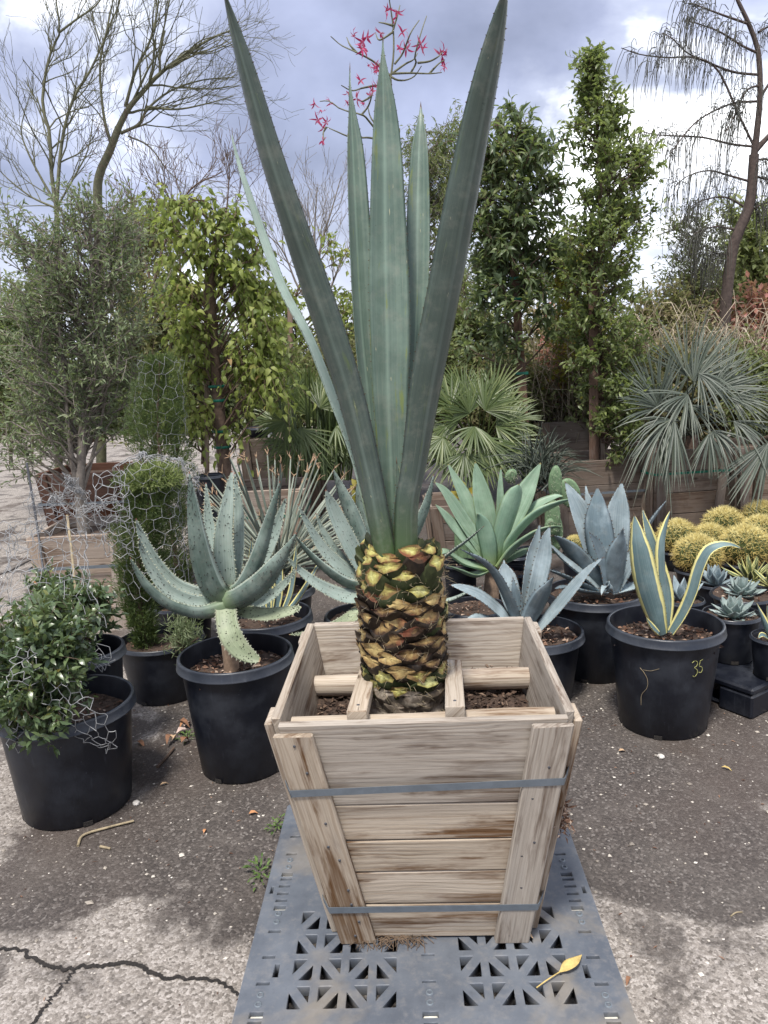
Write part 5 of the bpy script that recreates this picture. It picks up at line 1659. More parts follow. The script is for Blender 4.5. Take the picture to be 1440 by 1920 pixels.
def tree(name, label, cat, trunk_px, r0, r1, ells, nclus, ntw, nleaf, L, W, mat, bark, tl=.22, fine=False, group=None, droop=.0, updir=.3, extra=None, base_z=None, br_r=.010, curl=.15, fold=.25, tint_bias=0.0, top_only=.35):
    T = smooth_curve([at(*p) if len(p) == 3 else p for p in trunk_px], 24) if not isinstance(trunk_px, np.ndarray) else trunk_px
    root = thing(name, label, cat, tuple(T[0] if base_z is None else (T[0][0], T[0][1], base_z)), group)
    mb = MB()
    tubes(mb, T, np.linspace(r0, r1, len(T)), 9)
    C = sample_crown(ells, nclus)
    # limbs from the trunk to each clump
    lim = max(2, int(len(T) * .12))
    B = np.zeros((nclus, 5, 3))
    for i, c in enumerate(C):
        hd = np.linalg.norm((T - c)[:, :2], axis=1)
        target = c[2] - hd * .8
        k = int(np.argmin(np.abs(T[:, 2] - target) + np.where(np.arange(len(T)) < lim, 1.0, 0)))
        a = T[k]
        m1 = a + (c - a) * .4 + np.array((0, 0, .10)) * np.linalg.norm(c - a) + rng.normal(size=3) * .02
        m2 = a + (c - a) * .75 + np.array((0, 0, .08)) * np.linalg.norm(c - a) + rng.normal(size=3) * .02
        B[i] = [a, (a + m1) / 2 + rng.normal(size=3) * .01, m1, m2, c]
    tubes(mb, B, np.array((1.0, .8, .6, .42, .2)) * br_r, 5)
    n = nclus * ntw
    f = rng.uniform(.62, 1.0, (nclus, ntw))
    # start point along the limb
    seg = f * 4; si = np.minimum(seg.astype(int), 3); fr = (seg - si)[..., None]
    ii = np.arange(nclus)[:, None]
    S = (B[ii, si] * (1 - fr) + B[ii, si + 1] * fr).reshape(-1, 3)
    Dt = unit(B[:, 4] - B[:, 2])
    D = unit(np.repeat(Dt, ntw, 0) * .55 + rng.normal(size=(n, 3)) * .75 + np.array((0, 0, updir)))
    ln = tl * rng.uniform(.45, 1.15, (n, 1))
    E1 = S + D * ln * .5 + rng.normal(size=(n, 3)) * .01
    E2 = S + D * ln + np.array((0, 0, -droop)) * ln
    tubes(mb, np.stack((S, E1, E2), 1), np.array((.34, .24, .1)) * br_r, 3)
    mb.build('trunk', M[bark], root)
    t = (np.arange(nleaf) + .6) / nleaf
    Pl = S[:, None] * (1 - t[None, :, None]) + E2[:, None] * t[None, :, None] + (E1 - (S + E2) / 2)[:, None] * (4 * t * (1 - t))[None, :, None]
    Pl = Pl.reshape(-1, 3)
    Dr = np.repeat(unit(E2 - S), nleaf, 0)
    Dl = unit(Dr * .6 + unit(rng.normal(size=Pl.shape)) * .9 + np.array((0, 0, -droop)))
    Nl = unit(rng.normal(size=Pl.shape) * .6 + np.array((0, -.15, 1.0)))
    nl = len(Pl)
    clump = np.repeat(rng.normal(size=nclus), ntw * nleaf) * .12
    tint = np.clip(.45 + tint_bias + clump + rng.normal(size=nl) * .17, 0, 1)
    mb = MB()
    leaf_cloud(mb, Pl, Dl, Nl, L * rng.uniform(.6, 1.2, nl), W * rng.uniform(.7, 1.15, nl), tint, fine=fine, curl=curl, fold=fold)
    mb.build('crown', M[mat], root, kind='stuff')
    return root, T, B


# olive tree with several stems, far left
ro, T, B = tree('olive_tree', 'bushy olive tree with small grey-green leaves at the left, rising from the grey wooden box', 'tree',
     [(158, 1005, 4.95), (150, 930, 4.95), (152, 860, 4.95), (158, 760, 4.97), (168, 640, 5.0), (172, 520, 5.0), (170, 420, 5.0)], .040, .010,
     [(150, 500, 135, 110, 5.0, .45), (55, 560, 75, 110, 4.95, .4), (225, 570, 85, 120, 5.0, .4), (90, 680, 105, 120, 4.95, .4), (225, 700, 70, 120, 4.95, .3), (30, 830, 60, 80, 4.85, .25, .7),
      (180, 425, 70, 50, 5.0, .3), (140, 790, 100, 60, 5.1, .3, .5), (20, 470, 50, 70, 5.0, .3, .7), (240, 460, 60, 60, 5.1, .3)], 215, 7, 9, .046, .0145, 'f_olive', 'trunk_grey', tl=.24, updir=.5)
mb = MB()
for pts, r in ([[(150, 950, 4.95), (138, 880, 4.93), (128, 800, 4.9), (120, 700, 4.9), (110, 600, 4.9)], .020], [[(152, 930, 4.95), (175, 850, 4.98), (195, 760, 5.0), (205, 660, 5.0)], .016],
               [[(140, 905, 4.95), (105, 860, 4.9), (60, 815, 4.85), (20, 790, 4.85)], .012], [[(148, 890, 4.95), (110, 850, 4.95), (70, 780, 4.95), (30, 730, 4.95)], .010]):
    tubes(mb, smooth_curve([at(*p) for p in pts], 14), np.linspace(r, r * .35, 14), 7)
mb.build('stem', M['trunk_grey'], ro)

# light green tree tied to a stake
ro, T, B = tree('light_green_tree', 'light green broad-leaved young tree with loose drooping leaves, tied by green bands to its stake', 'tree',
     [(425, 960, 5.9), (420, 870, 5.9), (410, 760, 5.9), (402, 660, 5.9), (398, 560, 5.9), (400, 470, 5.9), (420, 390, 5.9)], .062, .012,
     [(360, 430, 60, 60, 5.9, .3), (430, 470, 70, 90, 5.9, .3), (350, 560, 60, 110, 5.9, .3), (470, 590, 70, 110, 5.85, .3), (515, 690, 55, 60, 5.8, .25, 1.3), (345, 730, 45, 90, 5.85, .25), (428, 360, 18, 26, 5.9, .1, 1.6),
      (330, 395, 40, 35, 5.9, .2), (470, 450, 40, 40, 5.9, .2), (280, 400, 60, 30, 6.1, .2, .7), (440, 790, 40, 50, 5.9, .2, .3)], 105, 8, 5, .072, .040, 'f_light', 'trunk_brown', tl=.24, fine=True, droop=.75, updir=.1, curl=.3, br_r=.009)
mb = MB()
for py in (722, 762, 800, 835):
    c = T[np.argmin(np.abs(T[:, 2] - at(410, py, 5.9)[2]))]
    lathe(mb, [(.064, -.010), (.069, 0), (.064, .010)], 16, c=c)
mb.build('tie', M['tie'], ro)
st = hexa([*[at(388 + d, 960, 5.98 + e_) for d, e_ in ((-4, -.02), (5, -.02), (5, .02), (-4, .02))], *[at(386 + d, 520, 5.98 + e_) for d, e_ in ((-4, -.02), (5, -.02), (5, .02), (-4, .02))]], .003, None, M['wood_grey'], 'tree_stake', None)
tagtop(st, 'weathered wooden stake along the trunk of the light green tree', 'stake')

# dark arbutus with reddish stake
ro, T, B = tree('strawberry_tree', 'dense dark green tree with long leaves, right of the giant agave, behind the smooth-leaved tree', 'tree',
     [(984, 830, 7.2), (982, 720, 7.2), (974, 620, 7.2), (966, 520, 7.2), (958, 420, 7.2), (955, 320, 7.2)], .035, .012,
     [(960, 285, 85, 70, 7.2, .4), (930, 400, 60, 110, 7.2, .4), (1005, 400, 75, 120, 7.2, .4), (950, 540, 70, 90, 7.2, .4), (1030, 290, 50, 70, 7.2, .35), (900, 470, 40, 110, 7.2, .3), (870, 300, 40, 60, 7.2, .25, .8), (1030, 540, 50, 90, 7.2, .3), (920, 650, 60, 50, 7.2, .3, .7), (975, 225, 60, 20, 7.2, .2)],
     125, 9, 6, .105, .034, 'f_dark', 'trunk_brown', tl=.20, fine=True, droop=.25, updir=.3, br_r=.012, curl=.2)
st = hexa([*[at(988 + d, 860, 7.13 + e_) for d, e_ in ((-8, -.025), (8, -.025), (8, .025), (-8, .025))], *[at(964 + d, 505, 7.13 + e_) for d, e_ in ((-8, -.025), (8, -.025), (8, .025), (-8, .025))]], .004, None, M['stake'], 'tree_stake', None)
tagtop(st, 'slanting red-brown stake in front of the dark strawberry tree', 'stake')
mb = MB()
for py in (522, 560, 700):
    p = at(965 + (py - 505) * .07, py, 7.10); d = .055
    hexa([p + np.array(q_) for q_ in box8(-d, d, -.02, .09, -.012, .012)], .002, None, M['tie'], 'tie', ro)

# column of glossy leaves with brown stake
ro, T, B = tree('ficus_tree', 'tall pointed tree of glossy bright green leaves on a brown stake, with bits of yellow', 'tree',
     [(1124, 905, 6.75), (1122, 760, 6.75), (1122, 620, 6.75), (1124, 480, 6.75), (1124, 340, 6.75), (1118, 220, 6.75), (1110, 110, 6.75)], .030, .006,
     [(1110, 150, 20, 52, 6.75, .12, 2.2), (1118, 235, 42, 55, 6.75, .22, 1.3), (1145, 330, 82, 75, 6.75, .35), (1145, 440, 82, 85, 6.75, .4), (1120, 560, 75, 80, 6.75, .35), (1135, 690, 65, 80, 6.65, .3, 1.1), (1090, 620, 45, 60, 6.75, .3, .7), (1165, 215, 12, 50, 6.75, .1, 1.6), (1205, 300, 40, 50, 6.75, .2), (1180, 770, 50, 60, 6.55, .2, 1.1), (1150, 830, 50, 50, 6.55, .2, .9), (1080, 470, 40, 70, 6.75, .3), (1210, 420, 40, 50, 6.75, .2, .6), (1195, 640, 35, 60, 6.7, .2, .5)],
     320, 7, 6, .060, .027, 'f_ficus', 'trunk_brown', tl=.17, fine=True, droop=.1, updir=.75, br_r=.008)
st = hexa([*[at(1114 + d, 925, 6.68 + e_) for d, e_ in ((-9, -.025), (9, -.025), (9, .025), (-9, .025))], *[at(1112 + d, 470, 6.68 + e_) for d, e_ in ((-9, -.025), (9, -.025), (9, .025), (-9, .025))]], .004, None, M['stake'], 'tree_stake', None)
tagtop(st, 'straight brown stake in front of the tall glossy green tree', 'stake')
hexa([at(1118, 872, 6.63) + np.array(q_) for q_ in box8(-.05, .05, -.01, .11, -.014, .014)], .002, None, M['tie'], 'tie', ro)

# hint of more trees behind
tree('feathery_tree', 'pale feathery tree peeping out behind the two right agave blades', 'tree', [(800, 760, 10.5), (800, 560, 10.5), (798, 400, 10.5), (795, 260, 10.5)], .05, .01,
     [(795, 290, 38, 55, 10.5, .4), (840, 330, 50, 80, 10.5, .4), (810, 420, 50, 90, 10.5, .4), (860, 560, 50, 110, 10.5, .4), (780, 560, 30, 90, 10.5, .3), (850, 250, 20, 30, 10.5, .2)], 130, 8, 10, .09, .018, 'f_far', 'trunk_grey', tl=.45, droop=.5)
tree('autumn_tree', 'thin-crowned yellow-green tree at the right edge behind the weeping tree', 'tree', [(1415, 760, 10), (1412, 620, 10), (1408, 500, 10), (1405, 420, 10)], .05, .012,
     [(1405, 450, 50, 50, 10, .4), (1430, 540, 45, 80, 10, .4), (1385, 560, 35, 60, 10, .4), (1440, 430, 30, 40, 10, .3)], 70, 7, 8, .11, .055, 'f_far', 'trunk_brown', tl=.4, tint_bias=.15)
tree('sparse_tree', 'sparse airy shrub between the glossy tree and the weeping tree', 'shrub', [(1300, 780, 9.5), (1302, 640, 9.5), (1305, 520, 9.5), (1305, 430, 9.5)], .03, .006,
     [(1300, 440, 45, 40, 9.5, .4), (1290, 520, 55, 60, 9.5, .4), (1330, 560, 45, 60, 9.5, .4), (1265, 590, 40, 60, 9.5, .3)], 90, 7, 5, .075, .022, 'f_far', 'trunk_brown', tl=.4)
tree('red_shrub', 'red-leaved shrub behind the grey palm at the right edge', 'shrub', [(1405, 860, 9), (1405, 740, 9), (1405, 660, 9), (1400, 600, 9)], .03, .008,
     [(1400, 640, 45, 60, 9, .4), (1435, 600, 30, 60, 9, .3), (1370, 620, 40, 50, 9, .3), (1425, 700, 40, 40, 9, .3)], 70, 7, 6, .095, .05, 'f_red', 'trunk_brown', tl=.36)
tree('red_shrub', 'small red-leaved shrub between the two brown stakes', 'shrub', [(1050, 840, 8.6), (1050, 740, 8.6), (1048, 660, 8.6)], .02, .006,
     [(1020, 700, 30, 60, 8.6, .3), (1065, 640, 30, 50, 8.6, .3), (1050, 730, 45, 40, 8.6, .3)], 40, 6, 5, .08, .04, 'f_red', 'trunk_brown', tl=.3)
tree('yellow_shrub', 'yellow-green shrub low between the dark tree and the glossy tree', 'shrub', [(1080, 840, 8.0), (1082, 700, 8.0), (1085, 580, 8.0)], .02, .006,
     [(1080, 560, 40, 70, 8.0, .3), (1090, 660, 40, 60, 8, .3), (1060, 500, 40, 60, 8, .3)], 60, 7, 7, .08, .036, 'f_autumn', 'trunk_brown', tl=.3)
tree('pomegranate_shrub', 'yellowing thin shrub seen between the light green tree and the agave blades', 'shrub', [(560, 860, 9.2), (560, 740, 9.2), (556, 640, 9.2), (552, 560, 9.2)], .03, .006,
     [(520, 590, 35, 60, 9.2, .3), (580, 640, 60, 60, 9.2, .4), (640, 600, 40, 80, 9.2, .4), (560, 730, 70, 60, 9.2, .4), (625, 480, 25, 50, 9.2, .2, .5)], 80, 7, 6, .09, .042, 'f_light', 'trunk_brown', tl=.34, droop=.4, tint_bias=.1)
for i, (lab, px, Y, top, w, mat, tb) in enumerate([
    ('dull olive hedge shrub filling the gap behind the olive tree', 290, 8.2, 560, 90, 'f_thicket', 0),
    ('dark shrub behind the light green tree trunk', 380, 8.0, 640, 100, 'f_dark', .1),
    ('mid-green shrub behind the far side of the giant agave', 690, 9.6, 590, 100, 'f_far', 0),
    ('brownish thicket shrub behind the grey palm', 1240, 8.8, 560, 80, 'f_thicket', .2),
    ('dry brown thicket shrub behind the right-hand boxes', 1330, 9.8, 580, 80, 'f_thicket', .3),
    ('dark shrub at the far left edge behind the olive tree', 20, 8.8, 600, 80, 'f_dark', .1),
    ('green shrub behind the green fan palm', 880, 9.0, 560, 70, 'f_far', -.1),
    ('dusty shrub behind the red-brown stakes', 1010, 10.2, 600, 90, 'f_thicket', .1),
    ('dark low shrub behind the dark red-brown box', 150, 7.6, 690, 120, 'f_dark', .2),
    ('yellowish bush topping out between the olive tree and the light green tree', 265, 9.4, 400, 75, 'f_thicket', .05),
    ('low green shrub in the row just left of the giant agave', 520, 8.3, 690, 70, 'f_far', 0),
    ('low dusty shrub behind the dark fan palm', 640, 8.6, 650, 70, 'f_thicket', 0),
    ('low green shrub right behind the green fan palm crown', 800, 8.4, 660, 60, 'f_far', .05),
    ('low dark shrub under the dark strawberry tree', 950, 8.3, 690, 70, 'f_thicket', 0),
    ('low thicket shrub between the two brown stakes', 1040, 9.3, 650, 55, 'f_thicket', .15),
    ('low olive shrub behind the straight brown stake', 1135, 8.2, 680, 60, 'f_far', .1),
    ('low brown shrub behind the left side of the grey palm', 1215, 8.1, 660, 60, 'f_thicket', .1),
    ('low brown shrub behind the middle of the grey palm', 1310, 8.3, 640, 60, 'f_thicket', .25),
    ('low green shrub at the right edge behind the hanging palm leaflets', 1420, 7.9, 690, 60, 'f_far', .1),
    ('tall pale shrub far behind the weeping tree', 1350, 11.5, 470, 80, 'f_far', .2),
    ('shrub far behind the left bare stems', 60, 11.5, 520, 90, 'f_far', .1)]):
    yb = 870
    tree('background_shrub', lab, 'shrub', [(px, yb, Y), (px + 3, (yb + top) / 2, Y), (px - 4, top + 30, Y)], .02, .006,
         [(px, (top + yb) / 2 - 30, w, (yb - top) / 2, Y, .5), (px + w * .4, top + 60, w * .5, 60, Y, .4), (px - w * .45, top + 80, w * .5, 70, Y, .4)], 110, 7, 7, .08, .034, mat, 'trunk_brown', tl=.36, tint_bias=tb, group='shrubs filling the background')


# ------------------------------------------------------------------ bare trees
def grow(mbl, p, d, L, r, lev, spread, up, segs=6, kink=.16, child=(3, 5), shrink=.62, minr=.0016, curve=(0, 0, 0)):
    """one branch with side branches, added as tubes"""
    P = [p]
    dd = d
    for i in range(segs):
        dd = unit(dd + rng.normal(size=3) * kink + np.array((0, 0, up)) + np.array(curve))
        P.append(P[-1] + dd * L / segs)
    P = np.array(P)
    R = np.maximum(np.linspace(r, r * .45, segs + 1), minr)
    mbl.append((P, R, lev))
    if lev <= 0:
        return
    n = rng.integers(*child) + (1 if lev > 1 else 0)
    for k in range(n):
        f = rng.uniform(.25, 1.0)
        i = min(segs - 1, int(f * segs))
        q = P[i] + (P[i + 1] - P[i]) * (f * segs - i)
        ax = unit(P[i + 1] - P[i])
        nd = unit(ax + unit(np.cross(ax, rng.normal(size=3))) * spread * rng.uniform(.6, 1.2))
        grow(mbl, q, nd, L * shrink * rng.uniform(.7, 1.15), max(minr, R[i] * .62), lev - 1, spread, up, segs, kink, child, shrink, minr, curve)


def flush(mb, lst, n=5):
    by = {}
    for P, R, lv in lst:
        by.setdefault((len(P), lv), []).append((P, R))
    for (k, lv), it in by.items():
        tubes(mb, np.array([a for a, _ in it]), np.array([b for _, b in it]), n if lv > 1 else 4)


def limb(mb, pts, r0, r1, K=16, n=8):
    P = smooth_curve([at(*p) for p in pts], K)
    tubes(mb, P, np.linspace(r0, r1, K), n)
    return P, np.linspace(r0, r1, K)


def side_twigs(lst, P, R, n, L, lev, spread, up, f0=.15, curve=(0, 0, 0), minr=.0016, child=(2, 4)):
    for k in range(n):
        i = int(len(P) * rng.uniform(f0, .97)); i = min(i, len(P) - 2)
        ax = unit(P[i + 1] - P[i])
        nd = unit(ax + unit(np.cross(ax, rng.normal(size=3) + np.array((0, .0, 0)))) * spread * rng.uniform(.6, 1.25))
        grow(lst, P[i], nd, L * rng.uniform(.5, 1.2) * (1.1 - .5 * i / len(P)), max(minr, R[i] * .5), lev, spread, up, 6, .15, child, .6, minr, curve)


Yt = 9.0
bt = thing('bare_tree', 'tall leafless tree with a greenish bent trunk leaning right over the olive tree', 'tree', tuple(at(188, 900, Yt)[:2]) + (0,))
mb = MB(); lst = []
P, R = limb(mb, [(190, 880, Yt), (188, 600, Yt), (183, 390, Yt), (186, 330, Yt), (205, 285, Yt), (222, 240, Yt)], .060, .038)
a, ra = limb(mb, [(222, 240, Yt), (240, 205, Yt), (265, 175, Yt), (300, 138, Yt), (350, 100, Yt), (400, 70, Yt), (440, 55, Yt)], .035, .007)
b, rb_ = limb(mb, [(226, 250, Yt), (262, 232, Yt), (276, 205, Yt), (320, 170, Yt), (380, 150, Yt), (440, 145, Yt)], .019, .005)
c, rc = limb(mb, [(208, 268, Yt), (195, 220, Yt), (188, 150, Yt), (190, 100, Yt), (205, 50, Yt), (222, 10, Yt), (240, -60, Yt)], .017, .005)
d, rd = limb(mb, [(235, 200, Yt), (255, 130, Yt), (280, 80, Yt), (295, 20, Yt), (300, -40, Yt)], .018, .006)
e2, re2 = limb(mb, [(300, 138, Yt), (300, 90, Yt), (310, 40, Yt), (322, -20, Yt)], .015, .005)
f2, rf2 = limb(mb, [(275, 200, Yt), (330, 205, Yt), (385, 195, Yt), (438, 180, Yt)], .014, .004)
g2, rg2 = limb(mb, [(240, 255, Yt), (280, 275, Yt), (315, 320, Yt), (350, 350, Yt)], .010, .003)
for P_, R_2, n in ((a, ra, 20), (b, rb_, 15), (c, rc, 13), (d, rd, 13), (e2, re2, 10), (f2, rf2, 11), (g2, rg2, 8)):
    side_twigs(lst, P_, R_2, n, .85, 2, .75, .05, .1, (.03, 0, .0))
flush(mb, lst)
mb.build('branches', M['trunk_green'], bt)

bt = thing('bare_tree', 'leafless tree with two slim upright stems behind the left side of the olive tree', 'tree', tuple(at(108, 900, 8.6)[:2]) + (0,))
mb = MB(); lst = []
Yt = 8.6
limb(mb, [(110, 880, Yt), (112, 600, Yt), (106, 390, Yt)], .045, .024)
a, ra = limb(mb, [(106, 390, Yt), (97, 330, Yt), (93, 250, Yt), (80, 200, Yt), (85, 140, Yt), (98, 90, Yt), (112, 60, Yt), (105, 0, Yt), (102, -50, Yt)], .022, .006)
b, rb_ = limb(mb, [(106, 390, Yt), (112, 300, Yt), (122, 235, Yt), (140, 180, Yt), (165, 140, Yt), (182, 105, Yt), (200, 60, Yt), (215, -20, Yt)], .020, .006)
c, rc = limb(mb, [(104, 380, Yt), (75, 330, Yt), (50, 280, Yt), (40, 240, Yt), (55, 180, Yt)], .014, .004)
d, rd = limb(mb, [(112, 60, Yt), (145, 35, Yt), (180, 10, Yt), (200, -20, Yt)], .012, .005)
e2, re2 = limb(mb, [(104, 390, Yt), (60, 370, Yt), (20, 340, Yt), (0, 320, Yt)], .012, .004)
f2, rf2 = limb(mb, [(106, 390, Yt), (140, 330, Yt), (165, 280, Yt), (175, 215, Yt)], .012, .004)
for P_, R_2, n in ((a, ra, 22), (b, rb_, 24), (c, rc, 12), (d, rd, 9), (e2, re2, 9), (f2, rf2, 12)):
    side_twigs(lst, P_, R_2, n, .65, 2, .75, .08, .1)
flush(mb, lst)
mb.build('branches', M['trunk_green'], bt)

bt = thing('bare_tree', 'thin leafless tree glimpsed between the left and middle agave blades', 'tree', tuple(at(600, 900, 11)[:2]) + (0,))
mb = MB(); lst = []
Yt = 11
limb(mb, [(600, 860, Yt), (600, 700, Yt), (598, 560, Yt)], .05, .03)
for pts in ([(598, 560), (600, 470), (620, 400), (640, 330)], [(598, 560), (570, 480), (540, 400), (510, 330)], [(598, 600), (620, 540), (645, 480), (670, 440)], [(598, 580), (560, 540), (530, 470), (490, 430)], [(598, 560), (590, 450), (595, 350)]):
    a, ra = limb(mb, [(*p, Yt) for p in pts], .020, .005)
    side_twigs(lst, a, ra, 9, .8, 2, .7, .1, .1, minr=.002)
flush(mb, lst)
mb.build('branches', M['trunk_grey'], bt)

bt = thing('twiggy_shrub', 'leafless twiggy shrub behind the top of the light green tree', 'shrub', tuple(at(330, 900, 8.2)[:2]) + (0,))
mb = MB(); lst = []
Yt = 8.2
for pts in ([(330, 860), (300, 600), (260, 450), (240, 330)], [(330, 860), (340, 600), (330, 420), (300, 330)], [(330, 860), (370, 600), (420, 420), (430, 320)], [(330, 860), (280, 600), (340, 380), (420, 320)]):
    a, ra = limb(mb, [(*p, Yt) for p in pts], .022, .004)
    side_twigs(lst, a, ra, 12, .7, 2, .7, .08, .5, minr=.0018)
flush(mb, lst)
mb.build('branches', M['trunk_brown'], bt)

# weeping casuarina-like tree at the right
Yt = 8.5
wt_ = thing('weeping_tree', 'thin dark tree with hanging thread-like foliage at the right edge', 'tree', tuple(at(1350, 900, Yt)[:2]) + (0,))
mb = MB(); lst = []
limb(mb, [(1352, 880, Yt), (1350, 720, Yt), (1357, 617, Yt), (1373, 470, Yt), (1405, 385, Yt), (1414, 290, Yt)], .068, .050, 20, 10)
limb(mb, [(1414, 290, Yt), (1420, 240, Yt), (1425, 180, Yt), (1422, 100, Yt), (1404, 45, Yt), (1383, 0, Yt), (1365, -50, Yt)], .036, .014, 18)
limb(mb, [(1414, 285, Yt), (1435, 262, Yt), (1465, 230, Yt)], .034, .02, 8)
limb(mb, [(1422, 190, Yt), (1440, 160, Yt), (1470, 120, Yt)], .018, .01, 8)
BR = [[(1414, 275), (1385, 215), (1345, 130), (1300, 108), (1250, 108), (1200, 102), (1165, 90)], [(1420, 140), (1375, 135), (1330, 118), (1290, 100), (1260, 72), (1240, 62)], [(1422, 100), (1390, 85), (1350, 60), (1310, 45), (1285, 38)],
      [(1420, 190), (1370, 195), (1310, 225), (1270, 270), (1250, 300)], [(1414, 275), (1370, 270), (1320, 258), (1270, 255), (1225, 252), (1200, 245)], [(1405, 340), (1370, 330), (1330, 320), (1290, 330), (1265, 350)],
      [(1400, 390), (1360, 370), (1320, 375), (1290, 390)], [(1404, 45), (1360, 30), (1320, 15), (1295, 5)], [(1424, 160), (1400, 170), (1380, 210), (1360, 250)], [(1415, 300), (1440, 300), (1470, 320)], [(1400, 400), (1440, 380), (1480, 400)],
      [(1375, 430), (1345, 425), (1320, 430), (1300, 440)], [(1422, 60), (1445, 50), (1470, 60)], [(1410, 330), (1450, 340), (1480, 360)], [(1372, 480), (1345, 475), (1325, 470)]]
strands = []
for pts in BR:
    P, R = limb(mb, [(*p, Yt + rng.uniform(-.3, .3) * k / len(pts)) for k, p in enumerate(pts)], .013, .004, 20, 6)
    for _ in range(40):
        i = rng.integers(2, 19)
        sgn = unit(P[i] - P[i - 1])
        q = P[i] + rng.normal(size=3) * .03
        L_ = rng.uniform(.14, .48) if rng.random() < .8 else rng.uniform(.1, .25)
        side = unit(sgn + rng.normal(size=3) * .7)
        strands.append(np.array([q, q + side * L_ * .25 + (0, 0, .03 * L_), q + side * L_ * .42 - np.array((0, 0, L_ * .35)), q + side * L_ * .48 - np.array((0, 0, L_ * .75)), q + side * L_ * .46 - np.array((0, 0, L_ * 1.1))]))
mb.build('branches', M['trunk_dark'], wt_)
mb = MB()
S_ = np.array([smooth_curve(s, 8) for s in strands])
S2 = S_ + rng.normal(size=(len(S_), 1, 3)) * .05
S2 += np.cumsum(rng.normal(size=S2.shape), 1) * .006
tubes(mb, np.concatenate((S_, S2)), np.array((.0034, .0033, .0032, .003, .0028, .0025, .0021, .0014)), 4)
M['weep'] = plain('hanging_threads', (.075, .075, .062), .7, .3, 30)
mb.build('crown', M['weep'], wt_, kind='stuff')

# flowering tree behind the agave
Yt = 9.5
ft = thing('flowering_tree', 'slender tree with bare branch ends and pink star-shaped blossoms above the giant agave', 'tree', tuple(at(742, 900, Yt)[:2]) + (0,))
mb = MB()
limb(mb, [(742, 880, Yt), (744, 600, Yt), (740, 400, Yt), (735, 270, Yt), (732, 150, Yt)], .06, .016, 18)
FB = [[(732, 150), (738, 100), (737, 50), (730, 0), (726, -30)], [(732, 142), (700, 115), (668, 98), (640, 85), (620, 68)], [(732, 140), (760, 120), (775, 112), (783, 100)], [(735, 138), (770, 137), (805, 138), (828, 136)], [(770, 137), (780, 118), (778, 104), (790, 60), (800, 30)],
      [(732, 143), (745, 150), (762, 150), (778, 142), (790, 124)], [(740, 120), (755, 100), (770, 62), (786, 38)], [(783, 118), (805, 115), (822, 106), (830, 96)], [(805, 138), (822, 120), (834, 112)], [(736, 48), (722, 44), (710, 42)], [(736, 60), (745, 30), (750, 10)],
      [(718, 260), (690, 225), (678, 215), (640, 205), (618, 190), (600, 190)], [(678, 215), (690, 200), (697, 180), (700, 165)], [(705, 160), (680, 165), (660, 170), (640, 160)], [(715, 262), (690, 258), (660, 258), (630, 246), (612, 238)], [(612, 238), (606, 250), (608, 262)], [(697, 180), (680, 190), (672, 186)], [(720, 250), (696, 222), (690, 200)], [(668, 98), (656, 84), (650, 70)], [(737, 60), (712, 75), (704, 62)]]
for pts in FB:
    P, R = limb(mb, [(*p, Yt + rng.uniform(-.25, .25)) if k > 1 else (*p, Yt) for k, p in enumerate(pts)], .013, .005, 12, 6)
mb.build('branches', M['trunk_green'], ft)
t = NT('pink_petal')
pc = t.ramp(t.tint(), [(0, (.30, .015, .075)), (.6, (.50, .05, .16)), (1, (.62, .25, .30))])
M['petal'] = t.out(t.n('MixShader', {0: .35, 1: t.princ(pc, .6), 2: t.n('BsdfTranslucent', {'Color': pc}).outputs[0]}).outputs[0])


def blossom(px, py, s=1.0, n=1):
    mb = MB()
    c = at(px, py, Yt + rng.uniform(-.2, .2))
    for _ in range(n):
        q = c + rng.normal(size=3) * (.045 if n > 1 else 0) * s
        ax = unit(rng.normal(size=3) + np.array((0, -.8, -.3)))
        e1 = unit(np.cross(ax, (0.2, .1, 1))); e2_ = np.cross(ax, e1)
        for k in range(5):
            a_ = k * 1.2566 + rng.uniform(-.5, .5)
            d = unit(e1 * math.cos(a_) + e2_ * math.sin(a_) + ax * rng.uniform(.1, .9) + rng.normal(size=3) * .25)
            leaf_cloud(mb, [q], [d], [ax], 
                       .100 * s * rng.uniform(.55, 1.2), .024 * s * rng.uniform(.7, 1.2), np.array([rng.uniform(.1, .8)]), fine=True, curl=.35)
        tubes(mb, [q, q + ax * .05 * s], .004, 4, tint=1.0)
    mb.build('blossom', M['petal'], ft)


for px, py, s, n in [(722, 22, 1, 1), (742, 18, 1, 1), (680, 66, 1.1, 3), (683, 82, 1.1, 2), (674, 88, .9, 1), (715, 62, .8, 1), (702, 118, 1, 2), (706, 128, .9, 1), (754, 62, 1, 1), (760, 80, 1.1, 2), (752, 92, 1, 1), (790, 82, 1.1, 1), (795, 90, .8, 1), (832, 92, 1.1, 2), (838, 104, 1, 1), (834, 128, .9, 1),
                     (676, 152, .8, 1), (651, 172, .8, 1), (700, 172, 1, 2), (696, 180, 1, 1), (670, 185, 1, 1), (684, 192, 1, 1), (648, 190, .9, 1), (590, 192, .9, 1), (600, 205, .9, 1), (618, 196, .9, 1), (603, 236, 1, 2), (607, 264, .9, 1), (612, 228, .8, 1), (735, 36, .8, 1), (690, 125, .8, 1)]:
    blossom(px, py, s, n)
fl = MB(); Yt = 6.0
for px, py in ((497, 535),):
    pass


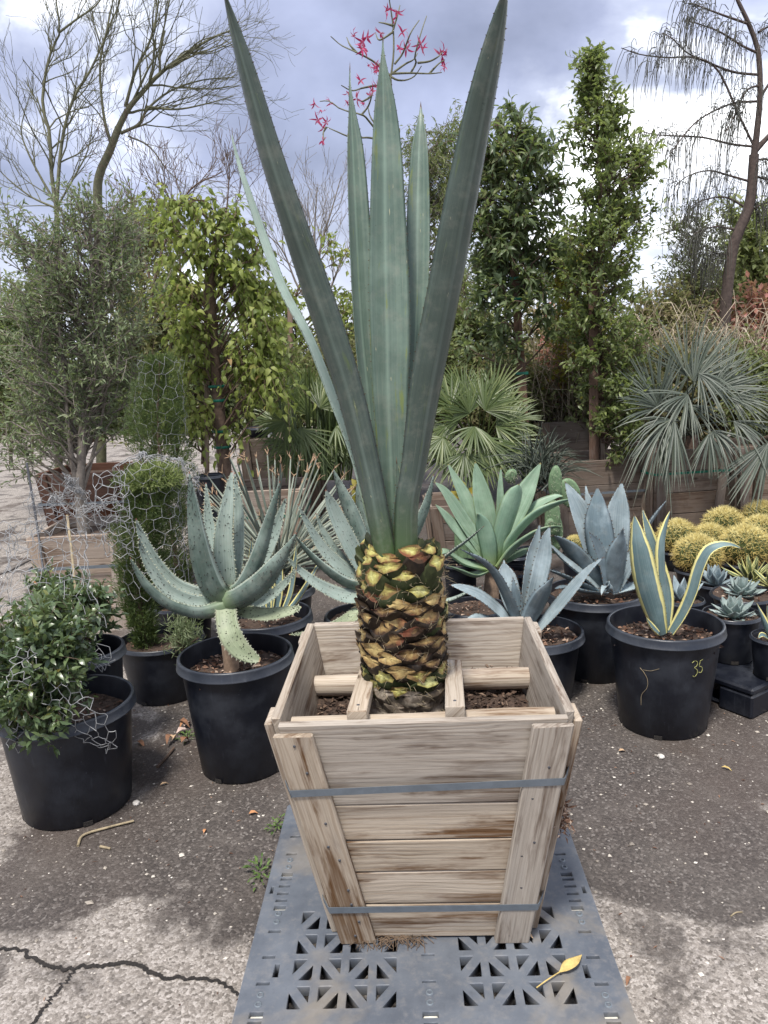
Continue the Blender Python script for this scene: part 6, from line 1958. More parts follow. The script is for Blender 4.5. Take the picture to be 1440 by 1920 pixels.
# ------------------------------------------------------------------ palms
def fan_frond(root, hub, tip, n, spread, w, mat, droop=.12, nrm=None, stem=None, jit=.04):
    """hub: where the fan opens; tip: end of the middle leaflet; stem: foot of the stalk"""
    mb = MB()
    hub = np.asarray(hub, float); tip = np.asarray(tip, float)
    ax = tip - hub; L = np.linalg.norm(ax); ax = ax / L
    nr = unit(np.cross(ax, np.cross((0, -.7, .6) if nrm is None else nrm, ax)))
    si = np.cross(ax, nr)
    for a in np.linspace(-spread, spread, n):
        d = unit(ax * math.cos(a) + si * math.sin(a) + nr * (.10 * math.cos(a * 2)) + rng.normal(size=3) * jit)
        l = L * (1 - .22 * (abs(a) / spread) ** 2) * rng.uniform(1.05 - jit * 3.5, 1.06)
        t = np.linspace(0, 1, 5)
        P = hub + d * (t * l)[:, None] - np.array((0, 0, 1.0)) * (droop * l * t ** 2.4 * (1 + rng.uniform(-8, 8) * jit))[:, None] + rng.normal(size=3) * (.02 * l * t ** 2)[:, None]
        wd = np.interp(t, [0, .35, .75, 1], [.25 * w, w, .6 * w, .05 * w])
        s_ = unit(np.cross(d, nr)); up_ = nr
        Lf = P + s_ * wd[:, None] / 2 + up_ * wd[:, None] * .22; Rt = P - s_ * wd[:, None] / 2 + up_ * wd[:, None] * .22
        V = np.stack((Lf, P, Rt), 1).reshape(-1, 3)
        q = np.array([[3 * i + k, 3 * i + k + 1, 3 * i + 4 + k, 3 * i + 3 + k] for i in range(4) for k in (0, 1)])
        mb.add(V, q, tint=np.clip(.45 + rng.normal() * .16 + np.repeat(t ** 6 * .3, 3), 0, 1))
    if stem is not None:
        s0 = np.asarray(stem, float)
        tubes(mb, smooth_curve([s0, (s0 + hub) / 2 + np.array((0, 0, .05)), hub], 8), np.linspace(.010, .005, 8), 5, tint=.6)
    mb.build('frond', M[mat], root)


def fan_palm(label, foot, fronds, mat, n, spread, w, droop):
    f = at(*foot)
    root = thing('fan_palm', label, 'palm', (f[0], f[1], 0), None)
    mb = MB(); tubes(mb, smooth_curve([(f[0], f[1], 0), (f[0] + .02, f[1], f[2] * .6), tuple(f)], 8), np.linspace(.09, .07, 8), 10)
    mb.build('trunk', M['trunk_brown'], root)
    for hx, hy, hY, tx, ty, tY in fronds:
        fan_frond(root, at(hx, hy, hY), at(tx, ty, tY), n, spread * rng.uniform(.9, 1.1), w, mat, droop * rng.uniform(.5, 1.6), stem=f + rng.normal(size=3) * .03)
    return root


fan_palm('green fan palm with stiff pleated fans behind the pale green agave', (895, 870, 6.9), [
    (850, 838, 6.4, 815, 905, 6.2), (905, 820, 6.3, 925, 900, 6.1), (880, 775, 6.5, 845, 715, 6.5), (910, 770, 6.5, 960, 700, 6.5), (900, 760, 6.7, 905, 680, 6.8), (930, 800, 6.5, 1005, 780, 6.4), (860, 790, 6.5, 815, 755, 6.4), (925, 840, 6.3, 985, 880, 6.2),
    (845, 760, 6.6, 800, 700, 6.7), (925, 745, 6.9, 960, 665, 7), (960, 790, 6.6, 1015, 760, 6.6), (955, 850, 6.3, 1010, 880, 6.2), (900, 850, 6.2, 900, 925, 6.1), (830, 820, 6.3, 800, 870, 6.2),
    (870, 850, 6.2, 870, 915, 6.05), (940, 775, 6.7, 1000, 735, 6.7), (870, 745, 6.9, 830, 670, 7), (950, 825, 6.5, 1020, 835, 6.4), (890, 800, 6.3, 880, 850, 6.1), (835, 800, 6.6, 800, 830, 6.5)], 'f_fan', 26, 1.35, .020, .12)
fan_palm('dark green fan palm in the shade left of the giant agave', (575, 880, 7.0), [
    (540, 800, 6.7, 505, 760, 6.7), (590, 785, 6.7, 600, 715, 6.7), (560, 770, 6.9, 540, 705, 6.9), (620, 800, 6.7, 660, 760, 6.7), (535, 830, 6.5, 490, 850, 6.4), (600, 820, 6.5, 640, 850, 6.4), (570, 800, 6.5, 560, 860, 6.3), (640, 760, 7, 680, 720, 7), (510, 790, 6.9, 470, 780, 6.9), (545, 745, 7.0, 520, 690, 7), (535, 790, 6.2, 500, 855, 6.1), (600, 765, 6.3, 640, 705, 6.4), (565, 805, 6.2, 590, 880, 6.05), (520, 760, 6.4, 500, 700, 6.5), (630, 800, 6.2, 670, 830, 6.1), (620, 830, 6.4, 655, 880, 6.3), (660, 800, 6.6, 690, 850, 6.5), (590, 850, 6.3, 600, 905, 6.2), (540, 850, 6.3, 520, 905, 6.2), (645, 770, 6.9, 690, 780, 6.9), (580, 730, 7.2, 575, 670, 7.2), (610, 750, 7.1, 640, 690, 7.1)], 'f_fan', 22, 1.2, .018, .08)
rt = thing('reed_plant', 'upright green reed-like stems behind the spiky yucca', 'plant', tuple(at(615, 890, 6.4)[:2]) + (0,))
mb = MB()
for i in range(60):
    x0 = 615 + rng.normal() * 26
    a = at(x0, 900, 6.4 + rng.normal() * .12); b = at(x0 + (x0 - 615) * .6 + rng.normal() * 8, rng.uniform(690, 790), 6.4 + rng.normal() * .15)
    tubes(mb, [a, (a + b) / 2 + rng.normal(size=3) * .015, b], np.array((.010, .009, .004)), 5, tint=np.repeat(rng.uniform(.2, .6), 1))
mb.build('stems', M['f_fan'], rt, kind='stuff')


f = at(1290, 815, 6.8)
gp = thing('grey_palm', 'big blue-grey fan palm with long narrow arching leaflets over the right-hand boxes', 'palm', (f[0], f[1], 0))
mb = MB(); tubes(mb, smooth_curve([(f[0], f[1], 0.2), (f[0], f[1], f[2] * .8), tuple(f)], 8), np.linspace(.10, .08, 8), 10); mb.build('trunk', M['trunk_brown'], gp)
for hx, hy, hY, tx, ty, tY, sp_, n_, dr in [
    (1289, 706, 6.6, 1290, 575, 6.8, 1.0, 26, .02), (1300, 715, 6.5, 1375, 610, 6.6, .7, 20, .06), (1330, 735, 6.4, 1450, 690, 6.3, .8, 24, .16), (1310, 700, 6.3, 1390, 770, 6.1, .75, 20, .30),
    (1232, 760, 6.5, 1205, 640, 6.6, .8, 24, .03), (1235, 765, 6.4, 1150, 710, 6.4, .8, 22, .14), (1255, 775, 6.9, 1240, 650, 7.1, .9, 24, .03), (1350, 730, 6.9, 1400, 620, 7.0, .9, 24, .04),
    (1258, 787, 6.2, 1175, 850, 6.0, .75, 18, .45), (1265, 790, 6.1, 1262, 915, 5.95, .35, 10, .10), (1240, 800, 6.2, 1215, 900, 6.0, .5, 12, .30),
    (1336, 808, 6.2, 1400, 850, 6.0, .9, 22, .5), (1330, 812, 6.1, 1320, 890, 6.0, .6, 12, .25), (1371, 745, 6.5, 1470, 760, 6.3, .8, 24, .2), (1375, 790, 6.3, 1470, 850, 6.1, .8, 22, .4), (1290, 760, 6.4, 1350, 800, 6.1, .8, 18, .3), (1290, 740, 6.3, 1230, 800, 6.1, .8, 18, .3)]:
    fan_frond(gp, at(hx, hy, hY), at(tx, ty, tY), n_ + 8, sp_ * 1.15, .0155, 'f_grey', dr * 1.3, jit=.10, stem=f + rng.normal(size=3) * .03)
f = at(1430, 905, 6.0)
gp2 = thing('grey_palm', 'fan of grey palm leaflets hanging at the right edge above the barrel cacti', 'palm', (f[0], f[1] + .6, 0))
mb = MB(); tubes(mb, smooth_curve([(f[0] + .25, f[1] + .6, 0.1), (f[0] + .25, f[1] + .55, .7), at(1452, 820, 6.2)], 8), .04, 8); mb.build('trunk', M['trunk_brown'], gp2)
fan_frond(gp2, at(1440, 830, 6.1), at(1395, 950, 6.0), 22, .75, .020, 'f_grey', .05)
fan_frond(gp2, at(1450, 825, 6.2), at(1490, 930, 6.1), 18, .8, .020, 'f_grey', .05)

# dry grass behind the grey palm
dg_ = MB()
for i in range(420):
    px, py = rng.uniform(1190, 1450), rng.uniform(720, 800)
    Y = rng.uniform(7.9, 8.8)
    a = at(px, py, Y); L_ = rng.uniform(.5, 1.1); d = unit(np.array((rng.normal() * .35, rng.normal() * .2, 1)))
    b = a + d * L_; k = unit(np.array((rng.normal(), rng.normal() * .4, -.2))) * L_ * .35
    tubes(dg_, smooth_curve([a, a + d * L_ * .6, b + k * .5, b + k - np.array((0, 0, L_ * .15))], 6), np.array((.006, .005, .004, .004, .003, .002)), 3, tint=rng.uniform())
o = dg_.build('dry_grass', M['f_dry'], None, kind='stuff')
tagtop(o, 'tangle of dry pale grass stems behind the grey palm', 'dry grass', kind='stuff')
# grass-like tuft with long thin blades in front of the boxes at the right of the fan palm
tf = MB()
for i in range(150):
    a = at(1010 + rng.normal() * 14, 900 + rng.normal() * 12, 6.2 + rng.normal() * .1); an = rng.uniform(-1.3, 1.3)
    e_ = at(1010 + 120 * math.sin(an) * rng.uniform(.5, 1.1), 890 - 90 * math.cos(an) * rng.uniform(.5, 1.2) + 30 * abs(math.sin(an)), 6.2 + rng.normal() * .25)
    tubes(tf, smooth_curve([a, (a + e_) / 2 + np.array((0, 0, .08)), e_], 7), np.array((.006, .006, .005, .005, .004, .003, .001)), 3, tint=rng.uniform(.1, .8))
o = tf.build('grass_tuft', [M['f_grey']], None)
tagtop(o, 'tuft of thin grey-green grass blades behind the pale green agave', 'grass tuft')
tw_ = MB()
for i in range(260):
    px, py = rng.uniform(985, 1190), rng.uniform(800, 850)
    Y = rng.uniform(7.9, 9.0); a = at(px, py, Y); L_ = rng.uniform(.5, 1.3); d = unit(np.array((rng.normal() * .28, rng.normal() * .2, 1)))
    P_ = smooth_curve([a, a + d * L_ * .5 + rng.normal(size=3) * .04, a + d * L_ + rng.normal(size=3) * .10], 6)
    tubes(tw_, P_, np.array((.006, .005, .004, .004, .003, .002)), 3, tint=rng.uniform())
    for _ in range(3):
        q_ = P_[rng.integers(2, 6)]; e_ = q_ + unit(rng.normal(size=3) + (0, 0, .5)) * rng.uniform(.1, .3)
        tubes(tw_, [q_, (q_ + e_) / 2 + rng.normal(size=3) * .02, e_], np.array((.003, .0025, .0015)), 3, tint=rng.uniform())
o = tw_.build('dry_twigs', M['f_dry'], None, kind='stuff')
tagtop(o, 'tangle of pale dry twigs between the two brown stakes', 'twigs', kind='stuff')
# reddish and pale stakes in the background
for lab, px, y0, y1, Y, w, m in [('orange-brown stake far behind, between the dark tree and the glossy tree', 1062, 830, 690, 9.0, 9, 'stake_pale'), ('thin pale stake with a green tie seen beside the left agave blade', 545, 860, 575, 8.6, 9, 'stake_pale'), ('short reddish stake far behind the brown stake', 1095, 830, 680, 9.4, 7, 'stake'), ('grey stake far back behind the grass tuft', 1022, 830, 700, 9.2, 6, 'stake_pale'), ('thin grey stake beside the straight brown stake', 1130, 925, 760, 6.72, 8, 'wood_grey')]:
    d = w / 2 * Y / F
    a, b = at(px, y0, Y), at(px - 1, y1, Y)
    st = hexa([*[a + np.array(q_) for q_ in ((-d, -d, 0), (d, -d, 0), (d, d, 0), (-d, d, 0))], *[b + np.array(q_) for q_ in ((-d, -d, 0), (d, -d, 0), (d, d, 0), (-d, d, 0))]], .003, None, M[m], 'tree_stake', None)
    tagtop(st, lab, 'stake')

# prickly pear and cactus
M['pear'] = plain('prickly_pear_skin', (.12, .19, .10), .55, .3, 25)
f = at(1045, 935, 5.4)
pe = thing('prickly_pear', 'prickly pear with upright flat pads behind the biggest blue agave', 'cactus', (f[0], f[1], 0))
for px, py, rx, ry, Y, tl_ in [(1041, 905, 13, 33, 5.4, .05), (1068, 925, 20, 30, 5.5, -.3), (1036, 970, 15, 36, 5.4, .0), (958, 892, 11, 14, 5.6, .5), (1030, 985, 9, 14, 5.3, .2), (1040, 1000, 16, 40, 5.45, 0)]:
    c = at(px, py, Y); k = depth(py, Y) / F
    mb = MB()
    u = np.linspace(0, 2 * np.pi, 22, endpoint=False)
    for i_ in [0]:
        n_ = 7
        th2 = np.linspace(0, np.pi, n_)
        rr = np.sin(th2)
    ringV = []
    for th3 in np.linspace(0, np.pi, 9):
        s_ = math.sin(th3) ** .6
        ringV.append(np.stack((np.cos(u) * rx * k * s_, np.full(22, math.cos(th3) * .022), np.sin(u) * ry * k * s_), -1))
    V = np.array(ringV).reshape(-1, 3)
    ct, st2 = math.cos(tl_), math.sin(tl_)
    V = np.stack((V[:, 0] * ct + V[:, 2] * st2, V[:, 1], -V[:, 0] * st2 + V[:, 2] * ct), -1) + c
    q = np.array([[a * 22 + b, a * 22 + (b + 1) % 22, (a + 1) * 22 + (b + 1) % 22, (a + 1) * 22 + b] for a in range(8) for b in range(22)])
    mb.add(V, q)
    g_ = rng.uniform(0, 2 * np.pi, 60); s_ = np.sqrt(rng.uniform(0, .9, 60))
    Pq = np.stack((np.cos(g_) * rx * k * s_, np.full(60, -.022), np.sin(g_) * ry * k * s_), -1) + c
    tubes(mb, np.stack((Pq, Pq + rng.normal(size=(60, 3)) * .006 + (0, -.012, 0)), 1), .001, 3, mi=1)
    mb.build('pad', [M['pear'], M['prickle_pale']], pe)
f = at(870, 1000, 4.9)
cc = thing('column_cactus', 'green ribbed column cactus behind the pale green agave', 'cactus', (f[0], f[1], 0))
mb = MB()
ph = np.linspace(0, 2 * np.pi, 48, endpoint=False)
hz_ = np.array([0, .3, .5, .62, .68, .70]); rz_ = np.array([.055, .058, .056, .045, .025, .002])
rr = rz_[:, None] * (1 + .13 * np.cos(8 * ph)[None])
V = np.stack((f[0] + rr * np.cos(ph), f[1] + rr * np.sin(ph), np.broadcast_to(hz_[:, None], rr.shape)), -1)
i = np.arange(5)[:, None] * 48; j = np.arange(48)[None]
mb.add(V, np.stack((i + j, i + (j + 1) % 48, i + 48 + (j + 1) % 48, i + 48 + j), -1).reshape(-1, 4))
mb.build('stem', M['pear'], cc)
# yellow-leaved sprigs
for lab, px, py, Y in [('sprig of yellow-green leaves behind the pale green agave', 868, 925, 4.9), ('sprig of yellow-green leaves left of the scaly trunk', 672, 930, 4.6)]:
    f = at(px, py + 60, Y)
    sg_ = thing('leafy_sprig', lab, 'plant', (f[0], f[1], 0))
    mb = MB(); tubes(mb, [(f[0], f[1], 0), (f[0] + .01, f[1], f[2] * .5), tuple(at(px, py - 20, Y))], np.array((.006, .005, .003)), 5); mb.build('stem', M['trunk_green'], sg_)
    for k in range(9):
        p = at(px + rng.normal() * 4, py + rng.uniform(-25, 25), Y)
        mb = MB(); d = unit(np.array((rng.normal(), rng.normal() * .5, .9)))
        leaf_cloud(mb, [p], [d], [(rng.normal() * .3, -1, .3)], .085, .045, np.array([rng.uniform(.3, .9)]), fine=True)
        mb.build('leaf', M['f_autumn'], sg_)

# far line of trees that closes the view
ft_ = MB()
n = 9000
xx = rng.uniform(-26, 26, n); hh_ = 1.4 + .8 * np.array([mnoise.noise(Vector((x * .5, 2, 0))) for x in xx]) + .5 * np.array([mnoise.noise(Vector((x * 2.1, 5, 0))) for x in xx])
zz = rng.uniform(0, 1, n) ** .8 * hh_ * 1.15
Pq = np.stack((xx, 22 + rng.normal(size=n) * .8, zz), -1)
leaf_cloud(ft_, Pq, rng.normal(size=(n, 3)), rng.normal(size=(n, 3)) + (0, -.5, .6), .36, .22, np.clip(.5 + rng.normal(size=n) * .2, 0, 1))
o = ft_.build('far_treeline', M['f_thicket'], None, kind='stuff')
tagtop(o, 'far hazy line of mixed shrubs closing the view behind the nursery rows', 'treeline', kind='stuff')


# ------------------------------------------------------------------ junipers, myrtle shrubs, chicken wire
def juniper(label, base, top_px, centre_px, rad_px, Y, n, key=None, mat='f_juniper', glow=False, trunk=True):
    b = np.asarray(base, float)
    t_ = at(top_px[0], top_px[1], Y)
    root = thing('juniper', label, 'conifer', tuple(b))
    T = smooth_curve([b, *[at(cx, cy, Y) for cx, cy in centre_px], t_], 20)
    mb = MB(); tubes(mb, T, np.linspace(.016, .004, 20), 7); mb.build('trunk', M['trunk_brown'], root)
    rr = np.interp(np.linspace(0, 1, 20), np.linspace(0, 1, len(rad_px)), rad_px) * Y / F
    k = rng.integers(0, 19, n); fr = rng.uniform(0, 1, (n, 1))
    c = T[k] * (1 - fr) + T[k + 1] * fr
    a = rng.uniform(0, 2 * np.pi, n)
    # wispy sprays: points on short twigs that leave the stem outward and up
    s = np.sqrt(rng.uniform(.05, 1, n)) * rr[k]
    px_seed = top_px[0] * 1.7
    lump = np.array([1 + .75 * mnoise.noise(Vector((math.cos(x) * 1.3, math.sin(x) * 1.3, z * 6 + px_seed))) + .5 * mnoise.noise(Vector((math.cos(x) * 4, math.sin(x) * 4, z * 17))) for x, z in zip(a, c[:, 2])])
    P = c + np.stack((np.cos(a), np.sin(a), 0 * a), -1) * (s * lump)[:, None]
    m_ = 7
    S = np.repeat(P, m_, 0) + rng.normal(size=(n * m_, 3)) * .010
    D = unit(np.repeat(np.stack((np.cos(a), np.sin(a), 0 * a + .9), -1), m_, 0) + rng.normal(size=(n * m_, 3)) * .7)
    mb = MB()
    nl = len(S)
    leaf_cloud(mb, S, D, rng.normal(size=(nl, 3)), rng.uniform(.018, .042, nl), rng.uniform(.0028, .005, nl), np.clip(np.repeat(.45 + .45 * (lump - 1), m_) + rng.normal(size=nl) * .2, 0, 1), fold=.1)
    mb.build('crown', M[mat], root, kind='stuff')
    if glow:
        nl = 1900
        d = unit(rng.normal(size=(nl, 3))); d[:, 2] = np.abs(d[:, 2]) * .9
        P = t_ + np.array((0, -.02, -.07)) + d * np.array((.125, .12, .10)) * rng.uniform(.75, 1.1, (nl, 1))
        mb = MB(); leaf_cloud(mb, P, unit(d + rng.normal(size=(nl, 3)) * .8), rng.normal(size=(nl, 3)), rng.uniform(.02, .05, nl), .0042, rng.uniform(0, 1, nl), fold=.1)
        mb.build('fresh_growth', M['f_junglow'], root, kind='stuff')
    return root


x, Yc_, R_, h_, zs_ = POTS['c']
juniper('wire-wrapped juniper column with a bright fresh green top, in the worn pot', (at(268, 1190, Yc_)[0], Yc_, zs_), (288, 880), [(262, 1120), (262, 1040), (275, 960)], [18, 30, 42, 52, 54, 42], Yc_, 2100, glow=True)
x, Ye_, R_, h_, zs_ = POTS['e']
juniper('taller juniper wrapped in chicken wire, behind the bright-topped one', (x, Ye_, zs_), (300, 670), [(330, 1050), (312, 930), (298, 830), (296, 760)], [20, 36, 52, 60, 50, 18], Ye_ + .1, 2200)
tuft_ = MB()
f = at(345, 1190, 3.45)
rz = thing('rosemary_tuft', 'wiry rosemary-like tuft at the right side of the worn pot', 'plant', (f[0], f[1], zs_))
n = 900
P = f + rng.normal(size=(n, 3)) * np.array((.035, .035, .045)) + (0, 0, .0)
leaf_cloud(tuft_, P, unit(rng.normal(size=(n, 3)) + (0, 0, .5)), rng.normal(size=(n, 3)), rng.uniform(.025, .05, n), .0045, rng.uniform(.2, .9, n))
tuft_.build('crown', M['f_olive'], rz, kind='stuff')
mb = MB()
for k in range(14):
    e_ = f + rng.normal(size=3) * .05
    tubes(mb, [f + (0, 0, -.10), (f + e_) / 2 + (0, 0, -.03), e_], np.array((.004, .003, .002)), 4)
mb.build('stem', M['trunk_brown'], rz)


def myrtle(label, base, ells, ncl, ntw, nl, L, tl):
    root, T, B = tree('myrtle_shrub', label, 'shrub', np.array([base, (base[0], base[1], base[2] + .08), (base[0] - .01, base[1], base[2] + .18), (base[0] - .01, base[1], base[2] + .3)]), .012, .005, ells, ncl, ntw, nl, L, L * .42, 'f_myrtle', 'trunk_brown', tl=tl, fine=True, updir=.45, br_r=.005, curl=.12, fold=.12)
    return root


x, Yp, R_, h_, zs_ = POTS['a']
myrtle('small-leaved myrtle shrub draped in chicken wire, in the nearest left pot', (x - .03, Yp, zs_),
       [(95, 1190, 75, 55, 2.6, .16), (60, 1240, 60, 65, 2.5, .14), (115, 1250, 55, 60, 2.52, .15), (40, 1310, 45, 45, 2.42, .10), (110, 1300, 45, 40, 2.48, .1), (50, 1350, 45, 40, 2.42, .06, 1.0), (115, 1340, 35, 30, 2.43, .05, .8), (15, 1235, 45, 60, 2.5, .12), (0, 1320, 35, 50, 2.45, .1), (85, 1165, 55, 35, 2.65, .12)], 150, 7, 8, .040, .085)
x, Yp, R_, h_, zs_ = POTS['b']
myrtle('second small-leaved myrtle behind the wire-draped one, in front of the grey box', (x, Yp, zs_),
       [(160, 1130, 50, 40, 3.15, .14), (90, 1120, 45, 35, 3.15, .14), (180, 1150, 30, 30, 3.1, .1), (130, 1150, 60, 40, 3.1, .14)], 60, 7, 9, .040, .085)


def chicken_wire(label, mapf, nu, nv, a, r=.0017, jit=.004, cull=None, name='chicken_wire'):
    """hexagon mesh on a (u,v) patch sent into space by mapf"""
    b = a * .58
    N = np.array([[(i * a / 2, j * 1.5 * b + ((i + j) % 2) * .5 * b) for i in range(nu)] for j in range(nv)])
    P = np.array([[mapf(*N[j, i]) for i in range(nu)] for j in range(nv)], float) + rng.normal(size=(nv, nu, 3)) * jit
    E_ = []
    for j in range(nv):
        for i in range(nu):
            if i + 1 < nu:
                E_.append((P[j, i], P[j, i + 1]))
            if j + 1 < nv and (i + j) % 2 == 1:
                E_.append((P[j, i], P[j + 1, i]))
    E_ = np.array(E_)
    if cull is not None:
        keep = np.array([not cull((p + q) / 2) for p, q in E_])
        E_ = E_[keep]
    mid = E_.mean(1) + rng.normal(size=(len(E_), 3)) * r * .9
    mb = MB()
    tubes(mb, np.stack((E_[:, 0], mid, E_[:, 1]), 1), r, 4)
    o = mb.build(name, M['wire'])
    tagtop(o, label, 'chicken wire', 'chicken wire netting')
    return o


def nz(u, v, s, k):
    return mnoise.noise(Vector((u * s, v * s, k)))


# column round the taller juniper
Yw = Ye_ + .1
cw0, cw1 = at(308, 880, Yw), at(296, 660, Yw)


def m_tall(u, v):
    hgt = v / .68
    c = cw0 * (1 - hgt) + cw1 * hgt
    r_ = .145 * (1 + .16 * nz(u, v, 4, 1)) - .03 * hgt
    th2 = u / .145
    return c + np.array((r_ * math.cos(th2), r_ * math.sin(th2), .02 * nz(u, v, 6, 2)))


chicken_wire('tall chicken wire sleeve round the taller juniper and up beside the olive tree', m_tall, 24, 10, .078, .0008, .008)
# cap and sleeve over the bright-topped juniper
x, Yc_, R_, h_, zs_ = POTS['c']
cj = at(283, 990, Yc_)
top_j = at(288, 868, Yc_)[2]


def m_cap(u, v):
    th2 = u / .150
    lo = at(0, 1120, Yc_)[2]
    z = lo + v
    r_ = .150 * (1 + .10 * nz(u, v, 6, 4))
    over = max(0, z - top_j)
    if over > 0:
        r_ = r_ - over * 1.05
        z = top_j + .045 * math.sin(min(1.5, over * 8))
    r_ = max(r_, .01)
    return np.array((cj[0] + r_ * math.cos(th2), Yc_ + r_ * math.sin(th2), z + .012 * nz(u, v, 7, 3)))


chicken_wire('chicken wire sleeve around the bright-topped juniper', m_cap, 28, 18, .070, .0012, .006)
# loop of stiff wire standing out on its left
wl0 = at(228, 950, 3.45)


def m_loop(u, v):
    return wl0 + np.array((-.035 + .075 * math.cos(u / .06) + .02 * nz(u, v, 6, 6), .05 * math.sin(u / .06), .16 - v))


chicken_wire('rolled edge of chicken wire hanging left of the bright-topped juniper', m_loop, 13, 8, .060, .0015, .004)
# stiff fold to the right of its top
wr0 = at(352, 900, 3.55)


def m_fold(u, v):
    return wr0 + np.array((-.06 + .11 * math.sin(min(1.57, u * 9)), .02 * v, .10 * math.cos(u * 7) - v * .55 * (u > .05)))


chicken_wire('bundled fold of chicken wire at the right shoulder of the bright-topped juniper', m_fold, 14, 10, .026, .0010, .005)
# the crumpled sheet in front of the grey box
cr0 = at(128, 960, 3.55)


def m_crum(u, v):
    a_ = u * 3.0
    return at(135, 1000, 3.7) + np.array((-.20 + u + .05 * nz(u, v, 6, 1), .14 * nz(u, v, 5, 8), .16 - v * .55 + .09 * nz(u, v, 5, 3) + .10 * math.exp(-((u - .14) / .07) ** 2)))


chicken_wire('crumpled heap of chicken wire in front of the dark red-brown box', m_crum, 22, 10, .044, .0011, .014)


def m_crum2(u, v):
    return at(100, 930, 3.9) + np.array((.0 + u * .5 + .06 * nz(u, v, 7, 21), .14 * nz(u, v, 6, 28), -v * .35 + .09 * nz(u, v, 6, 23) + .12 * math.exp(-((u - .2) / .08) ** 2)))


chicken_wire('tangled grey chicken wire peak beside the olive tree trunk', m_crum2, 20, 10, .040, .0013, .014)
ext0 = at(30, 1000, 3.6)


def m_ext(u, v):
    return at(-15, 985, 3.5) + np.array((u * 1.0, .03 * nz(u, v, 6, 1), -v * .8 + .05 * u + .03 * nz(u, v, 5, 3)))


chicken_wire('flat flap of rusty chicken wire sticking out at the left edge above the pavement', m_ext, 9, 4, .060, .0014, .006)
# sleeve that comes down over the upper half of the front shrub
s0 = at(88, 1045, 3.0)


def m_sleeve(u, v):
    th2 = u / .15
    r_ = .150 * (1 + .14 * nz(u, v, 6, 11)) + max(0, v - .15) * .35
    return np.array((s0[0] + .03 + r_ * math.cos(th2) * .95, 2.95 + r_ * math.sin(th2) - max(0, v - .1) * .5, at(0, 985, 2.95)[2] - v * .95 + .02 * nz(u, v, 6, 12)))


chicken_wire('chicken wire sleeve standing on top of the front myrtle shrub', m_sleeve, 32, 9, .058, .0011, .008)
# the two tails that hang over the front pot
POTA = POTS['a']


def tail(pts, halfw, Ln, jitk):
    C = smooth_curve([at(*p) for p in pts], 40)
    hwv = np.interp(np.linspace(0, 1, 40), np.linspace(0, 1, len(halfw)), halfw)

    def mf(u, v):
        f_ = min(1, max(0, v / Ln)) * 39
        i_ = min(38, int(f_)); fr_ = f_ - i_
        p = C[i_] * (1 - fr_) + C[i_ + 1] * fr_
        tg = unit(C[i_ + 1] - C[i_])
        hwid = hwv[i_]
        s_ = unit(np.cross(tg, (0, -1, .15)))
        uu = (u / W_T - .5) * 2
        return p + s_ * uu * hwid + np.array((0, -.015 * (1 - uu * uu) + .014 * nz(u, v, 8, jitk), .012 * nz(u, v, 8, jitk + 4)))
    return mf


W_T = .046 / 2 * 8
chicken_wire('torn tongue of chicken wire hanging over the rim of the nearest left pot', tail([(100, 1255, 2.43), (125, 1310, 2.425), (155, 1345, 2.45), (185, 1380, 2.50), (205, 1405, 2.55)], [.05, .075, .075, .065, .03], .40, 31), 9, 11, .046, .0014, .006)
W_T = .046 / 2 * 6
chicken_wire('narrow strip of chicken wire hanging down the left side of the front myrtle', tail([(55, 1215, 2.40), (38, 1265, 2.38), (35, 1320, 2.40), (35, 1370, 2.44), (32, 1415, 2.46)], [.045, .055, .048, .05, .035], .46, 41), 7, 13, .040, .0014, .007)
W_T = .046 / 2 * 7
chicken_wire('loose wisps of chicken wire on the rim of the pot behind the front shrub', tail([(165, 1218, 2.85), (185, 1232, 2.82), (200, 1250, 2.82)], [.06, .06, .03], .12, 51), 8, 4, .040, .0013, .008)


# ------------------------------------------------------------------ sticks, weeds, fallen leaves, pebbles
def stick(name, label, cat, pts, r, mat, wd=True):
    mb = MB()
    P = smooth_curve(pts, 14)
    tubes(mb, P, np.linspace(r, r * .8, 14), 7, cap=True)
    tagtop(mb.build(name, M[mat]), label, cat)


stick('metal_rod', 'dark metal rod leaning in front of the grey box at the left', 'rod', [at(50, 868, 3.75), at(70, 990, 3.65), at(88, 1120, 3.4), at(96, 1180, 3.3)], .006, 'dark_metal')
stick('wooden_stick', 'pale wooden stick standing in the wire sleeve at the left', 'stick', [at(126, 966, 3.35), at(137, 1060, 3.2), at(145, 1150, 3.05)], .006, 'fibre')
stick('fallen_twig', 'long dry twig on the asphalt in front of the nearest left pot', 'twig', [gnd(146, 1586, .004), gnd(156, 1566, .008), gnd(200, 1552, .008), gnd(251, 1539, .008)], .005, 'fibre')
stick('fallen_twig', 'short dry twig piece on the asphalt below the nearest left pot', 'twig', [gnd(188, 1587, .006), gnd(207, 1591, .006)], .005, 'fibre')
stick('fallen_twig', 'curved dry twig near the lower right edge of the asphalt', 'twig', [gnd(1370, 1718, .003), gnd(1380, 1711, .003), gnd(1392, 1710, .003)], .0022, 'fibre')
stick('bark_strip', 'brown strip of bark on the soil between the two left pots', 'bark strip', [gnd(295, 1438, .006), gnd(312, 1420, .006), gnd(326, 1402, .010)], .007, 'trunk_brown')


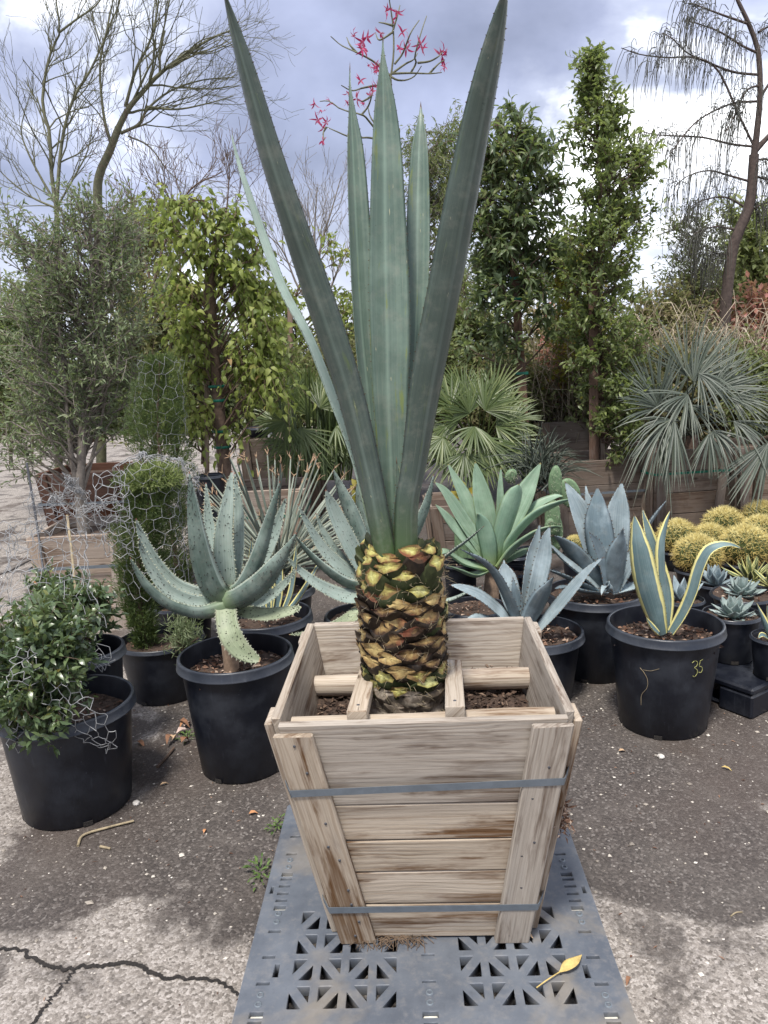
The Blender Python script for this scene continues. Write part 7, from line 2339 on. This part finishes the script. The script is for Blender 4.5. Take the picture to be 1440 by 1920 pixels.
def fleaf(label, px, py, L, W, rot, col, h=.006, hbase=0.0, curl=.3, stalk=0):
    p = gnd(px, py, hbase + h)
    d = np.array((math.cos(rot), math.sin(rot), .10))
    mb = MB()
    leaf_cloud(mb, [p], [d], [(0, 0, 1)], L, W, np.array([.5]), fine=True, curl=curl, fold=.25)
    if stalk:
        tubes(mb, smooth_curve([p, p - d * stalk * .5 + (0, 0, .01), p - d * stalk + np.array((.01, 0, -.0))], 6), .0018, 4)
    o = mb.build('fallen_leaf', col)
    tagtop(o, label, 'leaf', 'fallen leaves')


ML = {k: plain('fallen_leaf_' + k, c, .75, .3, 60) for k, c in dict(yellow=(.46, .34, .12), brown=(.20, .10, .055), tan=(.42, .29, .18), orange=(.42, .20, .09), pink=(.50, .38, .33)).items()}
mb = MB()
lp = [np.array(gnd(px, py, DECK + hh)) for px, py, hh in ((1050, 1822, .008), (1062, 1812, .016), (1077, 1803, .018), (1091, 1790, .010))]
blade(mb, lp, [.004, .023, .021, .001], (.1, -.25, 1), .0008, cup=.16, ns=7, K=14)
tubes(mb, smooth_curve([gnd(1006, 1852, DECK + .003), gnd(1025, 1838, DECK + .010), lp[0]], 10), .0016, 5)
tagtop(mb.build('fallen_leaf', ML['yellow']), 'yellow leaf with a long stalk lying on the pallet in front of the crate', 'leaf', 'fallen leaves')
fleaf('curled tan leaf on the pallet beside the crate foot', 1000, 1760, .05, .012, 2.2, ML['tan'], hbase=DECK)
fleaf('small orange leaf left of the crate strap on the asphalt', 466, 1526, .035, .02, .3, ML['orange'])
fleaf('tan leaf near the left pots on the dark soil', 300, 1472, .035, .014, .5, ML['tan'])
fleaf('small yellow leaf far right on the asphalt', 1352, 1438, .040, .014, -.6, ML['yellow'])
fleaf('tan leaf scrap in front of the pot marked 35', 1160, 1408, .03, .018, .1, ML['tan'])
k = 0
heap = ['largest pinkish dry leaf in the heap beside the big spiny aloe pot', 'pinkish dry leaf at the upper side of the heap by the aloe pot', 'tan dry leaf at the lower left of the heap by the aloe pot', 'brown dry leaf nearest the tiny weed in the heap by the aloe pot', 'small orange dry leaf touching the big spiny aloe pot', 'brown dry leaf on top of the heap beside the aloe pot', 'small brown dry leaf at the left end of the heap by the aloe pot']
for hl, (px, py, L, c) in zip(heap, [(330, 1375, .07, 'pink'), (345, 1362, .06, 'pink'), (322, 1388, .06, 'tan'), (340, 1392, .06, 'brown'), (352, 1350, .05, 'orange'), (335, 1352, .06, 'brown'), (318, 1378, .05, 'brown')]):
    fleaf(hl, px, py, L, L * .5, rng.uniform(0, 6.28), ML[c], h=.012 + .004 * k, curl=.5)
    k += 1
for lab, px, py, L, c in [('brown leaf lying on the soil left of the leaf heap', 257, 1390, .06, 'brown'), ('brown leaf scrap on the asphalt above the long crack', 382, 1562, .03, 'orange'), ('dark brown leaf on the asphalt right of the pallet', 1180, 1830, .03, 'brown')]:
    fleaf(lab, px, py, L, L * .4, rng.uniform(0, 6.28), ML[c], curl=.4)


def stone(label, px, py, r):
    p = gnd(px, py, 0)
    bm = bmesh.new()
    bmesh.ops.create_icosphere(bm, subdivisions=2, radius=r)
    for v in bm.verts:
        v.co *= 1 + .35 * mnoise.noise(v.co * (1.3 / r) + Vector((px, py, 0)))
        v.co.z = v.co.z * .7
    me = bpy.data.meshes.new('white_stone'); bm.to_mesh(me); bm.free()
    me.materials.append(M['stone'])
    o = link('white_stone', me); o.location = (p[0], p[1], r * .42)
    tagtop(o, label, 'stone')


M['stone'] = plain('white_stone', (.52, .49, .45), .85, .25, 60)
stone('white stone on the dark asphalt right of the nearest left pot', 256, 1508, .014)
stone('white stone on the asphalt in front of the pot marked 35', 1240, 1421, .014)
# loose chips on the asphalt
n = 1700
gx_ = rng.uniform(-1.6, 1.9, n); gy_ = rng.uniform(1.25, 3.6, n)
ok = ~((np.abs(gx_ - .11) < .47) & (gy_ < 2.45))
gx_, gy_ = gx_[ok], gy_[ok]; n = len(gx_)
ico = np.array([(0, 0, 1), (1, 0, 0), (0, 1, 0), (-1, 0, 0), (0, -1, 0), (0, 0, -.6)], float)
fc = np.array([(0, 1, 2), (0, 2, 3), (0, 3, 4), (0, 4, 1), (5, 2, 1), (5, 3, 2), (5, 4, 3), (5, 1, 4)])
rs_ = rng.gamma(2.2, .0011, n) + .0012
Vp = ico[None] * (rs_[:, None, None] * rng.uniform(.6, 1.4, (n, 6, 1))) * np.array((1.2, 1, .6))
an = rng.uniform(0, 6.28, n); ca, sa = np.cos(an)[:, None], np.sin(an)[:, None]
Vp = np.stack((Vp[..., 0] * ca - Vp[..., 1] * sa, Vp[..., 0] * sa + Vp[..., 1] * ca, Vp[..., 2]), -1) + np.stack((gx_, gy_, rs_ * .25), -1)[:, None]
mb = MB()
mb.add(Vp, (np.arange(n)[:, None, None] * 6 + fc[None]).reshape(-1, 3), tint=np.repeat(rng.uniform(0, 1, n), 6), smooth=False)
o = mb.build('gravel', M['gravelchip'], kind='stuff')
tagtop(o, 'loose pale stone chips scattered over the asphalt', 'gravel', kind='stuff')
# small litter: bits of bark and leaf
n = 500
gx_ = rng.uniform(-1.5, 1.9, n); gy_ = 1.3 + 2.6 * rng.uniform(0, 1, n) ** .7
ok = ~((np.abs(gx_ - .11) < .47) & (gy_ < 2.45)); gx_, gy_ = gx_[ok], gy_[ok]; n = len(gx_)
mb = MB()
leaf_cloud(mb, np.stack((gx_, gy_, np.full(n, .003)), -1), np.stack((rng.normal(size=n), rng.normal(size=n), np.zeros(n) + .08), -1), np.stack((rng.normal(size=n) * .2, rng.normal(size=n) * .2, np.ones(n)), -1), rng.uniform(.006, .022, n), rng.uniform(.002, .007, n), rng.uniform(0, .8, n), curl=.1)
o = mb.build('leaf_litter', M['bark'], kind='stuff')
tagtop(o, 'fine brown bark and leaf litter on the asphalt', 'litter', kind='stuff')
M['weed'] = foliage_mat('weed_leaves', [(0, (.05, .10, .025)), (1, (.14, .22, .06))], .3)
for lab, px, py, s in [('small green weed beside the pallet edge, left of the crate', 488, 1645, 1.0), ('second small weed further up along the pallet edge', 520, 1552, .8), ('tiny weed by the left aloe pot', 350, 1385, .8)]:
    p = gnd(px, py)
    mb = MB()
    n = 46
    a_ = rng.uniform(0, 6.28, n); r_ = rng.uniform(.0, .045, n) * s
    P = np.stack((p[0] + r_ * np.cos(a_), p[1] + r_ * 1.6 * np.sin(a_), rng.uniform(.004, .03, n) * s), -1)
    leaf_cloud(mb, P, np.stack((np.cos(a_), np.sin(a_), rng.uniform(.0, .6, n)), -1), np.tile((0, 0, 1.0), (n, 1)), rng.uniform(.012, .03, n) * s, .008 * s, rng.uniform(0, 1, n), fine=True)
    o = mb.build('weed', M['weed']); tagtop(o, lab, 'weed')
# the growth on the right side of the crate
p = np.array(cl(hw(.33) + TH + .03, -hw(.33) + .03, .335))
mb = MB()
n = 160
leaf_cloud(mb, p + rng.normal(size=(n, 3)) * np.array((.010, .014, .022)), rng.normal(size=(n, 3)), rng.normal(size=(n, 3)), rng.uniform(.008, .03, n), .006, rng.uniform(.2, 1, n))
mb.build('shredded_bark', M['bark'], crate, kind='stuff')
